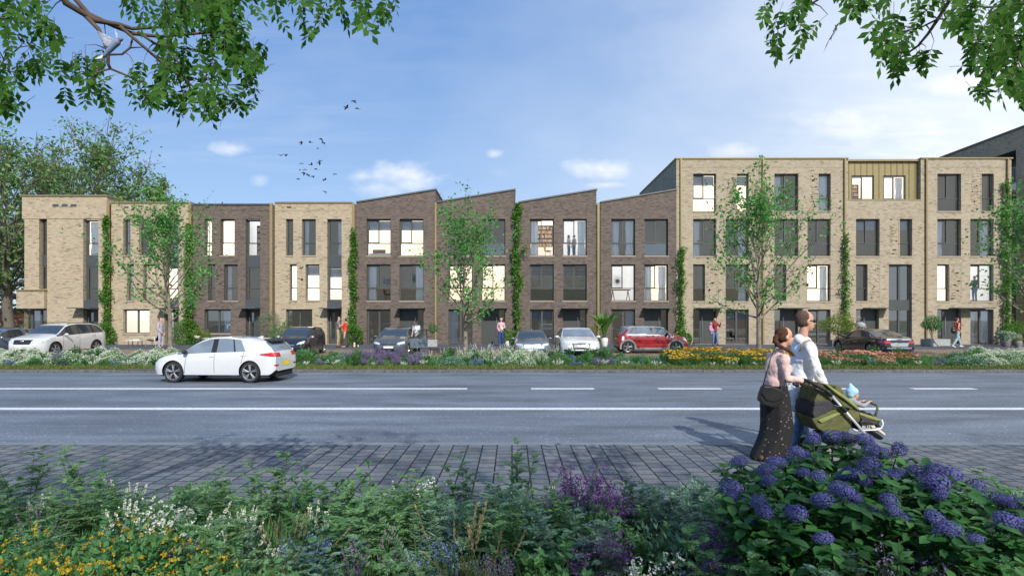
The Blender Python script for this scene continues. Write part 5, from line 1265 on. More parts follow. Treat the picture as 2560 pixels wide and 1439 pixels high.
# short grass: under the near bed and along the far strip's edge
def blades(name, x0, x1, y0, y1, z, n, h, w, mat, dens=None):
    rs = np.random.default_rng(3); x = rs.uniform(x0, x1, n); y = rs.uniform(y0, y1, n)
    az = rs.random(n)*6.283; L = h*(.5+.8*rs.random(n)); lean = rs.random(n)*.6
    P = np.stack([x, y, np.full(n, z)], 1); D = np.stack([np.cos(az)*lean, np.sin(az)*lean, np.ones(n)], 1)
    V, Fq = leaves(P, D, np.stack([np.cos(az), np.sin(az), np.zeros(n)], 1), L, w, .05, .3)
    o = link(name, np_mesh(name, V, Fq, [LM[mat]])); o['kind'] = 'stuff'; return o
blades('grass', -5.2, 5.2, 2.2, 4.9, 0, 34000, .10, .010, 'fg')
blades('strip_grass', -24, 24, 17.5, 18.5, .06, 42000, .11, .014, 'grass')
blades('undergrowth', -24, 24, 18.5, 22.8, .06, 30000, .14, .03, 'fg')
# ---------------------------------------------------------------- cars
def paintmat(name, c, metal=0., rough=.25): return plain(name, c, rough, metal, .5, 1.0, var=.02)
CP = dict(white=paintmat('white_car_paint', (.60,.615,.63)), silver_white=paintmat('pearl_car_paint', (.60,.60,.60)), grey=paintmat('grey_car_paint', (.11,.125,.14), .5, .3), blue_grey=paintmat('blue_grey_car_paint', (.17,.22,.27), .5, .3),
          black=paintmat('black_car_paint', (.012,.013,.016)), red=paintmat('red_car_paint', (.27,.007,.012)), silver=paintmat('silver_car_paint', (.42,.45,.48), .6, .3), dgrey=paintmat('dark_grey_car_paint', (.055,.065,.075), .4, .3))
M['carglass'] = plain('car_window_glass', (.03,.038,.045), .04, 0, .8, .6, var=.05)
M['carglass2'] = plain('pale_car_window_glass', (.17,.21,.25), .05, 0, .8, .6, var=.3, scale=1.2)
M['tyre'] = plain('tyre_rubber', (.018,.018,.019), .8)
M['rim'] = plain('alloy_rim', (.50,.52,.53), .28, .8)
M['lamp'] = plain('headlamp_glass', (.62,.66,.70), .08, .2, .8, 1, var=.3, scale=20)
M['tail'] = plain('tail_lamp_red', (.5,.008,.01), .15, 0, .6, 1, var=.1)
M['amber'] = plain('indicator_amber', (.8,.45,.03), .2)
M['chrome'] = plain('chrome_trim', (.65,.66,.68), .12, 1)
M['plate_y'] = plain('yellow_plate', (.78,.62,.02), .5); M['plate_w'] = plain('white_plate', (.72,.74,.74), .5)
M['inside'] = plain('car_seat_fabric', (.08,.08,.085), .8)
def interp(prof, x):
    if x <= prof[0][0]: return prof[0][1]
    for (a, b) in zip(prof, prof[1:]):
        if x <= b[0]:
            t = (x-a[0])/(b[0]-a[0]); t = t*t*(3-2*t)*.35+t*.65
            return a[1]+(b[1]-a[1])*t
    return prof[-1][1]
def car(name, label, loc, rz, sc, L, W, top, belt, wb, fa, wr, paint, cabin, pillars, ws, rg, roofpaint=None, tumble=.2, arch=1.12, glass='carglass', bot=.19, trim=None, group='cars parked along the parking strip', extras=None, rimr=.68, nose=.62, tailw=.72):
    """body lofted from station sections; x is forward. top/belt: side-view profiles; ws/rg: windscreen and rear-glass x-ranges"""
    w2 = W/2; t = thing(name, label, 'car', loc, rz, group, sc)
    NS = 84; xs = [-L/2+L*i/(NS-1) for i in range(NS)]
    # crowd stations near both ends for round corners
    xs = [-L/2*math.cos(math.pi*i/(NS-1))*.35 + (-L/2+L*i/(NS-1))*.65 for i in range(NS)]
    mats = [paint, M[glass], M['black'], M['black'], roofpaint or paint, trim or M['black']]
    mb = MB(); Hmax = max(z for _, z in top); NR = 12; rings = []
    for x in xs:
        e = (x+L/2)/L; end = min(e, 1-e)
        fn = lambda q, r0: r0+(1-r0)*(1-(1-min(1, q/.13))**2.6)
        w = w2*(fn(1-e, nose) if e > .5 else fn(e, tailw))
        tz = interp(top, x); bz = min(interp(belt, x), tz-.015); bo = bot+.16*max(0, 1-end/.05)**1.5
        k = max(0., min(1, (tz-bz)/(Hmax-interp(belt, 0))))
        yr = w*(.955-tumble*k-.02)
        bz2 = bz+.012*k
        mid = bo+(bz-bo)*.5
        R_ = [(0, bo), (w*.78, bo), (w*.965, bo+.05), (w*1.0, bo+(bz-bo)*.36), (w*.995, bo+(bz-bo)*.70), (w*.955, bz), (w*.945, bz2+.006)]
        zr = tz-.045*k-.02-.03*(1-k)
        for s in (.5, 1.): R_.append((w*.945+(yr-w*.945)*s, bz2+.006+(max(zr, bz2+.008)-bz2-.006)*s))
        R_.append((yr-.035-.03*(1-k), max(tz-.022-.018*(1-k), bz2+.012))); R_.append((yr*.66, tz-.008)); R_.append((yr*.33, tz-.002)); R_.append((0, tz))
        sh = .24*max(0, min(1, -x/max(.5, -cabin[0])))**1.5*min(1, k*1.6) if x > cabin[0]-.5 else 0
        R3 = [(x+sh*{7: .5, 8: 1, 9: .75, 10: .3}.get(q, 0), y, z) for q, (y, z) in enumerate(R_)]
        ring = R3 + [(a, -y, z) for (a, y, z) in R3[-2:0:-1]]
        rings.append((ring, k))
    n = len(rings[0][0]); vs = [p for r in rings for p in r[0]]; fs = []; ms = []
    for i in range(NS-1):
        xm = (xs[i]+xs[i+1])/2; kk = min(rings[i][1], rings[i+1][1])
        for j in range(n):
            jj = j if j < NR else n-1-j        # mirrored ring segment index
            m = 0
            if jj in (6, 7) and kk > .16 and cabin[0] < xm < cabin[1]:
                m = 1
                for p in pillars:
                    if p[0] < xm < p[1]: m = 2 if len(p) == 2 else 0
            if jj >= 9 and (ws[0] < xm < ws[1] or rg[0] < xm < rg[1]): m = 1
            elif jj >= 8 and cabin[0]-.25 < xm < ws[0]+.05 and kk > .6: m = 4
            if jj in (0, 1): m = 5
            fs.append((i*n+j, (i+1)*n+j, (i+1)*n+(j+1) % n, i*n+(j+1) % n)); ms.append(m)
    for f, m in zip(fs, ms): mb.F.append(f); mb.M.append(m)
    mb.V = vs; mb.F.append(tuple(range(n))); mb.M.append(0); mb.F.append(tuple(range((NS-1)*n, NS*n))[::-1]); mb.M.append(0)
    me0 = mb.mesh('body0', mats)
    # wheel arches are cut out of the body
    ct = MB(); ax = [L/2-fa, L/2-fa-wb]; ra = wr*arch
    for x in ax:
        for s in (1, -1):
            y0, y1 = s*(w2-.30), s*(w2+.2)
            prof = [(x+ra*math.cos(2*math.pi*q/26), wr+ra*math.sin(2*math.pi*q/26)) for q in range(26)]
            ct.prism(prof, min(y0, y1), max(y0, y1), 'y', 3)
    # prism(axis y) maps (x, z); use it as is
    co_ = bpy.data.objects.new('cut', ct.mesh('cut', mats)); COL.objects.link(co_)
    for p in co_.data.polygons: p.material_index = 3
    bo_ = bpy.data.objects.new('b', me0); COL.objects.link(bo_)
    import bmesh
    for ob in (co_, bo_):
        bm = bmesh.new(); bm.from_mesh(ob.data); bmesh.ops.recalc_face_normals(bm, faces=bm.faces); bm.to_mesh(ob.data); bm.free()
    md = bo_.modifiers.new('b', 'BOOLEAN'); md.operation = 'DIFFERENCE'; md.object = co_; md.solver = 'EXACT'
    bpy.context.view_layer.update(); me = bpy.data.meshes.new_from_object(bo_.evaluated_get(bpy.context.evaluated_depsgraph_get()))
    bpy.data.objects.remove(bo_); bpy.data.objects.remove(co_)
    V = [v.co.copy() for v in me.vertices]; polys = [(tuple(p.vertices), p.material_index) for p in me.polygons]
    bvh = BVHTree.FromPolygons(V, [p[0] for p in polys])
    def sub(nm, idx, mlist, parent):
        b = MB(); mp = {}
        for (f, m) in polys:
            if m in idx:
                for v in f:
                    if v not in mp: mp[v] = len(b.V); b.V.append(tuple(V[v]))
                b.F.append(tuple(mp[v] for v in f)); b.M.append(idx.index(m))
        return part(nm, b, mlist, parent, smooth=True, angle=38) if b.F else None
    body = sub('body', [0, 2, 3, 5] + ([4] if roofpaint is None else []), [paint, M['black'], M['black'], trim or M['black']] + ([paint] if roofpaint is None else []), t)
    if roofpaint: sub('roof', [4], [roofpaint], t)
    sub('window_glass', [1], [M[glass]], t)
    def decal(b, q, axis, side=1, nu=6, nv=4, off=.006, m=0):
        """a patch that follows the bodywork; q: four corners in (x,z) seen from the side or (y,z) seen from an end"""
        vs = []
        for j in range(nv+1):
            for i in range(nu+1):
                u, v = i/nu, j/nv
                a = [(q[0][c]*(1-u)+q[1][c]*u)*(1-v)+(q[3][c]*(1-u)+q[2][c]*u)*v for c in (0, 1)]
                if axis == 'y': o, d = Vector((a[0], side*3, a[1])), Vector((0, -side, 0))
                elif axis == 'x': o, d = Vector((side*4, a[0], a[1])), Vector((-side, 0, 0))
                else: o, d = Vector((a[0], a[1], 3)), Vector((0, 0, -1))
                h = bvh.ray_cast(o, d)
                if h[0] is None: return
                p = h[0]
                nn = h[1] if h[1] is not None else -d
                if nn.dot(d) > 0: nn = -nn
                vs.append(p - d*off*.5 + nn*off*.5)
        fs = [(j*(nu+1)+i, j*(nu+1)+i+1, (j+1)*(nu+1)+i+1, (j+1)*(nu+1)+i) for j in range(nv) for i in range(nu)]
        b.add(vs, fs, m)
    def rect(x0, x1, z0, z1): return [(x0, z0), (x1, z0), (x1, z1), (x0, z1)]
    # wheels
    for x in ax:
        for s in (1, -1):
            yc = s*(w2-.02); tw = .2
            tb = MB(); k = -s
            tb.lathe([(wr*rimr, 0), (wr*.80, -.004), (wr*.94, .0), (wr*.995, .03), (wr, .06), (wr, tw-.05), (wr*.96, tw), (wr*.6, tw)], (0, 0, 0), 32, 'y')
            if s > 0: tb.V = [(v[0], -v[1], v[2]) for v in tb.V]
            whl = thing_part('wheel', t, (x, yc, wr)); part('tyre', tb, M['tyre'], whl, smooth=True, angle=50)
            rb = MB(); rr = wr*rimr
            rb.lathe([(rr*1.0, .0), (rr*.96, .004), (rr*.93, .03), (rr*.9, .10)], (0, 0, 0), 32, 'y'); rb.lathe([(.0001, .085), (rr*.9, .10)], (0, 0, 0), 24, 'y', 1)
            rb.lathe([(0.0001, .0), (rr*.16, .004), (rr*.2, .03)], (0, 0, 0), 14, 'y')
            for q in range(5):
                a = q*2*math.pi/5+.3
                for dv in (-.13, .13):
                    c0 = Vector((math.cos(a+dv*.6)*rr*.12, .02, math.sin(a+dv*.6)*rr*.12)); c1 = Vector((math.cos(a+dv)*rr*.95, .012, math.sin(a+dv)*rr*.95))
                    rb.tube([c0, c1], [rr*.085, rr*.07], 5)
            if s > 0: rb.V = [(v[0], -v[1], v[2]) for v in rb.V]
            part('rim', rb, [M['rim'], M['black']], whl, smooth=True, angle=50)
    # doors seams and handles, sill, mirrors
    zsill = bot+.07
    zb0 = lambda x: interp(belt, x)-.02
    seams = extras.get('seams', [])
    for s in (1, -1):
        for (xa, xb_) in seams:
            sm = MB(); decal(sm, [(xa, zsill+.03), (xa+.012, zsill+.03), (xb_+.012, zb0(xb_)), (xb_, zb0(xb_))], 'y', s, 1, 8, .004); part('door_seam', sm, M['black'], t)
    for s in (1, -1):
        for x in extras.get('handles', []):
            hb = MB(); z = interp(belt, x)-.11; h = bvh.ray_cast(Vector((x, s*3, z)), Vector((0, -s, 0)))
            if h[0]: hb.ell(h[0]+Vector((0, s*.012, 0)), (.085, .02, .016), 10, 6); part('door_handle', hb, extras.get('handle_mat', paint), t, smooth=True)
        mx = ws[0]*.35+ws[1]*.65 if 'mirror' not in extras else extras['mirror']; mz = interp(belt, mx)+.075
        mm = MB(); mm.ell((mx, s*(w2+.07), mz), (.075, .105, .07), 12, 8); mm.cap((mx+.02, s*(w2-.08), mz-.05), (mx+.01, s*(w2+.02), mz-.02), .025, .02, 6)
        part('wing_mirror', mm, extras.get('mirror_mat', paint), t, smooth=True)
    def deco(nm, q, axis, side, mt, both=False, parent=t, nu=8, nv=5, off=.008):
        for s in ((1, -1) if both else (1,)):
            b = MB(); qq = [(p[0]*(s if axis == 'x' else 1), p[1]) for p in q]
            decal(b, qq, axis, side if axis == 'x' else s, nu, nv, off); o = part(nm, b, mt, parent, smooth=True)
        return o
    for (nm, q, axis, side, mt, both) in extras.get('deco', []): deco(nm, q, axis, side, mt, both)
    if 'more' in extras: extras['more'](t, bvh, decal, deco, w2, L)
    return t
def thing_part(name, parent, loc):
    """an unseen pivot would be a stray empty, so the hub itself is the mesh that carries tyre and rim"""
    b = MB(); b.cap((0, -.03, 0), (0, .03, 0), .03, .03, 6)
    return link(name, b.mesh(name, [M['black']]), parent, loc)
def rect(x0, x1, z0, z1): return [(x0, z0), (x1, z0), (x1, z1), (x0, z1)]
PW, PY = M['plate_w'], M['plate_y']
RZ = R
# moving white hatchback, facing left, drawn from its side
yC = 14.48; sW = .845; Wc = 1.80
topH = [(-2.15, .60), (-2.12, .86), (-2.06, .98), (-1.88, 1.19), (-1.70, 1.33), (-1.2, 1.405), (-.4, 1.455), (.1, 1.44), (.40, 1.35), (1.15, .985), (1.55, .90), (1.9, .80), (2.08, .66), (2.15, .50)]
beltH = [(-2.15, .85), (-1.9, .98), (-1.4, .975), (0, .93), (.9, .895), (1.3, .86), (2.15, .6)]
def hatch_more(t, bvh, decal, deco, w2, L):
    b = MB(); b.prism([(-1.62, 1.37), (-1.90, 1.31), (-1.91, 1.28), (-1.66, 1.325)], -.58, .58, 'y'); part('spoiler', b, M['black'], t)
    b = MB(); b.prism([(-1.3, 1.39), (-1.12, 1.41), (-1.32, 1.46)], -.02, .02, 'y'); part('fin_aerial', b, CP['white'], t)
    b = MB(); b.box(-2.10, -1.95, -.55, .55, .17, .29); part('rear_diffuser', b, M['black'], t)
car('moving_hatchback', 'white hatchback driving left along the carriageway, with yellow rear plate', (gx(566, yC+.75), yC+Wc*sW/2, .0), R(180-2), (sW*.93, sW*.97, sW*.99), 4.24, Wc, topH, beltH, 2.62, .80, .335, CP['white'],
    (-1.16, 1.2), [(-.14, .0), (-.82, -.78)], (.40, 1.2), (-2.04, -1.72), glass='carglass2', group='moving cars', bot=.2, rimr=.74, nose=.70, tailw=.84,
    extras=dict(seams=[(.92, .86), (-.1, -.1), (-.95, -1.1)], handles=[-.02, -1.08], mirror=.86, mirror_mat=M['black'],
      deco=[('head_lamp', [(1.76, .69), (2.12, .60), (2.10, .68), (1.80, .80)], 'y', 1, M['lamp'], True), ('tail_lamp', [(-2.0, .82), (-1.62, .88), (-1.66, .91), (-2.0, .96)], 'y', 1, M['tail'], True), ('tail_lamp', rect(.42, .83, .82, .94), 'x', -1, M['tail'], True),
            ('fog_lamp', rect(.55, .78, .52, .57), 'x', -1, M['tail'], True), ('number_plate', rect(-.26, .26, .52, .64), 'x', -1, PY, False), ('air_intake', rect(.45, .8, .22, .42), 'x', -1, M['black'], True), ('air_intake', [(2.0, .22), (2.12, .22), (2.12, .5), (2.07, .45)], 'y', 1, M['black'], True), ('sill_strip', [(-1.0, .205), (1.0, .205), (1.0, .25), (-1.0, .25)], 'y', 1, M['chrome'], True)], more=hatch_more))
# white SUV, nose towards the road
topS = [(-2.35, .75), (-2.3, 1.05), (-2.22, 1.2), (-2.0, 1.48), (-1.75, 1.63), (-1.2, 1.69), (-.3, 1.70), (.2, 1.66), (.5, 1.58), (1.2, 1.16), (1.6, 1.08), (2.0, .98), (2.25, .84), (2.35, .62)]
beltS = [(-2.35, 1.0), (-2.1, 1.17), (-1.3, 1.14), (0, 1.08), (1.0, 1.03), (1.5, .98), (2.35, .75)]
def suv_more(t, bvh, decal, deco, w2, L):
    for s in (1, -1):
        b = MB(); b.tube([(.35, s*.66, 1.63), (.2, s*.67, 1.71), (-1.3, s*.66, 1.73), (-1.55, s*.65, 1.67)], .016, 6); part('roof_rail', b, M['black'], t, smooth=True)
    b = MB(); b.ell((2.30, 0, .80), (.03, .10, .075), 12, 8); part('emblem', b, M['chrome'], t, smooth=True)
def front_grey(t, bvh, decal, deco, w2, L):
    b = MB(); b.lathe([(.045, .0), (.06, .012), (.07, .0)], (L/2-.0, 0, .63), 16, 'x'); part('emblem', b, M['chrome'], t, smooth=True)
def put_car(px, Yf, L, sc): return gx(px, Yf)
YFR = 23.3
suvx = -19.92-.94*.86
car('white_suv', 'white SUV with roof rails parked nose-out before the corner house', (suvx, YFR+2.35*.86, .02), R(-90), .86, 4.7, 1.88, topS, beltS, 2.74, .95, .37, CP['silver_white'],
    (-1.95, 1.25), [(-.25, -.14), (-1.25, -1.17)], (.48, 1.24), (-2.22, -1.78), bot=.24, arch=1.14,
    extras=dict(seams=[(.95, .9), (-.12, -.2), (-1.1, -1.3)], handles=[0, -1.1], mirror=.82,
      deco=[('head_lamp', [(.42, .70), (.86, .80), (.80, .90), (.50, .80)], 'x', 1, M['lamp'], True), ('head_lamp_side', [(1.75, .80), (2.25, .68), (2.2, .80), (1.85, .90)], 'y', 1, M['lamp'], True), ('grille', [(-.40, .66), (.40, .66), (.46, .88), (-.46, .88)], 'x', 1, M['dgrille'] if 'dgrille' in M else M['black'], False),
            ('number_plate', rect(-.26, .26, .48, .59), 'x', 1, PW, False), ('lower_grille', rect(-.5, .5, .32, .42), 'x', 1, M['black'], False), ('tail_lamp', [(-2.32, 1.02), (-2.0, 1.08), (-2.0, 1.14), (-2.3, 1.16)], 'y', 1, M['tail'], True)], more=suv_more))
topG = [(-2.1, .6), (-2.05, .9), (-1.9, 1.05), (-1.7, 1.32), (-1.4, 1.42), (-.6, 1.47), (.1, 1.44), (.4, 1.35), (1.15, 1.0), (1.6, .92), (1.9, .82), (2.05, .7), (2.1, .5)]
beltG = [(-2.1, .85), (-1.8, 1.0), (-1.2, .97), (0, .93), (.9, .90), (1.3, .87), (2.1, .62)]
GX = dict(seams=[(.9, .86), (-.15, -.2)], handles=[0], mirror=.86, deco=[('head_lamp', [(.42, .60), (.80, .64), (.78, .76), (.48, .70)], 'x', 1, M['lamp'], True), ('grille', [(-.42, .58), (.42, .58), (.44, .66), (-.44, .66)], 'x', 1, M['black'], False), ('number_plate', rect(-.25, .25, .42, .52), 'x', 1, PW, False), ('lower_grille', rect(-.5, .5, .28, .38), 'x', 1, M['black'], False)], more=front_grey)
car('grey_hatchback', 'blue-grey car at the left edge, half hidden by the white SUV', (-23.35, YFR+1.8, .02), R(-90), .84, 4.2, 1.78, topG, beltG, 2.6, .85, .32, CP['blue_grey'], (-1.6, 1.2), [(-.2, -.1), (-1.1, -1.0)], (.4, 1.18), (-1.95, -1.6), extras=GX)
# black microcar
topM = [(-1.7, .6), (-1.66, 1.0), (-1.6, 1.2), (-1.5, 1.4), (-1.2, 1.47), (-.3, 1.49), (.15, 1.46), (.4, 1.38), (1.05, 1.0), (1.35, .92), (1.6, .78), (1.7, .5)]
beltM = [(-1.7, 1.1), (-1.4, 1.1), (-.6, 1.0), (.3, .93), (1.0, .87), (1.7, .6)]
car('black_microcar', 'small black city car parked behind the moving white hatchback', (-9.03-.81*.87, 24.0+1.7*.87, .02), R(-90), .87, 3.4, 1.62, topM, beltM, 2.34, .62, .28, CP['black'], (-1.45, 1.1), [(-.2, -.08), (-1.1, -.98)], (.38, 1.1), (-1.64, -1.5), tumble=.14, nose=.74, tailw=.86,
    extras=dict(seams=[(.8, .78), (-.15, -.15)], handles=[-.0], mirror=.8, mirror_mat=CP['silver'],
      deco=[('head_lamp', [(.38, .60), (.72, .66), (.74, .80), (.50, .72)], 'x', 1, M['lamp'], True), ('grille', rect(-.3, .3, .55, .61), 'x', 1, M['chrome'], False), ('number_plate', rect(-.25, .25, .36, .46), 'x', 1, PW, False)]))
# grey hatchback with its driver's door open
def door_more(t, bvh, decal, deco, w2, L):
    front_grey(t, bvh, decal, deco, w2, L)
    # front-left door (towards the viewer's right) swung out about its front edge
    hx, hy = .88, w2-.03; a = R(62)
    def P(d, o, z): return (hx-d*math.cos(a)-o*math.sin(a), hy+d*math.sin(a)-o*math.cos(a), z)
    b = MB(); W_ = 1.02
    for (d0, d1, z0, z1) in [(0, W_, .36, .88)]:
        o = len(b.V); b.add([P(d0, 0, z0), P(d1, 0, z0), P(d1, 0, z1), P(d0, 0, z1), P(d0, .09, z0), P(d1, .09, z0), P(d1, .09, z1), P(d0, .09, z1)], [(0,1,2,3), (7,6,5,4), (0,4,5,1), (1,5,6,2), (2,6,7,3), (3,7,4,0)])
    od = part('open_door', b, CP['blue_grey'], t, label='door standing wide open')
    f = MB(); f.tube([P(.1, .04, .9), P(.55, .04, 1.30), P(.95, .04, 1.34), P(1.0, .04, .9)], .022, 6); part('window_surround', f, M['black'], od, smooth=True)
    g_ = MB(); g_.add([P(.16, .04, .91), P(.97, .04, .91), P(.93, .04, 1.32), P(.56, .04, 1.28)], [(0, 1, 2, 3)]); part('door_glass', g_, M['pane_g'], od)
    h_ = MB(); h_.cap(P(.72, -.02, .80), P(.88, -.02, .80), .014, .014, 6); part('door_handle', h_, M['chrome'], od, smooth=True)
    o_ = MB(); decal(o_, [(-.15, .30), (.88, .30), (.88, .88), (-.15, .88)], 'y', 1, 8, 6, .006); part('door_opening', o_, M['inside'], t)
GX2 = dict(GX); GX2['more'] = door_more
car('grey_hatchback', 'grey hatchback with its driver door wide open', (gx(972, 24.4), 24.3+2.1*.86, .02), R(-90), .86, 4.2, 1.78, topG, beltG, 2.6, .85, .32, CP['grey'], (-1.6, 1.2), [(-.2, -.1), (-1.1, -1.0)], (.4, 1.18), (-1.95, -1.6), extras=GX2)
# saloons
topL = [(-2.3, .6), (-2.26, .92), (-2.1, 1.0), (-1.7, 1.03), (-1.1, 1.33), (-.6, 1.41), (0, 1.43), (.4, 1.36), (1.15, 1.0), (1.6, .92), (2.0, .84), (2.22, .72), (2.3, .5)]
beltL = [(-2.3, .85), (-1.9, .98), (-1.0, .97), (0, .94), (.9, .90), (1.4, .86), (2.3, .62)]
LX = lambda more, gr: dict(seams=[(.9, .86), (-.1, -.15), (-1., -1.2)], handles=[0, -1.0], mirror=.86, deco=[('head_lamp', [(.45, .60), (.84, .66), (.82, .77), (.50, .72)], 'x', 1, M['lamp'], True), gr, ('number_plate', rect(-.26, .26, .36, .47), 'x', 1, PW, False), ('lower_grille', [(.5, .30), (.78, .32), (.76, .42), (.52, .40)], 'x', 1, M['black'], True)], more=more)
def rings4(t, bvh, decal, deco, w2, L):
    for k in range(4):
        b = MB(); pts = [(L/2+.012, -.135+k*.09+.052*math.cos(q*math.pi/8), .70+.052*math.sin(q*math.pi/8)) for q in range(17)]; b.tube(pts, .008, 5, caps=False); part('emblem_ring', b, M['chrome'], t, smooth=True)
    for k in range(6):
        b = MB(); decal(b, rect(-.33, .33, .46+k*.035, .47+k*.035), 'x', 1, 6, 1, .016); part('grille_bar', b, M['chrome'], t)
def star(t, bvh, decal, deco, w2, L):
    b = MB(); b.lathe([(.085, .0), (.1, .012), (.11, .0)], (L/2+.0, 0, .62), 20, 'x')
    for q in range(3):
        a = math.pi/2+q*2*math.pi/3; b.cap((L/2+.01, 0, .62), (L/2+.01, .09*math.cos(a), .62+.09*math.sin(a)), .014, .006, 6)
    part('emblem', b, M['chrome'], t, smooth=True)
car('grey_saloon', 'glossy grey-blue saloon parked nose-out left of the white saloon', (gx(1331, 23.5), YFR+.1+2.3*.84, .02), R(-90), (.84, .84, .80), 4.6, 1.84, topL, beltL, 2.8, .85, .33, CP['blue_grey'], (-1.2, 1.2), [(-.2, -.1)], (.4, 1.18), (-1.75, -1.05), extras=LX(star, ('grille', [(-.38, .54), (.38, .54), (.42, .70), (-.42, .70)], 'x', 1, M['rim'], False)))
car('white_saloon', 'white saloon parked nose-out with a wide barred grille', (gx(1453, 23.3), YFR+2.3*.86, .02), R(-90), (.88, .92, .88), 4.6, 1.86, topL, beltL, 2.8, .85, .33, CP['white'], (-1.2, 1.2), [(-.2, -.1)], (.4, 1.18), (-1.75, -1.05), glass='carglass2', extras=LX(rings4, ('grille', [(-.36, .42), (.36, .42), (.42, .70), (-.42, .70)], 'x', 1, M['black'], False)))
# red compact with silver roof, parked parallel, nose to the right
topC = [(-1.85, .55), (-1.82, .88), (-1.74, .98), (-1.56, 1.34), (-1.44, 1.39), (-.6, 1.42), (.2, 1.405), (.46, 1.36), (.92, .99), (1.25, .95), (1.6, .84), (1.78, .68), (1.85, .45)]
beltC = [(-1.85, .86), (-1.6, .96), (-.6, .95), (.5, .93), (1.0, .91), (1.85, .6)]
def mini_more(t, bvh, decal, deco, w2, L):
    for x in (L/2-.75, L/2-.75-2.47):
        for s in (1, -1):
            b = MB()
            for (r0, r1) in ((.335, .43),):
                n = 20; vs = []
                for q in range(n+1):
                    a = math.pi*(-.08+1.16*q/n)
                    for rr, yy in ((r0, .012), (r1, .02), (r1, -.05), (r0, -.05)):
                        vs.append((x+rr*math.cos(a), s*(w2+yy-.005), .31+rr*math.sin(a)))
                b.add(vs, [(q*4+c, q*4+(c+1) % 4, (q+1)*4+(c+1) % 4, (q+1)*4+c) for q in range(n) for c in range(4)])
            part('arch_trim', b, M['archgrey'], t, smooth=True, angle=40)
    for s in (1, -1):
        b = MB(); b.box(-1.25+.32, .80-.1, s*(w2-.03), s*(w2+.012), .20, .30); part('sill_trim', b, M['archgrey'], t)
M['archgrey'] = plain('grey_arch_trim', (.20,.21,.215), .5)
mY = 26.35
car('red_compact', 'red three-door compact with silver roof parked side-on, nose to the right', (gx(1637, mY), mY+.84*.93, .02), 0, .93, 3.7, 1.68, topC, beltC, 2.47, .75, .315, CP['red'], (-1.5, .95), [(-.22, -.10), (-1.36, -1.2)], (.44, .95), (-1.74, -1.54), roofpaint=CP['silver'], tumble=.12, glass='carglass2', rimr=.70, nose=.72, tailw=.8,
    extras=dict(seams=[(.72, .7), (-.55, -.5)], handles=[-.3], handle_mat=M['black'], mirror=.62, mirror_mat=M['black'],
      deco=[('tail_lamp', [(-1.68, .66), (-1.56, .66), (-1.56, .88), (-1.66, .88)], 'y', 1, M['white_plastic'], True), ('head_lamp', [(1.42, .70), (1.66, .62), (1.62, .76), (1.5, .84)], 'y', 1, M['lamp'], True), ('number_plate', rect(-.26, .26, .70, .80), 'x', -1, PY, False), ('side_vent', [(.82, .82), (.98, .82), (.98, .87), (.84, .87)], 'y', 1, M['chrome'], True), ('beltline_trim', [(-1.5, .935), (.95, .90), (.95, .915), (-1.5, .95)], 'y', 1, M['black'], True)], more=mini_more))
# black coupe seen from behind
topK = [(-2.3, .55), (-2.28, .90), (-2.2, .96), (-1.75, 1.03), (-1.0, 1.28), (-.4, 1.37), (0, 1.38), (.35, 1.30), (1.1, .98), (1.6, .90), (2.0, .80), (2.22, .68), (2.3, .5)]
beltK = [(-2.3, .80), (-1.9, .93), (-1.0, .95), (0, .92), (.9, .89), (1.4, .85), (2.3, .6)]
def coupe_more(t, bvh, decal, deco, w2, L):
    for k in range(4):
        b = MB(); pts = [(-L/2+.0, -.09+k*.06+.036*math.cos(q*math.pi/8), .875+.036*math.sin(q*math.pi/8)) for q in range(17)]; b.tube(pts, .006, 5, caps=False); part('emblem_ring', b, M['chrome'], t, smooth=True)
car('black_coupe', 'black coupe parked nose-in, its grey tail and red lamps towards the road', (gx(2249, 24.0), 24.0+2.3*.86, .02), R(90), .86, 4.6, 1.86, topK, beltK, 2.75, .9, .335, CP['black'], (-1.45, 1.15), [(-.62, -.56)], (.34, 1.14), (-1.72, -.85), tailw=.82,
    extras=dict(seams=[(.88, .86), (-.6, -.66)], handles=[-.35], mirror=.82,
      deco=[('tail_lamp', [(.42, .68), (.84, .70), (.84, .80), (.46, .78)], 'x', -1, M['tail'], True), ('tail_lamp_side', [(-2.24, .70), (-2.0, .74), (-2.0, .79), (-2.22, .80)], 'y', 1, M['tail'], True), ('number_plate', rect(-.26, .26, .58, .70), 'x', -1, PW, False), ('tail_panel', [(-.40, .50), (.40, .50), (.48, .70), (-.48, .70)], 'x', -1, CP['silver'], False), ('boot_lid', [(-.82, .83), (.82, .83), (.78, .925), (-.78, .925)], 'x', -1, CP['silver'], False), ('bumper_strip', rect(-.8, .8, .40, .48), 'x', -1, CP['silver'], False)], more=coupe_more))
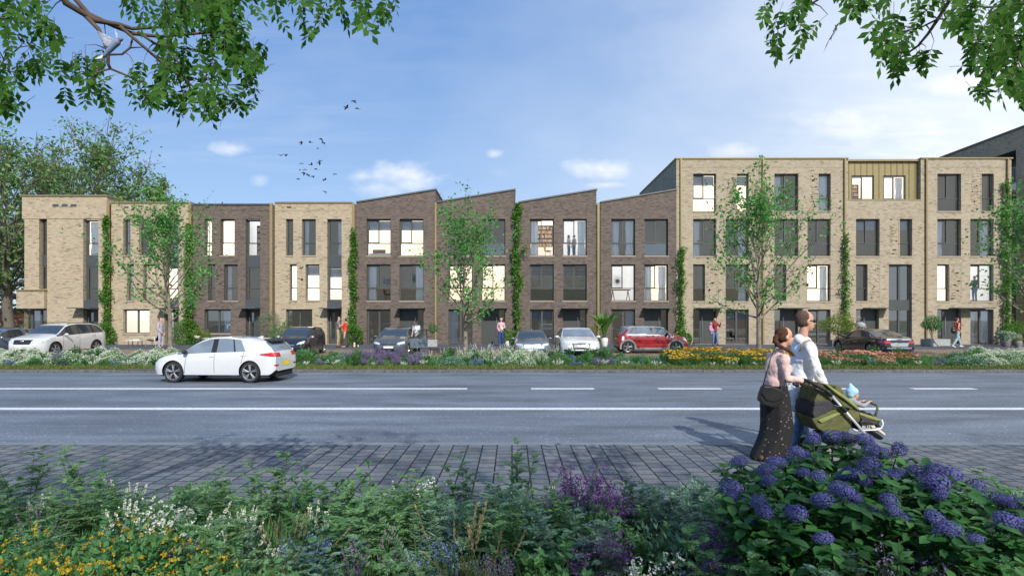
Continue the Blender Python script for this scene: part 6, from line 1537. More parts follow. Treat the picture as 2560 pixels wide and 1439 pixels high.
# ---------------------------------------------------------------- people
def cloth(name, c, var=.1, rough=.85): return plain(name, c, rough, var=var, scale=9, bump=.15)
CL = dict(skin=plain('skin', (.56,.31,.21), .5, var=.05), skin2=plain('tanned_skin', (.42,.23,.15), .5, var=.05), white=cloth('white_cotton', (.74,.76,.80), .03), pink=cloth('pink_jacket_cloth', (.68,.47,.42), .04), jeans=cloth('blue_denim', (.11,.20,.36), .3), jeans2=cloth('pale_denim', (.33,.43,.48), .15), suit=cloth('lilac_grey_suit', (.37,.35,.43)),
          greyshirt=cloth('grey_shirt_cloth', (.17,.155,.155)), khaki=cloth('khaki_cloth', (.38,.30,.18)), redtop=cloth('red_knit', (.58,.05,.025)), darkskirt=cloth('dark_skirt_cloth', (.055,.048,.045)), lightpink=cloth('light_pink_cloth', (.60,.36,.38)), navy=cloth('royal_blue_cloth', (.03,.06,.25)), maroon=cloth('maroon_cloth', (.22,.02,.03)), lilac=cloth('lilac_child_suit', (.50,.26,.46)), orange=cloth('orange_red_cloth', (.68,.07,.03)),
          cream=cloth('cream_cloth', (.62,.56,.48)), dark=cloth('dark_cloth', (.03,.03,.035)), brownhair=plain('brown_hair', (.085,.038,.022), .7, spec=.2, var=.5, scale=45, bump=.6), darkhair=plain('dark_hair', (.02,.014,.012), .45, var=.3, scale=30), redhair=plain('red_hair', (.25,.05,.025), .45, var=.3, scale=30), greyhair=plain('short_greying_hair', (.12,.075,.055), .8, spec=.15, var=.45, scale=60, bump=.6), blond=plain('fair_hair', (.55,.42,.30), .5, var=.2, scale=30),
          shoe=plain('shoe_leather', (.10,.05,.03), .5), wshoe=plain('white_shoe', (.6,.58,.55), .6), leather=plain('black_leather', (.018,.018,.019), .35, var=.3), greyjersey=cloth('grey_jersey', (.30,.30,.33)), black=cloth('black_cloth', (.014,.014,.016)), olive=cloth('olive_canvas', (.105,.108,.036), .3), oliveL=cloth('light_olive_canvas', (.24,.26,.085), .2), shade=cloth('grey_black_mesh', (.045,.042,.048)), teal=cloth('teal_sock', (.02,.5,.55)), taupe=cloth('taupe_cloth', (.27,.235,.22), .06), lip=plain('lips', (.45,.13,.11), .5))
def dotted():
    m, nt, out = newmat('dotted_black_cloth'); g = G(nt)
    v = g.n('ShaderNodeTexVoronoi'); v.inputs['Scale'].default_value = 24; g.l(g.obj(), v.inputs['Vector'])
    f = g.math('LESS_THAN', v.outputs['Distance'], .17); f = g.math('MULTIPLY', f, .8)
    g.l(g.bsdf(g.mix(f, (.012,.011,.011), (.38,.27,.23)), .85), out.inputs[0]); return m
def striped():
    m, nt, out = newmat('striped_knit'); g = G(nt); sp = g.n('ShaderNodeSeparateXYZ'); g.l(g.obj(), sp.inputs[0])
    u = g.math('ADD', sp.outputs[2], g.math('MULTIPLY', sp.outputs[0], -.35)); f = g.math('GREATER_THAN', g.math('FRACT', g.math('MULTIPLY', u, 75)), .62)
    g.l(g.bsdf(g.mix(f, (.45,.68,.85), (.22,.42,.65)), .9), out.inputs[0]); return m
CL['dots'] = dotted(); CL['stripes'] = striped()
DEF = dict(pel=(0,0,.96), waist=(.005,0,1.10), chest=(0,0,1.28), neck=(-.005,0,1.46), head=(.02,0,1.625), shL=(0,.17,1.41), shR=(0,-.17,1.41), elL=(-.02,.23,1.13), elR=(-.02,-.23,1.13), wrL=(.06,.225,.89), wrR=(.06,-.225,.89),
           hipL=(0,.085,.93), hipR=(0,-.085,.93), knL=(.02,.095,.5), knR=(.02,-.095,.5), anL=(-.01,.1,.08), anR=(-.01,-.1,.08), toeL=(.14,.115,.03), toeR=(.14,-.115,.03))
def person(label, loc, rz, Ht=1.75, pose=None, top='white', sleeves='long', legs='jeans', legkind='trousers', hair='darkhair', hairkind='short', shoe='shoe', skin='skin', vox=.018, female=False, headsc=1., group=None, name='person', tilt=(0, 0), fit=1., extra=None, hands=True, crease=0.):
    J = dict(DEF); J.update(pose or {}); s = Ht/1.75
    J = {k: Vector(v) for k, v in J.items()}
    t = thing(name, label, 'person', loc, rz, group, s)
    fm = .88 if female else 1.
    b = MB()
    def torso(b, d=0.):
        b.ell(J['pel'], (.105+d, .150+d, .125), rot=None); b.cap(J['pel'], J['chest'], .108+d, .118*fm+d)
        b.ell(J['waist'], (.098+d, (.122 if female else .14)+d, .13)); b.ell(J['chest'], (.118+d, .152*fm+d, .17+d))
        b.cap(J['shL']*.85+J['chest']*.15, J['shR']*.85+J['chest']*.15, .062*fm+d*.8, .062*fm+d*.8)
        if female: b.ell(J['chest']+Vector((.075, .065, .0)), .058+d); b.ell(J['chest']+Vector((.075, -.065, .0)), .058+d)
    def arm(b, S, d=0., full=1.):
        b.cap(J['sh'+S], J['el'+S], .052*fm+d, .040*fm+d*.9)
        if full > .5: b.cap(J['el'+S], J['el'+S].lerp(J['wr'+S], full), .040*fm+d*.9, .028*fm+d)
    def leg(b, S, d=0., flare=0.):
        b.cap(J['hip'+S], J['kn'+S], .083+d, .055+d); b.cap(J['kn'+S], J['an'+S]+Vector((0, 0, .03)), .054+d, .037+d+flare)
        q = J['kn'+S].lerp(J['an'+S], .28); b.ell(q+Vector((-.018, 0, 0)), (.055+d, .052+d, .11))
    torso(b); [arm(b, S) for S in 'LR']; [leg(b, S) for S in 'LR']
    for S in 'LR': b.cap(J['an'+S]-Vector((.035, 0, .02)), J['toe'+S], .038, .03)
    hd = J['head']; rt = Euler((tilt[1], tilt[0], 0)); k = headsc
    def hp(x, y, z): v = Vector((x, y, z))*k; v.rotate(rt); return hd+v
    b.cap(J['neck']-Vector((.005, 0, .06)), hp(-.015, 0, -.06), .054*fm+.004, .052*fm)
    b.ell(hp(-.012, 0, .028), (.098*k, .077*k, .094*k), rot=rt); b.ell(hp(.028, 0, -.038), (.062*k, .058*k, .074*k), rot=rt); b.ell(hp(.055, 0, -.092), (.026*k, .03*k, .022*k), rot=rt)
    b.cap(hp(.084, 0, .008), hp(.104, 0, -.026), .010*k, .014*k, 8); b.ell(hp(.083, 0, -.062), (.016*k, .024*k, .012*k))
    for sg in (1, -1): b.ell(hp(-.005, sg*.078, -.012), (.022*k, .010*k, .032*k), 8, 6)
    if hands:
        for S in 'LR':
            sg = 1 if S == 'L' else -1
            d = (J['wr'+S]-J['el'+S]).normalized(); c = J['wr'+S]; sd_ = Vector((1, 0, 0)) if abs(d.z) > .6 else Vector((0, -sg, 0)); sd_ = (sd_-d*sd_.dot(d)).normalized(); pn = d.cross(sd_)*sg
            curl = (J.get('curl'+S) or Vector((0, 0, 0)))
            b.cap(c, c+d*.05, .028, .032); b.cap(c+d*.03+sd_*.018, c+d*.085+sd_*.02, .018, .016); b.cap(c+d*.03-sd_*.018, c+d*.085-sd_*.02, .018, .016)
            for q in range(4):
                o = c+d*.085+sd_*(.03-.02*q); L1 = (.04, .046, .043, .034)[q]; d2 = (d+pn*(.35+.1*q)+curl*.8).normalized(); d3 = (d2+pn*.6+curl).normalized()
                b.cap(o, o+d2*L1, .0098, .009, 7); b.cap(o+d2*L1, o+d2*L1+d3*L1*.8, .009, .0075, 7)
            o = c+d*.028+sd_*.03; d2 = (d*.6+sd_*.75+pn*.35).normalized(); b.cap(o, o+d2*.035, .012, .0105, 7); b.cap(o+d2*.035, o+d2*.035+(d2+d*.5).normalized()*.03, .0105, .009, 7)
    link('body', fused(b, vox*.75 if vox > .012 else vox, CL[skin], 'body', 2), t)
    e = MB()
    for sg in (1, -1): e.ell(hp(.079, sg*.030, .006), (.010*k, .013*k, .0075*k), 8, 6)
    part('eyes', e, M['black'], t, smooth=True)
    m_ = MB(); m_.ell(hp(.092, 0, -.063), (.008*k, .022*k, .007*k), 8, 6); part('mouth', m_, CL['lip'], t, smooth=True)
    if top:
        b = MB(); torso(b, .018*fit); 
        if legkind != 'skirt' or True: b.cap(J['pel']+Vector((0, 0, .02)), J['pel']-Vector((0, 0, .03)), .125*fit, .128*fit)
        if sleeves != 'none': [arm(b, S, .014*fit, {'long': .97, 'short': .0, 'elbow': .2}[sleeves]) if sleeves != 'short' else b.cap(J['sh'+S], J['sh'+S].lerp(J['el'+S], .62), .066, .062) for S in 'LR']
        b.cap(J['neck']-Vector((0, 0, .05)), J['neck']-Vector((-.004, 0, .0)), .07, .062)
        link('shirt' if sleeves != 'long' else 'jacket', fused(b, vox, CL[top], 'top', 2, crease, .16), t)
    b = MB()
    if legkind == 'trousers':
        b.ell(J['pel']-Vector((0, 0, .02)), (.118, .162, .13)); [leg(b, S, .013) for S in 'LR']; link('trousers', fused(b, vox, CL[legs], 'trousers', 2, crease, .14), t)
    elif legkind == 'flare':
        b.ell(J['pel']-Vector((0, 0, .02)), (.115, .155, .13)); [leg(b, S, .014, .035) for S in 'LR']; link('trousers', fused(b, vox, CL[legs], 'trousers', 2), t)
    elif legkind == 'skirt':
        c = (J['anL']+J['anR'])/2; b.cap(J['pel'], Vector((c.x*.6, 0, .45)), .125, .155, 16); b.cap(Vector((c.x*.6, 0, .5)), Vector((c.x, 0, .2)), .155, .19, 16); b.box(c.x-.17, c.x+.17, -.19, .19, .08, .2)
        link('skirt', fused(b, vox, CL[legs], 'skirt', 4), t)
    b = MB()
    for S in 'LR':
        b = MB(); b.cap(J['an'+S]-Vector((.04, 0, .03)), J['toe'+S], .045, .036); b.cap(J['an'+S]+Vector((0, 0, .02 if shoe != 'boot' else .12)), J['an'+S], .045, .045)
        link('shoe', fused(b, vox*.8, CL['shoe' if shoe == 'boot' else shoe], 'shoe', 1), t)
    if hairkind != 'none':
        b = MB(); b.ell(hp(-.034, 0, .038), (.089*k, .084*k, .089*k), rot=rt)
        if hairkind in ('short', 'cap'): b.ell(hp(-.045, 0, .0), (.072*k, .083*k, .07*k))
        if hairkind == 'long':
            b.ell(hp(-.045, 0, -.01), (.078*k, .088*k, .09*k)); b.cap(hp(-.06, 0, -.03), hp(-.085, 0, -.20), .07*k, .045*k)
            for sg in (1, -1): b.cap(hp(-.02, sg*.075, -.02), hp(.0, sg*.08, -.20), .03*k, .028*k)
        if hairkind == 'bun': b.ell(hp(-.05, 0, 0), (.07*k, .083*k, .075*k)); b.ell(hp(-.12, 0, .05), .04*k)
        if hairkind == 'pony':
            b.ell(hp(-.045, 0, .0), (.072*k, .084*k, .075*k))
        if hairkind == 'cap': b.ell(hp(.06, 0, .052), (.07*k, .07*k, .012*k))
        link('hair' if hairkind != 'cap' else 'cap', fused(b, min(vox, .014), CL[hair], 'hair', 1), t)
    if extra: extra(t, J, hp, k)
    return t
def at(px, Y): return gx(px, Y)
# ---- the couple and the pushchair in front
YW = 6.62; sW_ = YW/F
def wz(py, Y=YW): return gz(py, Y)
xw = 1945
def wl(px, py, y=0.): return ((px-xw)*sW_, y, wz(py))
def woman_extra(t, J, hp, k):
    b = MB()          # pony tail, gathered at the back of the head and falling over the shoulder
    pth = [hp(-.085, -.02, .035), hp(-.128, -.03, -.005), hp(-.135, -.05, -.055), hp(-.105, -.075, -.105), hp(-.055, -.10, -.135), hp(.0, -.115, -.165), hp(.045, -.12, -.20), hp(.07, -.12, -.235)]
    rr = [.020, .030, .031, .027, .023, .020, .014, .006]
    for q in range(7): b.cap(pth[q], pth[q+1], rr[q], rr[q+1])
    b.cap(hp(-.128, -.02, -.02), hp(-.165, -.02, -.075), .020, .007); b.cap(hp(-.12, -.03, -.06), hp(-.14, -.04, -.125), .020, .006); b.cap(hp(.0, -.11, -.16), hp(.03, -.12, -.235), .016, .005)
    link('pony_tail', fused(b, .010, CL['brownhair'], 'pony_tail', 2), t)
    b = MB(); b.ell(hp(-.105, -.01, .015), (.014, .03, .03)); part('hair_tie', b, CL['white'], t, smooth=True)
wpose = dict(pel=wl(1938, 985), waist=wl(1936, 955), chest=wl(1942, 920), neck=wl(1948, 880), head=wl(1962, 842), shL=wl(1944, 893, .15), shR=wl(1945, 893, -.155), elL=wl(1952, 940, .2), elR=wl(1946, 941, -.20), wrL=wl(1986, 948, .16), wrR=wl(1983, 946, -.17),
             hipL=wl(1940, 992, .08), hipR=wl(1938, 992, -.08), knL=wl(1962, 1068, .08), knR=wl(1950, 1066, -.08), anL=wl(1958, 1130, .07), anR=wl(1905, 1133, -.09), toeL=wl(1985, 1147, .07), toeR=wl(1925, 1147, -.09), curlL=(0, 0, -.4), curlR=(0, 0, -.4))
woman = person('woman in pink jacket and dotted black skirt pushing the pushchair', (gx(xw, YW), YW, 0), 0, 1.75, wpose, 'pink', 'long', 'dots', 'none', 'brownhair', 'pony', 'shoe', 'skin', .0105, True, .98, extra=woman_extra, crease=.028)
b = MB()             # long skirt as a draped tube
sk = [(1938, 962, 25, .15), (1937, 974, 29, .175), (1937, 984, 32, .19), (1938, 1000, 33, .20), (1940, 1030, 34, .20), (1944, 1062, 37, .20), (1940, 1090, 37, .20), (1930, 1115, 38, .20), (1922, 1138, 42, .19), (1921, 1146, 41, .185)]
vs = []; n = 40
for r, (px, py, hw, dp) in enumerate(sk):
    for q in range(n):
        a = 2*math.pi*q/n; f = 1+(.0+.09*r/9)*math.sin(a*7+r*.35)+.02*math.sin(a*13)
        vs.append(((px-xw)*sW_+hw*sW_*math.cos(a)*f, dp*math.sin(a)*f*.9, wz(py)))
fs = [(r*n+q, r*n+(q+1) % n, (r+1)*n+(q+1) % n, (r+1)*n+q) for r in range(len(sk)-1) for q in range(n)]
b.add(vs, fs); o = link('skirt', baked(b, [('SUBSURF', dict(levels=1, render_levels=1)), ('SOLIDIFY', dict(thickness=.006))], [CL['dots']], 'skirt'), woman)
# shoulder bag (rests on her hip: a thing of its own)
bagx, bagy = 1926, 989
bg_ = thing('shoulder_bag', 'black leather flap bag hanging at the hip of the woman in pink', 'bag', (gx(bagx, YW-.2), YW-.2, wz(bagy, YW-.2)), 0)
b = MB(); bs = (YW-.2)/F
outl = [(-31, 10), (-27, -8), (-20, -26), (0, -24), (26, -15), (33, -8), (26, 12), (14, 27), (0, 28), (-18, 22)]
b.prism([(x*bs, -z*bs) for x, z in outl], -.045, .045, 'y'); link('bag_body', baked(b, [('REMESH', dict(mode='VOXEL', voxel_size=.009)), ('SMOOTH', dict(factor=.5, iterations=8))], [CL['leather']], 'bag_body'), bg_)
b = MB(); b.prism([(x*bs*.99, -z*bs) for x, z in [(-28, -8), (-20, -26), (0, -24), (26, -15), (32, -8), (24, 8), (4, 14), (-16, 10)]], -.058, -.042, 'y'); link('flap', baked(b, [('REMESH', dict(mode='VOXEL', voxel_size=.008)), ('SMOOTH', dict(factor=.5, iterations=5))], [CL['leather']], 'flap'), bg_)
b = MB(); P0 = Vector((-20*bs, 0, 22*bs))
b.tube([P0, Vector((-9*bs, -.01, 62*bs)), Vector((2*bs, -.0, 98*bs)), Vector((14*bs, .05, 112*bs)), Vector((30*bs, .16, 104*bs))], .006, 6)
b.tube([Vector((22*bs, -.05, 5*bs)), Vector((33*bs, -.045, 25*bs)), Vector((37*bs, .0, 46*bs))], .009, 6); part('strap', b, CL['leather'], bg_, smooth=True)
# man
YM = 7.12; sM = YM/F; xm_ = 2003
def ml(px, py, y=0.): return ((px-xm_)*sM, y, gz(py, YM))
def man_extra(t, J, hp, k):
    b = MB()
    b.ell(hp(.088, -.030, .004), (.010, .026, .024), 12, 8); b.ell(hp(.088, .030, .004), (.010, .026, .024), 12, 8)
    part('sunglasses_lens', b, M['carglass'], t, smooth=True)
    b = MB()
    for sg in (1, -1): b.cap(hp(.088, sg*.055, .014), hp(-.005, sg*.084, .008), .004, .004, 6)
    b.cap(hp(.097, -.01, .012), hp(.097, .01, .012), .004, .004, 6); part('sunglasses_frame', b, M['black'], t, smooth=True)
    b = MB(); pts = [J['shR']+Vector((-.12, -.0, -.06)), J['shR']+Vector((-.08, -.02, .055)), J['shR']+Vector((.0, -.0, .085)), J['shR']+Vector((.08, .02, .03)), J['shR']+Vector((.125, .03, -.06))]
    b.tube(pts, .013, 6); part('rucksack_strap', b, CL['khaki'], t, smooth=True)
    b = MB(); b.cap(J['neck']+Vector((-.045, 0, -.02)), J['neck']+Vector((.05, 0, -.05)), .068, .062); link('collar', fused(b, .01, CL['white'], 'collar', 1), t)
    b = MB(); b.cap(J['pel']+Vector((-.05, 0, .06)), J['pel']+Vector((-.03, 0, -.10)), .14, .14); link('shirt_tail', fused(b, .012, CL['taupe'], 'shirt_tail', 2), t)
mpose = dict(pel=ml(2000, 985), waist=ml(2003, 950), chest=ml(2008, 895), neck=ml(2006, 843), head=ml(2014, 803), shL=ml(2010, 862, .19), shR=ml(2004, 864, -.18), elL=ml(2024, 915, .24), elR=ml(2018, 924, -.23), wrL=ml(2048, 955, .20), wrR=ml(2040, 962, -.22),
             hipL=ml(2004, 992, .09), hipR=ml(1998, 992, -.09), knL=ml(2014, 1058, .09), knR=ml(1992, 1052, -.09), anL=ml(2026, 1112, .09), anR=ml(1978, 1110, -.1), toeL=ml(2055, 1121, .09), toeR=ml(2004, 1123, -.1))
person('man in a white shirt and sunglasses walking beside the woman in pink', (gx(xm_, YM), YM, 0), 0, 1.75, mpose, 'white', 'long', 'jeans', 'trousers', 'greyhair', 'short', 'shoe', 'skin', .0105, False, 1.12, extra=man_extra, fit=1.7, crease=.035)
# pushchair
YP = 6.62; xp = 2090; sP = YP/F
pc = thing('pushchair', 'olive green pushchair with a silver frame and folded hood', 'pushchair', (gx(xp, YP), YP, 0))
def pl(px, py, y=0.): return Vector(((px-xp)*sP, y, wz(py)))
def soft(nm, poly, y0, y1, mat, vx=.011, it=4, parent=pc):
    b = MB(); b.prism([((x-xp)*sP, wz(y)) for x, y in poly], y0, y1, 'y')
    return link(nm, fused(b, vx, mat, nm, it, .018 if mat in (CL['olive'], CL['shade']) else 0, .12), parent)
def soft2(nm, poly, y0, y1, mat): return soft(nm, poly, y0, y1, mat, .009, 2)
M['alu'] = plain('silver_tube', (.62,.63,.64), .3, .5)
for sg in (-1, 1):
    y = sg*.25
    b = MB(); b.tube([pl(2046, 978, y), pl(2136, 1080, y), pl(2131, 1092, y), pl(2122, 1116, y)], .0155, 10); part('frame_tube', b, M['alu'], pc, smooth=True)
    b = MB(); b.cap(pl(2073, 1008, y), pl(2082, 1018, y), .024, .024); part('slide_collar', b, M['black'], pc, smooth=True)
    b = MB(); b.cap(pl(1996, 947, y), pl(2040, 972, y), .019, .021); b.cap(pl(2040, 972, y), pl(2047, 980, y), .026, .022); b.cap(pl(2012, 965, y), pl(2020, 969, y), .022, .022); part('grip_arm', b, M['black'], pc, smooth=True)
    b = MB(); b.tube([pl(2104, 1062, y*.9), pl(2110, 1066, y*.9), pl(2160, 1064, y*.9), pl(2172, 1060, y*.9), pl(2176, 1050, y*.9), pl(2173, 1040, y*.9)], .010, 8); part('seat_rail', b, M['white_plastic'], pc, smooth=True)
    b = MB(); b.tube([pl(2136, 1082, y), pl(2104, 1086, y), pl(2058, 1098, y*.9)], .013, 8); part('chassis_tube', b, M['black'], pc, smooth=True)
    for (px, r) in ((2050, .125), (2122, .085)):
        w_ = MB(); c = pl(px, 1150, y*1.05); c.z = r+.012
        w_.lathe([(r*.72, -.02), (r*.94, -.024), (r, 0), (r*.94, .024), (r*.72, .02)], c, 24, 'y'); ww = part('wheel', w_, M['tyre'], pc, smooth=True)
        h_ = MB(); h_.lathe([(.0001, -.022), (r*.5, -.018), (r*.74, -.012)], c, 20, 'y'); h_.lathe([(.0001, .022), (r*.5, .018), (r*.74, .012)], c, 20, 'y'); part('hub', h_, M['archgrey'], ww, smooth=True)
        l_ = MB(); l_.tube([c, c+Vector((0, 0, r*.4)), pl(2122 if px > 2100 else 2058, 1112 if px > 2100 else 1098, y*.9)], .012, 6); part('strut', l_, M['alu'] if px > 2100 else M['black'], pc, smooth=True)
b = MB(); b.tube([pl(1997, 947, -.25), pl(1992, 945, -.21), pl(1992, 945, .21), pl(1997, 947, .25)], .019, 10); part('push_handle', b, M['black'], pc, smooth=True)
soft('hood', [(2012, 1000), (2024, 962), (2034, 955), (2046, 957), (2070, 972), (2095, 992), (2119, 1010), (2119, 1021), (2085, 1010), (2060, 990), (2050, 1000)], -.20, .20, CL['olive'])
soft('hood_panel', [(2012, 1000), (2050, 992), (2062, 1000), (2052, 1020), (2012, 1038), (2007, 1026)], -.215, .215, CL['shade'])
soft2('hood_edge', [(2034, 953), (2042, 954), (2098, 992), (2120, 1014), (2117, 1018), (2092, 998), (2060, 975)], -.23, .23, CL['oliveL'])
soft('footmuff', [(2007, 1040), (2018, 1030), (2072, 1012), (2100, 1020), (2104, 1052), (2094, 1074), (2080, 1070), (2060, 1076), (2040, 1074), (2018, 1060)], -.21, .21, CL['olive'])
soft2('flap', [(2018, 1041), (2068, 1022), (2075, 1026), (2028, 1049)], -.228, -.20, CL['oliveL'])
soft('seat', [(2098, 1016), (2120, 1022), (2176, 1042), (2172, 1052), (2150, 1056), (2120, 1048), (2102, 1040)], -.19, .19, CL['olive'])
soft2('seat_edge', [(2122, 1023), (2150, 1031), (2177, 1041), (2176, 1046), (2150, 1040), (2124, 1030)], -.2, .2, CL['oliveL'])
soft2('seat_side', [(2122, 1028), (2150, 1041), (2172, 1048), (2160, 1054), (2128, 1044)], -.205, .205, CL['shade'])
soft('headrest', [(2072, 985), (2074, 962), (2085, 960), (2092, 968), (2098, 990), (2090, 990)], -.12, .12, CL['olive'])
soft('mudguard', [(2122, 1046), (2130, 1040), (2146, 1044), (2152, 1062), (2150, 1070), (2126, 1068)], -.215, .215, M['black'], .009, 2)
soft('basket', [(2050, 1080), (2110, 1076), (2125, 1082), (2115, 1106), (2060, 1108)], -.18, .18, CL['shade'])
b = MB(); b.tube([pl(2160, 1032, -.2), pl(2166, 1018, -.2), pl(2171, 1008, -.16), pl(2172, 1004, 0), pl(2171, 1008, .16), pl(2166, 1018, .2), pl(2160, 1032, .2)], .014, 8); part('bumper_bar', b, CL['olive'], pc, smooth=True)
b = MB(); b.tube([pl(2150, 1060), pl(2170, 1074), pl(2196, 1092)], .03, 8, squash=(1, 3, 1)); part('footrest', b, M['black'], pc, smooth=True)
fc = bpy.data.curves.new('t', 'FONT'); fc.body = 'BUZ'; fc.size = .052; fc.extrude = .002; fo = bpy.data.objects.new('t', fc); COL.objects.link(fo); bpy.context.view_layer.update()
tm = bpy.data.meshes.new_from_object(fo.evaluated_get(bpy.context.evaluated_depsgraph_get())); bpy.data.objects.remove(fo); tm.materials.clear(); tm.materials.append(M['white_plastic'])
q = pl(2126, 1062, -.222); link('lettering', tm, pc, q, (R(90), R(-3), 0))
# toddler
xb_ = 2130
def bl(px, py, y=0.): return ((px-xb_)*sP/.49, y/.49, (wz(py)-wz(1045))/.49)
def baby_extra(t, J, hp, k):
    b = MB(); b.ell(hp(-.015, 0, .035), (.108*k, .096*k, .085*k)); b.cap(hp(-.03, 0, .09), hp(-.05, 0, .175), .07*k, .02*k); b.ell(hp(-.05, 0, -.02), (.07*k, .09*k, .06*k))
    link('striped_hat', fused(b, .02, CL['stripes'], 'striped_hat', 2), t)
person('toddler in a striped blue hat sitting in the pushchair', (gx(xb_, YP), YP, wz(1045)), 0, 1.75*.49, dict(pel=bl(2122, 1030), waist=bl(2124, 1020), chest=bl(2127, 1009), neck=bl(2129, 1000), head=bl(2132, 983), shL=bl(2129, 1003, .07), shR=bl(2129, 1004, -.07), elL=bl(2145, 1012, .09), elR=bl(2147, 1011, -.09), wrL=bl(2158, 1005, .05), wrR=bl(2162, 1004, -.06),
    hipL=bl(2126, 1032, .05), hipR=bl(2126, 1032, -.05), knL=bl(2168, 1034, .07), knR=bl(2165, 1036, -.07), anL=bl(2192, 1066, .07), anR=bl(2186, 1066, -.07), toeL=bl(2204, 1077, .07), toeR=bl(2200, 1082, -.07)),
    'greyjersey', 'long', 'black', 'trousers', 'blond', 'none', 'cream', 'skin', .022, False, 1.38, extra=baby_extra)
# ---- people by the houses
W1 = dict(hipL=(0,.085,.93), knL=(.20,.09,.53), anL=(.30,.09,.10), toeL=(.45,.1,.05), knR=(-.05,-.09,.50), anR=(-.30,-.09,.12), toeR=(-.17,-.1,.03))
SM = dict(vox=.02)
person('man in a pale lilac-grey suit standing before the first street tree', (at(401, 30.5), 30.5, .05), 0, 1.68, dict(knL=(.06,.09,.5), anL=(.05,.1,.08), toeL=(.2,.11,.03), wrR=(.16,-.2,.93), elR=(-.01,-.23,1.13)), 'suit', 'long', 'suit', hair='brownhair', **SM)
person('man in a grey shirt and flat cap embracing the woman in red', (at(846, 31.8), 31.8, .05), 0, 1.74, dict(elL=(.14,.2,1.22), wrL=(.34,.16,1.28), elR=(.13,-.2,1.22), wrR=(.33,-.17,1.27)), 'greyshirt', 'short', 'khaki', hair='dark', hairkind='cap', **SM)
person('woman in a red cardigan and long dark skirt beside the grey-shirted man', (at(863, 31.7), 31.7, .05), R(180), 1.66, dict(elL=(.12,.2,1.18), wrL=(.25,.16,1.2)), 'redtop', 'long', 'darkskirt', 'skirt', 'darkhair', 'bun', 'cream', female=True, **SM)
person('dark-haired man in a white T-shirt standing behind the open car door', (at(1043, 25.9), 25.9, .05), R(-120), 1.58, dict(chest=(.05,0,1.28), neck=(.11,0,1.45), head=(.17,0,1.58), shL=(.06,.18,1.40), shR=(.06,-.18,1.40), elL=(.1,.24,1.12), elR=(.1,-.22,1.12), wrL=(.22,.18,.95), wrR=(.22,-.16,.95)), 'white', 'short', 'dark', hair='darkhair', tilt=(R(28), 0), **SM)
def scarf(t, J, hp, k): b = MB(); b.cap(J['chest']+Vector((.06, -.05, .1)), J['chest']+Vector((.12, .08, -.25)), .05, .07); link('white_scarf', fused(b, .02, CL['white'], 'white_scarf', 1), t)
person('fair woman in a pink jacket and flared blue trousers by a front door', (at(1253, 33.2), 33.2, .05), R(-105), 1.68, dict(elL=(.0,.24,1.15), wrL=(.14,.10,1.06), elR=(0,-.24,1.15), wrR=(.1,-.14,.96), knL=(.03,.12,.5), anL=(-.04,.17,.08), toeL=(.1,.19,.03)), 'lightpink', 'long', 'navy', 'flare', 'blond', 'bun', 'dark', female=True, extra=scarf, **SM)
person('red-haired mother in a maroon top and jeans holding a child', (at(1787, 33.0), 33.0, .05), R(-90), 1.66, dict(elR=(.02,-.28,1.18), wrR=(.16,-.2,1.06), elL=(.04,.30,1.2), wrL=(.12,.33,1.43), knL=(.0,.14,.5), anL=(0,.2,.08), toeL=(.12,.24,.03)), 'maroon', 'long', 'jeans', hair='redhair', hairkind='long', shoe='boot', female=True, **SM)
person('small child in lilac carried on the arm of the red-haired mother', (at(1777, 32.8), 32.78, 1.03-.46), R(-60), .85, dict(hipL=(0,.07,.95), hipR=(0,-.07,.95), knL=(.16,.12,.78), knR=(.16,-.12,.78), anL=(.14,.12,.5), anR=(.14,-.12,.5), toeL=(.25,.12,.46), toeR=(.25,-.12,.46)), 'lilac', 'long', 'lilac', hair='blond', headsc=1.5, shoe='cream', vox=.03)
def shoulderbag(t, J, hp, k): pass
person('striding woman in an orange-red top and pale jeans', (at(2392, 31.2), 31.2, .05), 0, 1.68, dict(W1, elL=(.14,.2,1.16), wrL=(.30,.2,.98), elR=(-.08,-.21,1.15), wrR=(.05,-.2,.98)), 'orange', 'none', 'jeans2', hair='brownhair', hairkind='bun', shoe='wshoe', female=True, **SM)
b = MB(); b.ell((at(2384, 31)-.02, 30.95, .98), (.17, .09, .15)); b.ell((at(2384, 31)-.05, 30.95, 1.12), (.13, .08, .10)); b.tube([(at(2384, 31)-.05, 30.9, 1.2), (at(2390, 31), 30.95, 1.46), (at(2394, 31), 31.05, 1.30)], .015, 5)
single('shoulder_bag', b, CL['leather'], 'black bag carried on the back of the striding woman', 'bag', smooth=True, loc=(at(2384, 31), 30.95, .85))
zf2 = fz(640)+.0; zf1 = fz(752.5)
person('long-haired woman in a white top in the upper window, facing right', (fx(1426), 36.05, fz(639)-.0), R(-30), 1.48, dict(wrL=(.12,.1,1.08)), 'white', 'long', 'jeans', hair='redhair', hairkind='long', female=True, **SM)
person('woman in a cream top standing on the right in the same upper window', (fx(1440), 36.1, fz(639)), R(-150), 1.48, {}, 'cream', 'long', 'jeans', hair='brownhair', hairkind='bun', female=True, **SM)
person('man in dark clothes looking down, standing in the right-hand window', (fx(2461), 35.75, fz(751)), R(190), 1.62, dict(elL=(.06,.22,1.15), wrL=(.28,.1,1.2), elR=(.06,-.22,1.15), wrR=(.28,-.08,1.2)), 'dark', 'long', 'jeans', hair='darkhair', tilt=(R(25), 0), **SM)

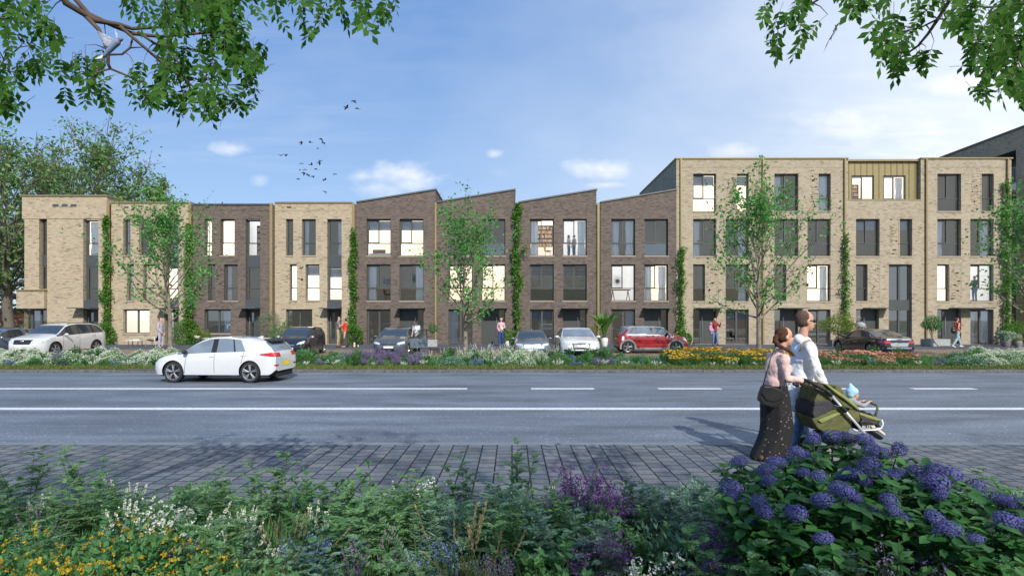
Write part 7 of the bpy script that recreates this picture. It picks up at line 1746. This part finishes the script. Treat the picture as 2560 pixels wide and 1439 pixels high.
# ---------------------------------------------------------------- garden furniture, pots and small planting
def leafball(c, r, n, L, W, seed=1, shell=.35):
    rs = np.random.default_rng(seed); d = unit(rs.normal(size=(n, 3))); rr = (shell+(1-shell)*rs.random(n))**.6
    lump = 1+.18*np.sin(d[:, 0]*5+seed)+.12*np.cos(d[:, 2]*6+seed)
    P = np.asarray(c)+d*np.asarray(r)*(rr*lump)[:, None]; return leaves(P, d*.6+rs.normal(size=(n, 3))*.7, rs.normal(size=(n, 3))*.6+np.array([0, -.2, .8]), L*(.6+.8*rs.random(n)), W)
def potted(name, label, cat, px, Y, pot, crown=None, trunk=None, fl=None):
    x = at(px, Y); t = thing(name, label, cat, (x, Y, .04))
    if pot: pot(t)
    if trunk:
        b = MB()
        for k in range(trunk[3] if len(trunk) > 3 else 1):
            a = k*2.1; b.tube([(.02*k, .0, trunk[0]), (.05*math.sin(a)*k, .03, (trunk[0]+trunk[1])/2), (.12*math.cos(a)*k, .0, trunk[1])], [trunk[2], trunk[2]*.8, trunk[2]*.5], 6)
        part('trunk', b, M['bark2'], t, smooth=True)
    if crown:
        V, Fq = leafball(*crown[0]); link('crown', np_mesh('crown', V, Fq, [LM[crown[1]]]), t)
    if fl:
        V, Fq = leafball(*fl[0]); link('blossoms', np_mesh('blossoms', V, Fq, [PM[fl[1]]]), t)
    return t
M['conc'] = plain('concrete_pot', (.33,.35,.33), .8, scale=6); M['cgrey'] = plain('grey_glazed_pot', (.21,.19,.18), .6); M['wpot'] = plain('white_pot', (.66,.66,.64), .5)
def boxpot(w, h, m='conc', d=.5):
    def f(t): b = MB(); b.box(-w/2, w/2, -d/2, d/2, 0, h); b.box(-w/2+.04, w/2-.04, -d/2+.04, d/2-.04, h, h+.004, 1); part('planter', b, [M[m], M['soil']], t)
    return f
def roundpot(r, h, m='cgrey'):
    def f(t): b = MB(); b.lathe([(.0001, 0), (r*.7, 0), (r*.95, h*.45), (r, h*.8), (r*.88, h), (r*.8, h), (r*.78, h*.9), (.0001, h*.9)], (0, 0, 0), 22); part('pot', b, M[m], t, smooth=True, angle=50)
    return f
potted('olive_bush', 'round grey-green olive bush between the dark and beige houses', 'bush', 672, 33.2, boxpot(.5, .35), (((0, 0, 1.35), (.62, .5, .78), 2600, .075, .03, 5), 'olive'), (.3, 1.0, .035, 3))
potted('yucca', 'spiky plant in a pale pot behind the black city car', 'potted plant', 692, 32.6, roundpot(.2, .42, 'conc'), (((0, 0, .72), (.3, .25, .42), 260, .3, .03, 6), 'fg'))
potted('yucca', 'upright green plant behind the roof of the black city car', 'potted plant', 716, 33.4, roundpot(.18, .5, 'conc'), (((0, 0, 1.0), (.25, .2, .5), 260, .25, .035, 7), 'fg'))
potted('potted_shrub', 'small red-flowering standard shrub in a square pale planter', 'potted plant', 1082, 32.4, boxpot(.54, .42), (((0, 0, 1.05), (.34, .3, .30), 900, .07, .035, 8), 'fg'), (.4, .9, .02), fl=(((0, 0, 1.2), (.36, .3, .28), 60, .05, .04, 9), 'red'))
potted('potted_plant', 'bushy green plant in a small white pot beside the blue-trousered woman', 'potted plant', 1268, 33.2, roundpot(.12, .3, 'wpot'), (((0, 0, .62), (.26, .25, .38), 700, .08, .05, 10), 'vine'))
t = potted('large_leaf_plant', 'tall banana-like plant in a white pot between the white saloon and red car', 'potted plant', 1511, 32.6, roundpot(.22, .5, 'wpot'))
b = MB(); rs = np.random.default_rng(4)
for k in range(17):
    az = k*2.4; L = 1.0+.55*rs.random(); el = R(50+38*(1-k/17)); h0 = .55+.06*k*.5
    pts = [Vector((0, 0, .45)), Vector((math.cos(az)*.08, math.sin(az)*.08, h0))]; d = Vector((math.cos(az)*math.cos(el), math.sin(az)*math.cos(el), math.sin(el)))
    q = pts[-1]; sd_ = Vector((-math.sin(az), math.cos(az), 0)); n = 7; o = len(b.V); vs = []
    for i in range(n+1):
        u = i/n; wd_ = .17*math.sin(math.pi*min(1, u*1.02+.02))**.8; up = sd_.cross(d)
        vs += [q-sd_*wd_+Vector((0, 0, .03)), q, q+sd_*wd_+Vector((0, 0, .03))]; q = q+d*L/n; d = (d+Vector((0, 0, -.16))).normalized()
    b.add(vs, [(3*i+c, 3*i+c+1, 3*i+4+c, 3*i+3+c) for i in range(n) for c in (0, 1)])
part('leaves', b, LM['vine'], t, smooth=True)
potted('potted_plant', 'yellow-green plant just left of the tall banana-like plant', 'potted plant', 1488, 31.5, roundpot(.16, .3), (((0, 0, .75), (.25, .22, .5), 90, .4, .05, 12), 'yell'))
potted('small_tree', 'spreading yellow-green shrub in a dark planter in front of the tall house', 'shrub', 2098, 32.6, boxpot(1.1, .38, 'archgrey'), (((0, 0, 1.25), (1.15, .7, .62), 2600, .09, .05, 13), 'yell'), (.3, 1.2, .03, 4))
potted('round_topped_tree', 'small round-topped tree with yellow fruit in a pale planter', 'potted tree', 2330, 32.8, boxpot(.55, .44), (((0, 0, 1.32), (.62, .45, .42), 1900, .09, .045, 14), 'fg'), (.4, 1.2, .025, 3), fl=(((0, 0, 1.4), (.6, .42, .36), 24, .05, .05, 15), 'yellow'))
for (px, w_, lab) in ((2317.5, .42, 'low grey planter box to the left of the round-topped tree'), (2355, .62, 'low grey planter box to the right of the round-topped tree')):
    b = MB(); b.box(at(px, 33.4)-w_/2, at(px, 33.4)+w_/2, 33.15, 33.65, .04, .44); single('planter_box', b, M['archgrey'] if False else M['conc'], lab, 'planter', loc=(at(px, 33.4), 33.4, .04))
potted('potted_plant', 'pale green and white flowering plant in a round grey pot', 'potted plant', 2516, 32.2, roundpot(.28, .48), (((0, 0, .66), (.4, .35, .26), 1300, .07, .04, 16), 'silver'), fl=(((0, 0, .7), (.4, .35, .26), 320, .05, .04, 17), 'white'))
potted('potted_palm', 'palm in a tall grey pot behind the white flowering plant', 'potted plant', 2541, 33.4, roundpot(.26, .72), (((0, 0, 1.05), (.5, .4, .32), 420, .34, .03, 18), 'vine'))
potted('potted_plant', 'small yellowish plant in a low pot at the right end of the pots', 'potted plant', 2545, 31.8, roundpot(.2, .36), (((0, 0, .44), (.24, .2, .12), 400, .06, .035, 19), 'yell'))
potted('lilac_bush', 'purple-flowering bush beside the glazed corner of the corner house', 'bush', 84, 37, None, (((0, 0, 1.0), (.75, .6, 1.15), 2400, .09, .05, 20), 'fg'), (.0, 1.0, .03, 3), fl=(((0, 0, 1.1), (.78, .6, 1.1), 420, .07, .06, 21), 'violet'))
for (px, lab) in ((495, 'white bowl planter with yellow grasses, nearer the climber'), (516, 'white bowl planter with yellow grasses, farther from the climber')):
    t = thing('bowl_planter', lab, 'planter', (at(px, 33), 33, .04), 0, 'white bowl planters')
    b = MB(); h = .62 if px < 500 else .5
    b.lathe([(.0001, h-.2), (.12, h-.19), (.19, h-.08), (.2, h), (.17, h), (.0001, h-.03)], (0, 0, 0), 20); part('bowl', b, M['wpot'], t, smooth=True)
    for a in (0, 2.1, 4.2):
        b = MB(); b.cap((math.cos(a)*.15, math.sin(a)*.15, 0), (math.cos(a)*.13, math.sin(a)*.13, h-.12), .008, .008, 5); part('leg', b, M['black'], t)
    V, Fq = leafball((0, 0, h+.12), (.26, .2, .2), 500, .2, .02, px); link('foliage', np_mesh('foliage', V, Fq, [LM['yell']]), t)
# lounge chair and low table
t = thing('garden_chair', 'low garden chair with black seat and white frame', 'chair', (at(384, 32.5), 32.5, .04), R(180))
for s in (1, -1):
    b = MB(); b.tube([(-.30, s*.28, 0), (-.22, s*.27, .55), (.22, s*.27, .55), (.30, s*.28, 0)], .016, 6); part('frame', b, M['white_plastic'], t, smooth=True)
b = MB(); b.tube([(.28, 0, .40), (.05, 0, .33), (-.2, 0, .34), (-.32, 0, .52), (-.38, 0, .68)], [.24]*5, 10, squash=(.12, 1, .12)); part('seat', b, M['black'], t, smooth=True)
t = thing('garden_table', 'low white garden table left of the garden chair', 'table', (at(338, 32.3), 32.3, .04))
b = MB(); b.box(-.42, .42, -.25, .25, .35, .385); part('table_top', b, M['wpot'], t)
for (x, y) in ((-.28, -.18), (.28, -.18), (-.28, .18), (.28, .18)):
    b = MB(); b.box(x-.015, x+.015, y-.015, y+.015, 0, .35); part('leg', b, M['darkwood'], t)
b = MB(); b.obox((at(341, 32.3), 32.3, .44), .35, .2, .035, Euler((0, 0, .3))); single('magazine', b, CL['white'], 'white magazines lying on the low garden table', 'magazine', loc=(at(341, 32.3), 32.3, .425))
# lanterns
for (px, h, w_, lab) in ((886, .52, .2, 'taller black lantern with a cream candle by the climber'), (895.5, .30, .12, 'shorter lantern with a cream candle, right of the taller one')):
    x = at(px, 31.3); t = thing('lantern', lab, 'lantern', (x, 31.3, .04), 0, 'lanterns by the climber')
    b = MB(); b.box(-w_/2, w_/2, -w_/2, w_/2, 0, .03); b.box(-w_/2, w_/2, -w_/2, w_/2, h-.05, h); b.prism([(-w_/2, h), (w_/2, h), (w_/5, h+.09), (-w_/5, h+.09)], -w_/3, w_/3, 'y')
    for sx in (-1, 1):
        for sy in (-1, 1): b.box(sx*w_/2-.01*sx, sx*w_/2, sy*w_/2-.01*sy, sy*w_/2, .03, h-.05)
    part('casing', b, M['black'], t)
    b = MB(); b.lathe([(.0001, .03), (w_*.26, .03), (w_*.26, h*.55), (.0001, h*.55)], (0, 0, 0), 14); part('candle', b, plain('candle_wax', (.72,.62,.42), .5), t, smooth=True, angle=40)
# hanging egg chair by the door of the gold-storey house
t = thing('hanging_chair', 'wicker hanging chair with a grey cushion beside a front door', 'chair', (at(2150, 33.9), 33.9, .04))
b = MB(); b.tube([(-.45, .1, 0), (-.5, .1, .9), (-.3, .08, 1.6), (0, .0, 1.78), (.08, 0, 1.6)], .022, 6); part('stand', b, M['wood'], t, smooth=True)
b = MB()
for k in range(12):
    a = k*math.pi/6; pts = [(.02+.36*math.cos(a)*math.sin(u), .36*math.sin(a)*math.sin(u)*.8, .95-.55*math.cos(u)) for u in np.linspace(.05, 2.0, 8)]; b.tube(pts, .009, 4)
for z in (.6, .8, 1.0): b.tube([(.02+.34*math.cos(a), .28*math.sin(a), z) for a in np.linspace(0, 6.283, 17)], .011, 4)
part('basket', b, M['wood'], t, smooth=True)
b = MB(); b.ell((0.02, 0, 1.22), (.30, .26, .22)); b.ell((.02, 0, .6), (.28, .25, .12)); part('cushion', b, CL['greyjersey'], t, smooth=True)

# ---------------------------------------------------------------- what one sees through the windows
bookcol = leafmat('book_spines', [(.55,.42,.22), (.7,.62,.5), (.45,.2,.1), (.75,.55,.2), (.3,.3,.28), (.65,.6,.55), (.5,.3,.12)], 0, .7)
def bookshelf(label, x0, x1, z0, z1, y, rows):
    t = thing('bookshelf', label, 'bookshelf', ((x0+x1)/2, y, z0), 0, 'bookshelves in upper windows'); W = x1-x0; Hh = z1-z0; b = MB()
    b.box(-W/2, W/2, .16, .18, 0, Hh); b.box(-W/2, -W/2+.02, -.12, .16, 0, Hh); b.box(W/2-.02, W/2, -.12, .16, 0, Hh)
    for r in range(rows+1): b.box(-W/2+.02, W/2-.02, -.12, .16, Hh*r/rows-.012, Hh*r/rows+.012)
    part('case', b, M['darkwood'], t)
    bk = MB(); rr = random.Random(3)
    for r in range(rows):
        x = -W/2+.03
        while x < W/2-.06:
            w_ = rr.uniform(.022, .06); hh = Hh/rows*rr.uniform(.55, .86)
            if rr.random() < .92: bk.box(x, x+w_-.003, -.1, .1, Hh*r/rows+.013, Hh*r/rows+.013+hh)
            x += w_
    part('books', bk, bookcol, t)
bookshelf('bookshelf in the upper window left of the two women', fx(1342), fx(1388), fz(604), fz(549), 37.4, 5)
bookshelf('bookshelf in the left window of the gold metal storey', fx(2150), fx(2193), fz(496), fz(444), 37.0, 5)
bookshelf('narrow bookshelf in the right window of the gold metal storey', fx(2226), fx(2246), fz(496), fz(440), 36.6, 5)
bookshelf('open shelves seen in the top right window of the dark flat-roofed house', fx(619), fx(640), fz(634), fz(556), 36.4, 5)
def simple(name, label, cat, parts_, loc):
    t = thing(name, label, cat, loc)
    for (pn, b, m) in parts_: part(pn, b, m, t, smooth=True, angle=40)
b1 = MB()
for a in (0, 2.1, 4.2): b1.cap((math.cos(a)*.25, math.sin(a)*.2, 0), (0, 0, 1.15), .016, .012, 6)
b2 = MB(); b2.lathe([(.30, 1.12), (.28, 1.42), (.26, 1.42), (.28, 1.12)], (0, 0, 0), 20)
simple('floor_lamp', 'wooden tripod floor lamp with grey shade in a first-floor window', 'lamp', [('tripod', b1, M['wood']), ('lamp_shade', b2, CL['greyjersey'])], (fx(962), 35.8, fz(751)))
def ch_parts(m='black'):
    a, l = MB(), MB(); a.ell((0, 0, .45), (.25, .24, .06)); a.ell((-.2, 0, .68), (.07, .24, .22))
    for (x, y) in ((-.18, -.17), (.18, -.17), (-.18, .17), (.18, .17)): l.cap((x*.7, y*.7, .42), (x, y, 0), .013, .010, 5)
    return [('seat_shell', a, M[m]), ('legs', l, M['wood'])]
simple('chair', 'shell chair at the desk in the book-lined upper window', 'chair', ch_parts('wood'), (fx(1373), 36.3, fz(639)))
simple('chair', 'armchair beside the tripod lamp in a first-floor window', 'chair', ch_parts('wood'), (fx(957), 36.3, fz(751)))
simple('chair', 'dark dining chair right of the table in a ground-floor window', 'chair', ch_parts(), (fx(1850), 36.0, .06))
simple('chair', 'dark dining chair left of the table in a ground-floor window', 'chair', ch_parts(), (fx(1822), 36.5, .06))
simple('chair', 'pale chair inside the glazed door behind the second street tree', 'chair', ch_parts('wood'), (fx(1133), 35.9, .06))
a, l = MB(), MB(); a.box(-.5, .5, -.35, .35, .70, .74)
for (x, y) in ((-.45, -.3), (.45, -.3), (-.45, .3), (.45, .3)): l.cap((x, y, 0), (x*.9, y*.9, .7), .02, .02, 6)
simple('table', 'dining table with a vase in a ground-floor window', 'table', [('table_top', a, M['darkwood']), ('legs', l, M['black'])], (fx(1832), 36.6, .06))
a, l = MB(), MB(); a.box(-.62, .62, -.3, .3, .70, .76)
for x in (-.5, .5): l.cap((x-.1, 0, 0), (x, 0, .7), .025, .025, 6); l.cap((x+.12, 0, 0), (x, 0, .7), .025, .025, 6)
simple('table', 'wooden trestle desk in front of the sunburst mirror', 'table', [('table_top', a, M['wood']), ('legs', l, M['darkwood'])], (fx(1560), 36.2, fz(751)))
b = MB(); b.lathe([(.0001, -.02), (.13, -.02), (.13, .0), (.0001, .0)], (fx(1560), 37.2, fz(697)), 20, 'y')
for k in range(36):
    aa = k*math.pi/18; r1 = .48 if k % 2 else .40; b.cap((fx(1560)+.12*math.cos(aa), 37.2, fz(697)+.12*math.sin(aa)), (fx(1560)+r1*math.cos(aa), 37.2, fz(697)+r1*math.sin(aa)), .010, .006, 4)
single('sunburst_mirror', b, M['zinc'], 'round sunburst mirror on the wall seen through a first-floor window', 'mirror', loc=(fx(1560), 37.2, fz(697)))
b = MB(); b.lathe([(.0001, 0), (.06, 0), (.08, .12), (.04, .2)], (fx(1830), 36.5, .81), 12); 
V1 = single('vase', b, M['wpot'], 'vase of pink flowers on the dining table', 'vase', smooth=True, loc=(fx(1830), 36.5, .81))
V, Fq = leafball((0, 0, .42), (.16, .12, .22), 130, .10, .05, 3); link('blossoms', np_mesh('blossoms', V, Fq, [PM['salmon']]), V1)
for (px, py, w_, h_, mt, lab) in [(993+30, 690, .5, .7, 'black', 'black and white abstract picture in a first-floor window'), (788, 704, .7, .55, 'wpot', 'framed black and white picture in the beige flat-roofed house')]:
    t = thing('picture', lab, 'picture', (fx(px), 37.3, fz(py))); b = MB(); b.box(-w_/2, w_/2, 0, .03, -h_/2, h_/2); part('frame', b, M['wpot'], t)
    b = MB(); b.ell((0, -.01, 0), (w_*.38, .012, h_*.36)); part('motif', b, M['black'], t, smooth=True)
b = MB(); b.box(-.9, .9, -.6, .9, 0, .32); c_ = MB(); c_.box(-.95, -.1, .5, .62, .1, .7); s_ = MB(); s_.ell((.3, .3, .38), (.35, .2, .1))
simple('bed', 'bed with white covers low in the top window of the first sloping house', 'bed', [('mattress', b, CL['white']), ('headboard', c_, M['darkwood']), ('pillow', s_, CL['white'])], (fx(950), 36.4, fz(639)-.08))

# ---------------------------------------------------------------- birds
M['bird'] = plain('dark_feathers', (.035,.035,.045), .8); M['bluebird'] = plain('blue_grey_feathers', (.16,.21,.33), .7, scale=20, var=.35); M['wingb'] = plain('wing_feathers', (.34,.38,.50), .7, scale=60, var=.4); M['belly'] = plain('pale_feathers', (.6,.6,.6), .8)
def bird(px, py, Y, s, rz, roll, flap, label):
    t = thing('flying_bird', label, 'bird', (gx(px, Y), Y, gz(py, Y)), rz, 'dark birds in the sky')
    t.rotation_euler = (roll, 0, rz); t.scale = (s, s, s)
    b = MB(); b.ell((0, 0, 0), (.17, .05, .05)); b.ell((.16, 0, .02), (.045, .035, .035)); b.prism([(-.15, .0), (-.30, .03), (-.30, -.03), (-.15, -.02)], -.04, .04, 'y')
    part('body', b, M['bird'], t, smooth=True)
    for sg in (1, -1):
        w_ = MB(); a = flap; y1, z1 = .17*math.cos(a), .17*math.sin(a); y2, z2 = y1+.2*math.cos(a-.7), z1+.2*math.sin(a-.7)
        vs = [(.08, sg*.03, 0), (-.09, sg*.03, 0), (.12, sg*y1, z1), (-.07, sg*y1, z1), (-.02, sg*y2, z2), (-.10, sg*y2, z2)]
        vs = vs+[(v[0], v[1], v[2]+.012) for v in vs]; fs = [(0,1,3,2), (2,3,5,4), (6,8,9,7), (8,10,11,9), (0,2,8,6), (2,4,10,8), (4,5,11,10), (5,3,9,11), (3,1,7,9)]
        w_.add(vs, fs); part('wing', w_, M['bird'], t)
rb_ = random.Random(9)
for k, (u, v) in enumerate([(1250,168),(1165,250),(1300,265),(582,703),(698,700),(835,655),(862,705),(793,780),(322,868),(390,855),(578,970),(710,987),(822,935),(815,965),(770,1043),(568,1055),(620,1050),(615,1092),(665,1117),(733,1133),(540,1172),(885,1178),(1010,1105),(887,1330)]):
    px, py = 640+u/5.139, 220+v/5.139
    lab = ('one of three dark birds flying above the main flock' if k < 3 else 'one of two dark birds at the left of the flock' if k in (8, 9) else 'lowest dark bird, alone beneath the flock' if k == 23 else 'dark bird at the right edge of the flock' if k == 22 else 'dark bird in the small group at the top of the flock' if k < 8 else 'dark bird in the dense lower part of the flock')
    bird(px, py, 60, (.9 if k >= 3 else 1.15)*(.6 if k in (7, 15) else 1), rb_.uniform(-.6, 1.0)+(0 if k % 2 else 2.6), rb_.uniform(-.5, .5), rb_.uniform(-.2, .9), lab)
Yb = 2.6; t = thing('bluebird', 'blue-grey bird with raised wings beside the forked bough', 'bird', (gx(286, Yb), Yb, gz(112, Yb)), sc=.95)
b = MB(); b.cap((-.028, 0, -.03), (.012, 0, .012), .013, .017); b.ell((.028, 0, .028), (.014, .012, .013)); b.cap((.040, 0, .029), (.05, 0, .029), .004, .001, 6); b.cap((-.028, 0, -.03), (-.05, 0, -.055), .012, .009)
link('body', fused(b, .0035, M['bluebird'], 'body', 1), t)
for (dx, dz, y) in ((-.075, .058, -.012), (-.025, .10, .016)):
    b = MB(); n = 9
    for q in range(n):
        u = q/(n-1); base = Vector((.012-.034*u, y, .016-.026*u)); tip = Vector((dx+(.03-.0)*u+.012*u, y*2.2, dz-.07*u)); d = tip-base; sd_ = Vector((-d.z, 0, d.x)).normalized()*.0048
        b.add([base-sd_*.6, base+d*.6-sd_, base+d, base+d*.6+sd_, base+sd_*.6], [(0, 1, 2, 3, 4)])
    part('wing', b, M['wingb'], t)
b = MB()
for q in range(5): b.add([(-.045, (q-2)*.003, -.048), (-.075+(q-2)*.006, (q-2)*.008, -.078-(q % 2)*.004), (-.058, (q-2)*.006+.004, -.072)], [(0, 1, 2)])
part('tail_feathers', b, M['belly'], t)
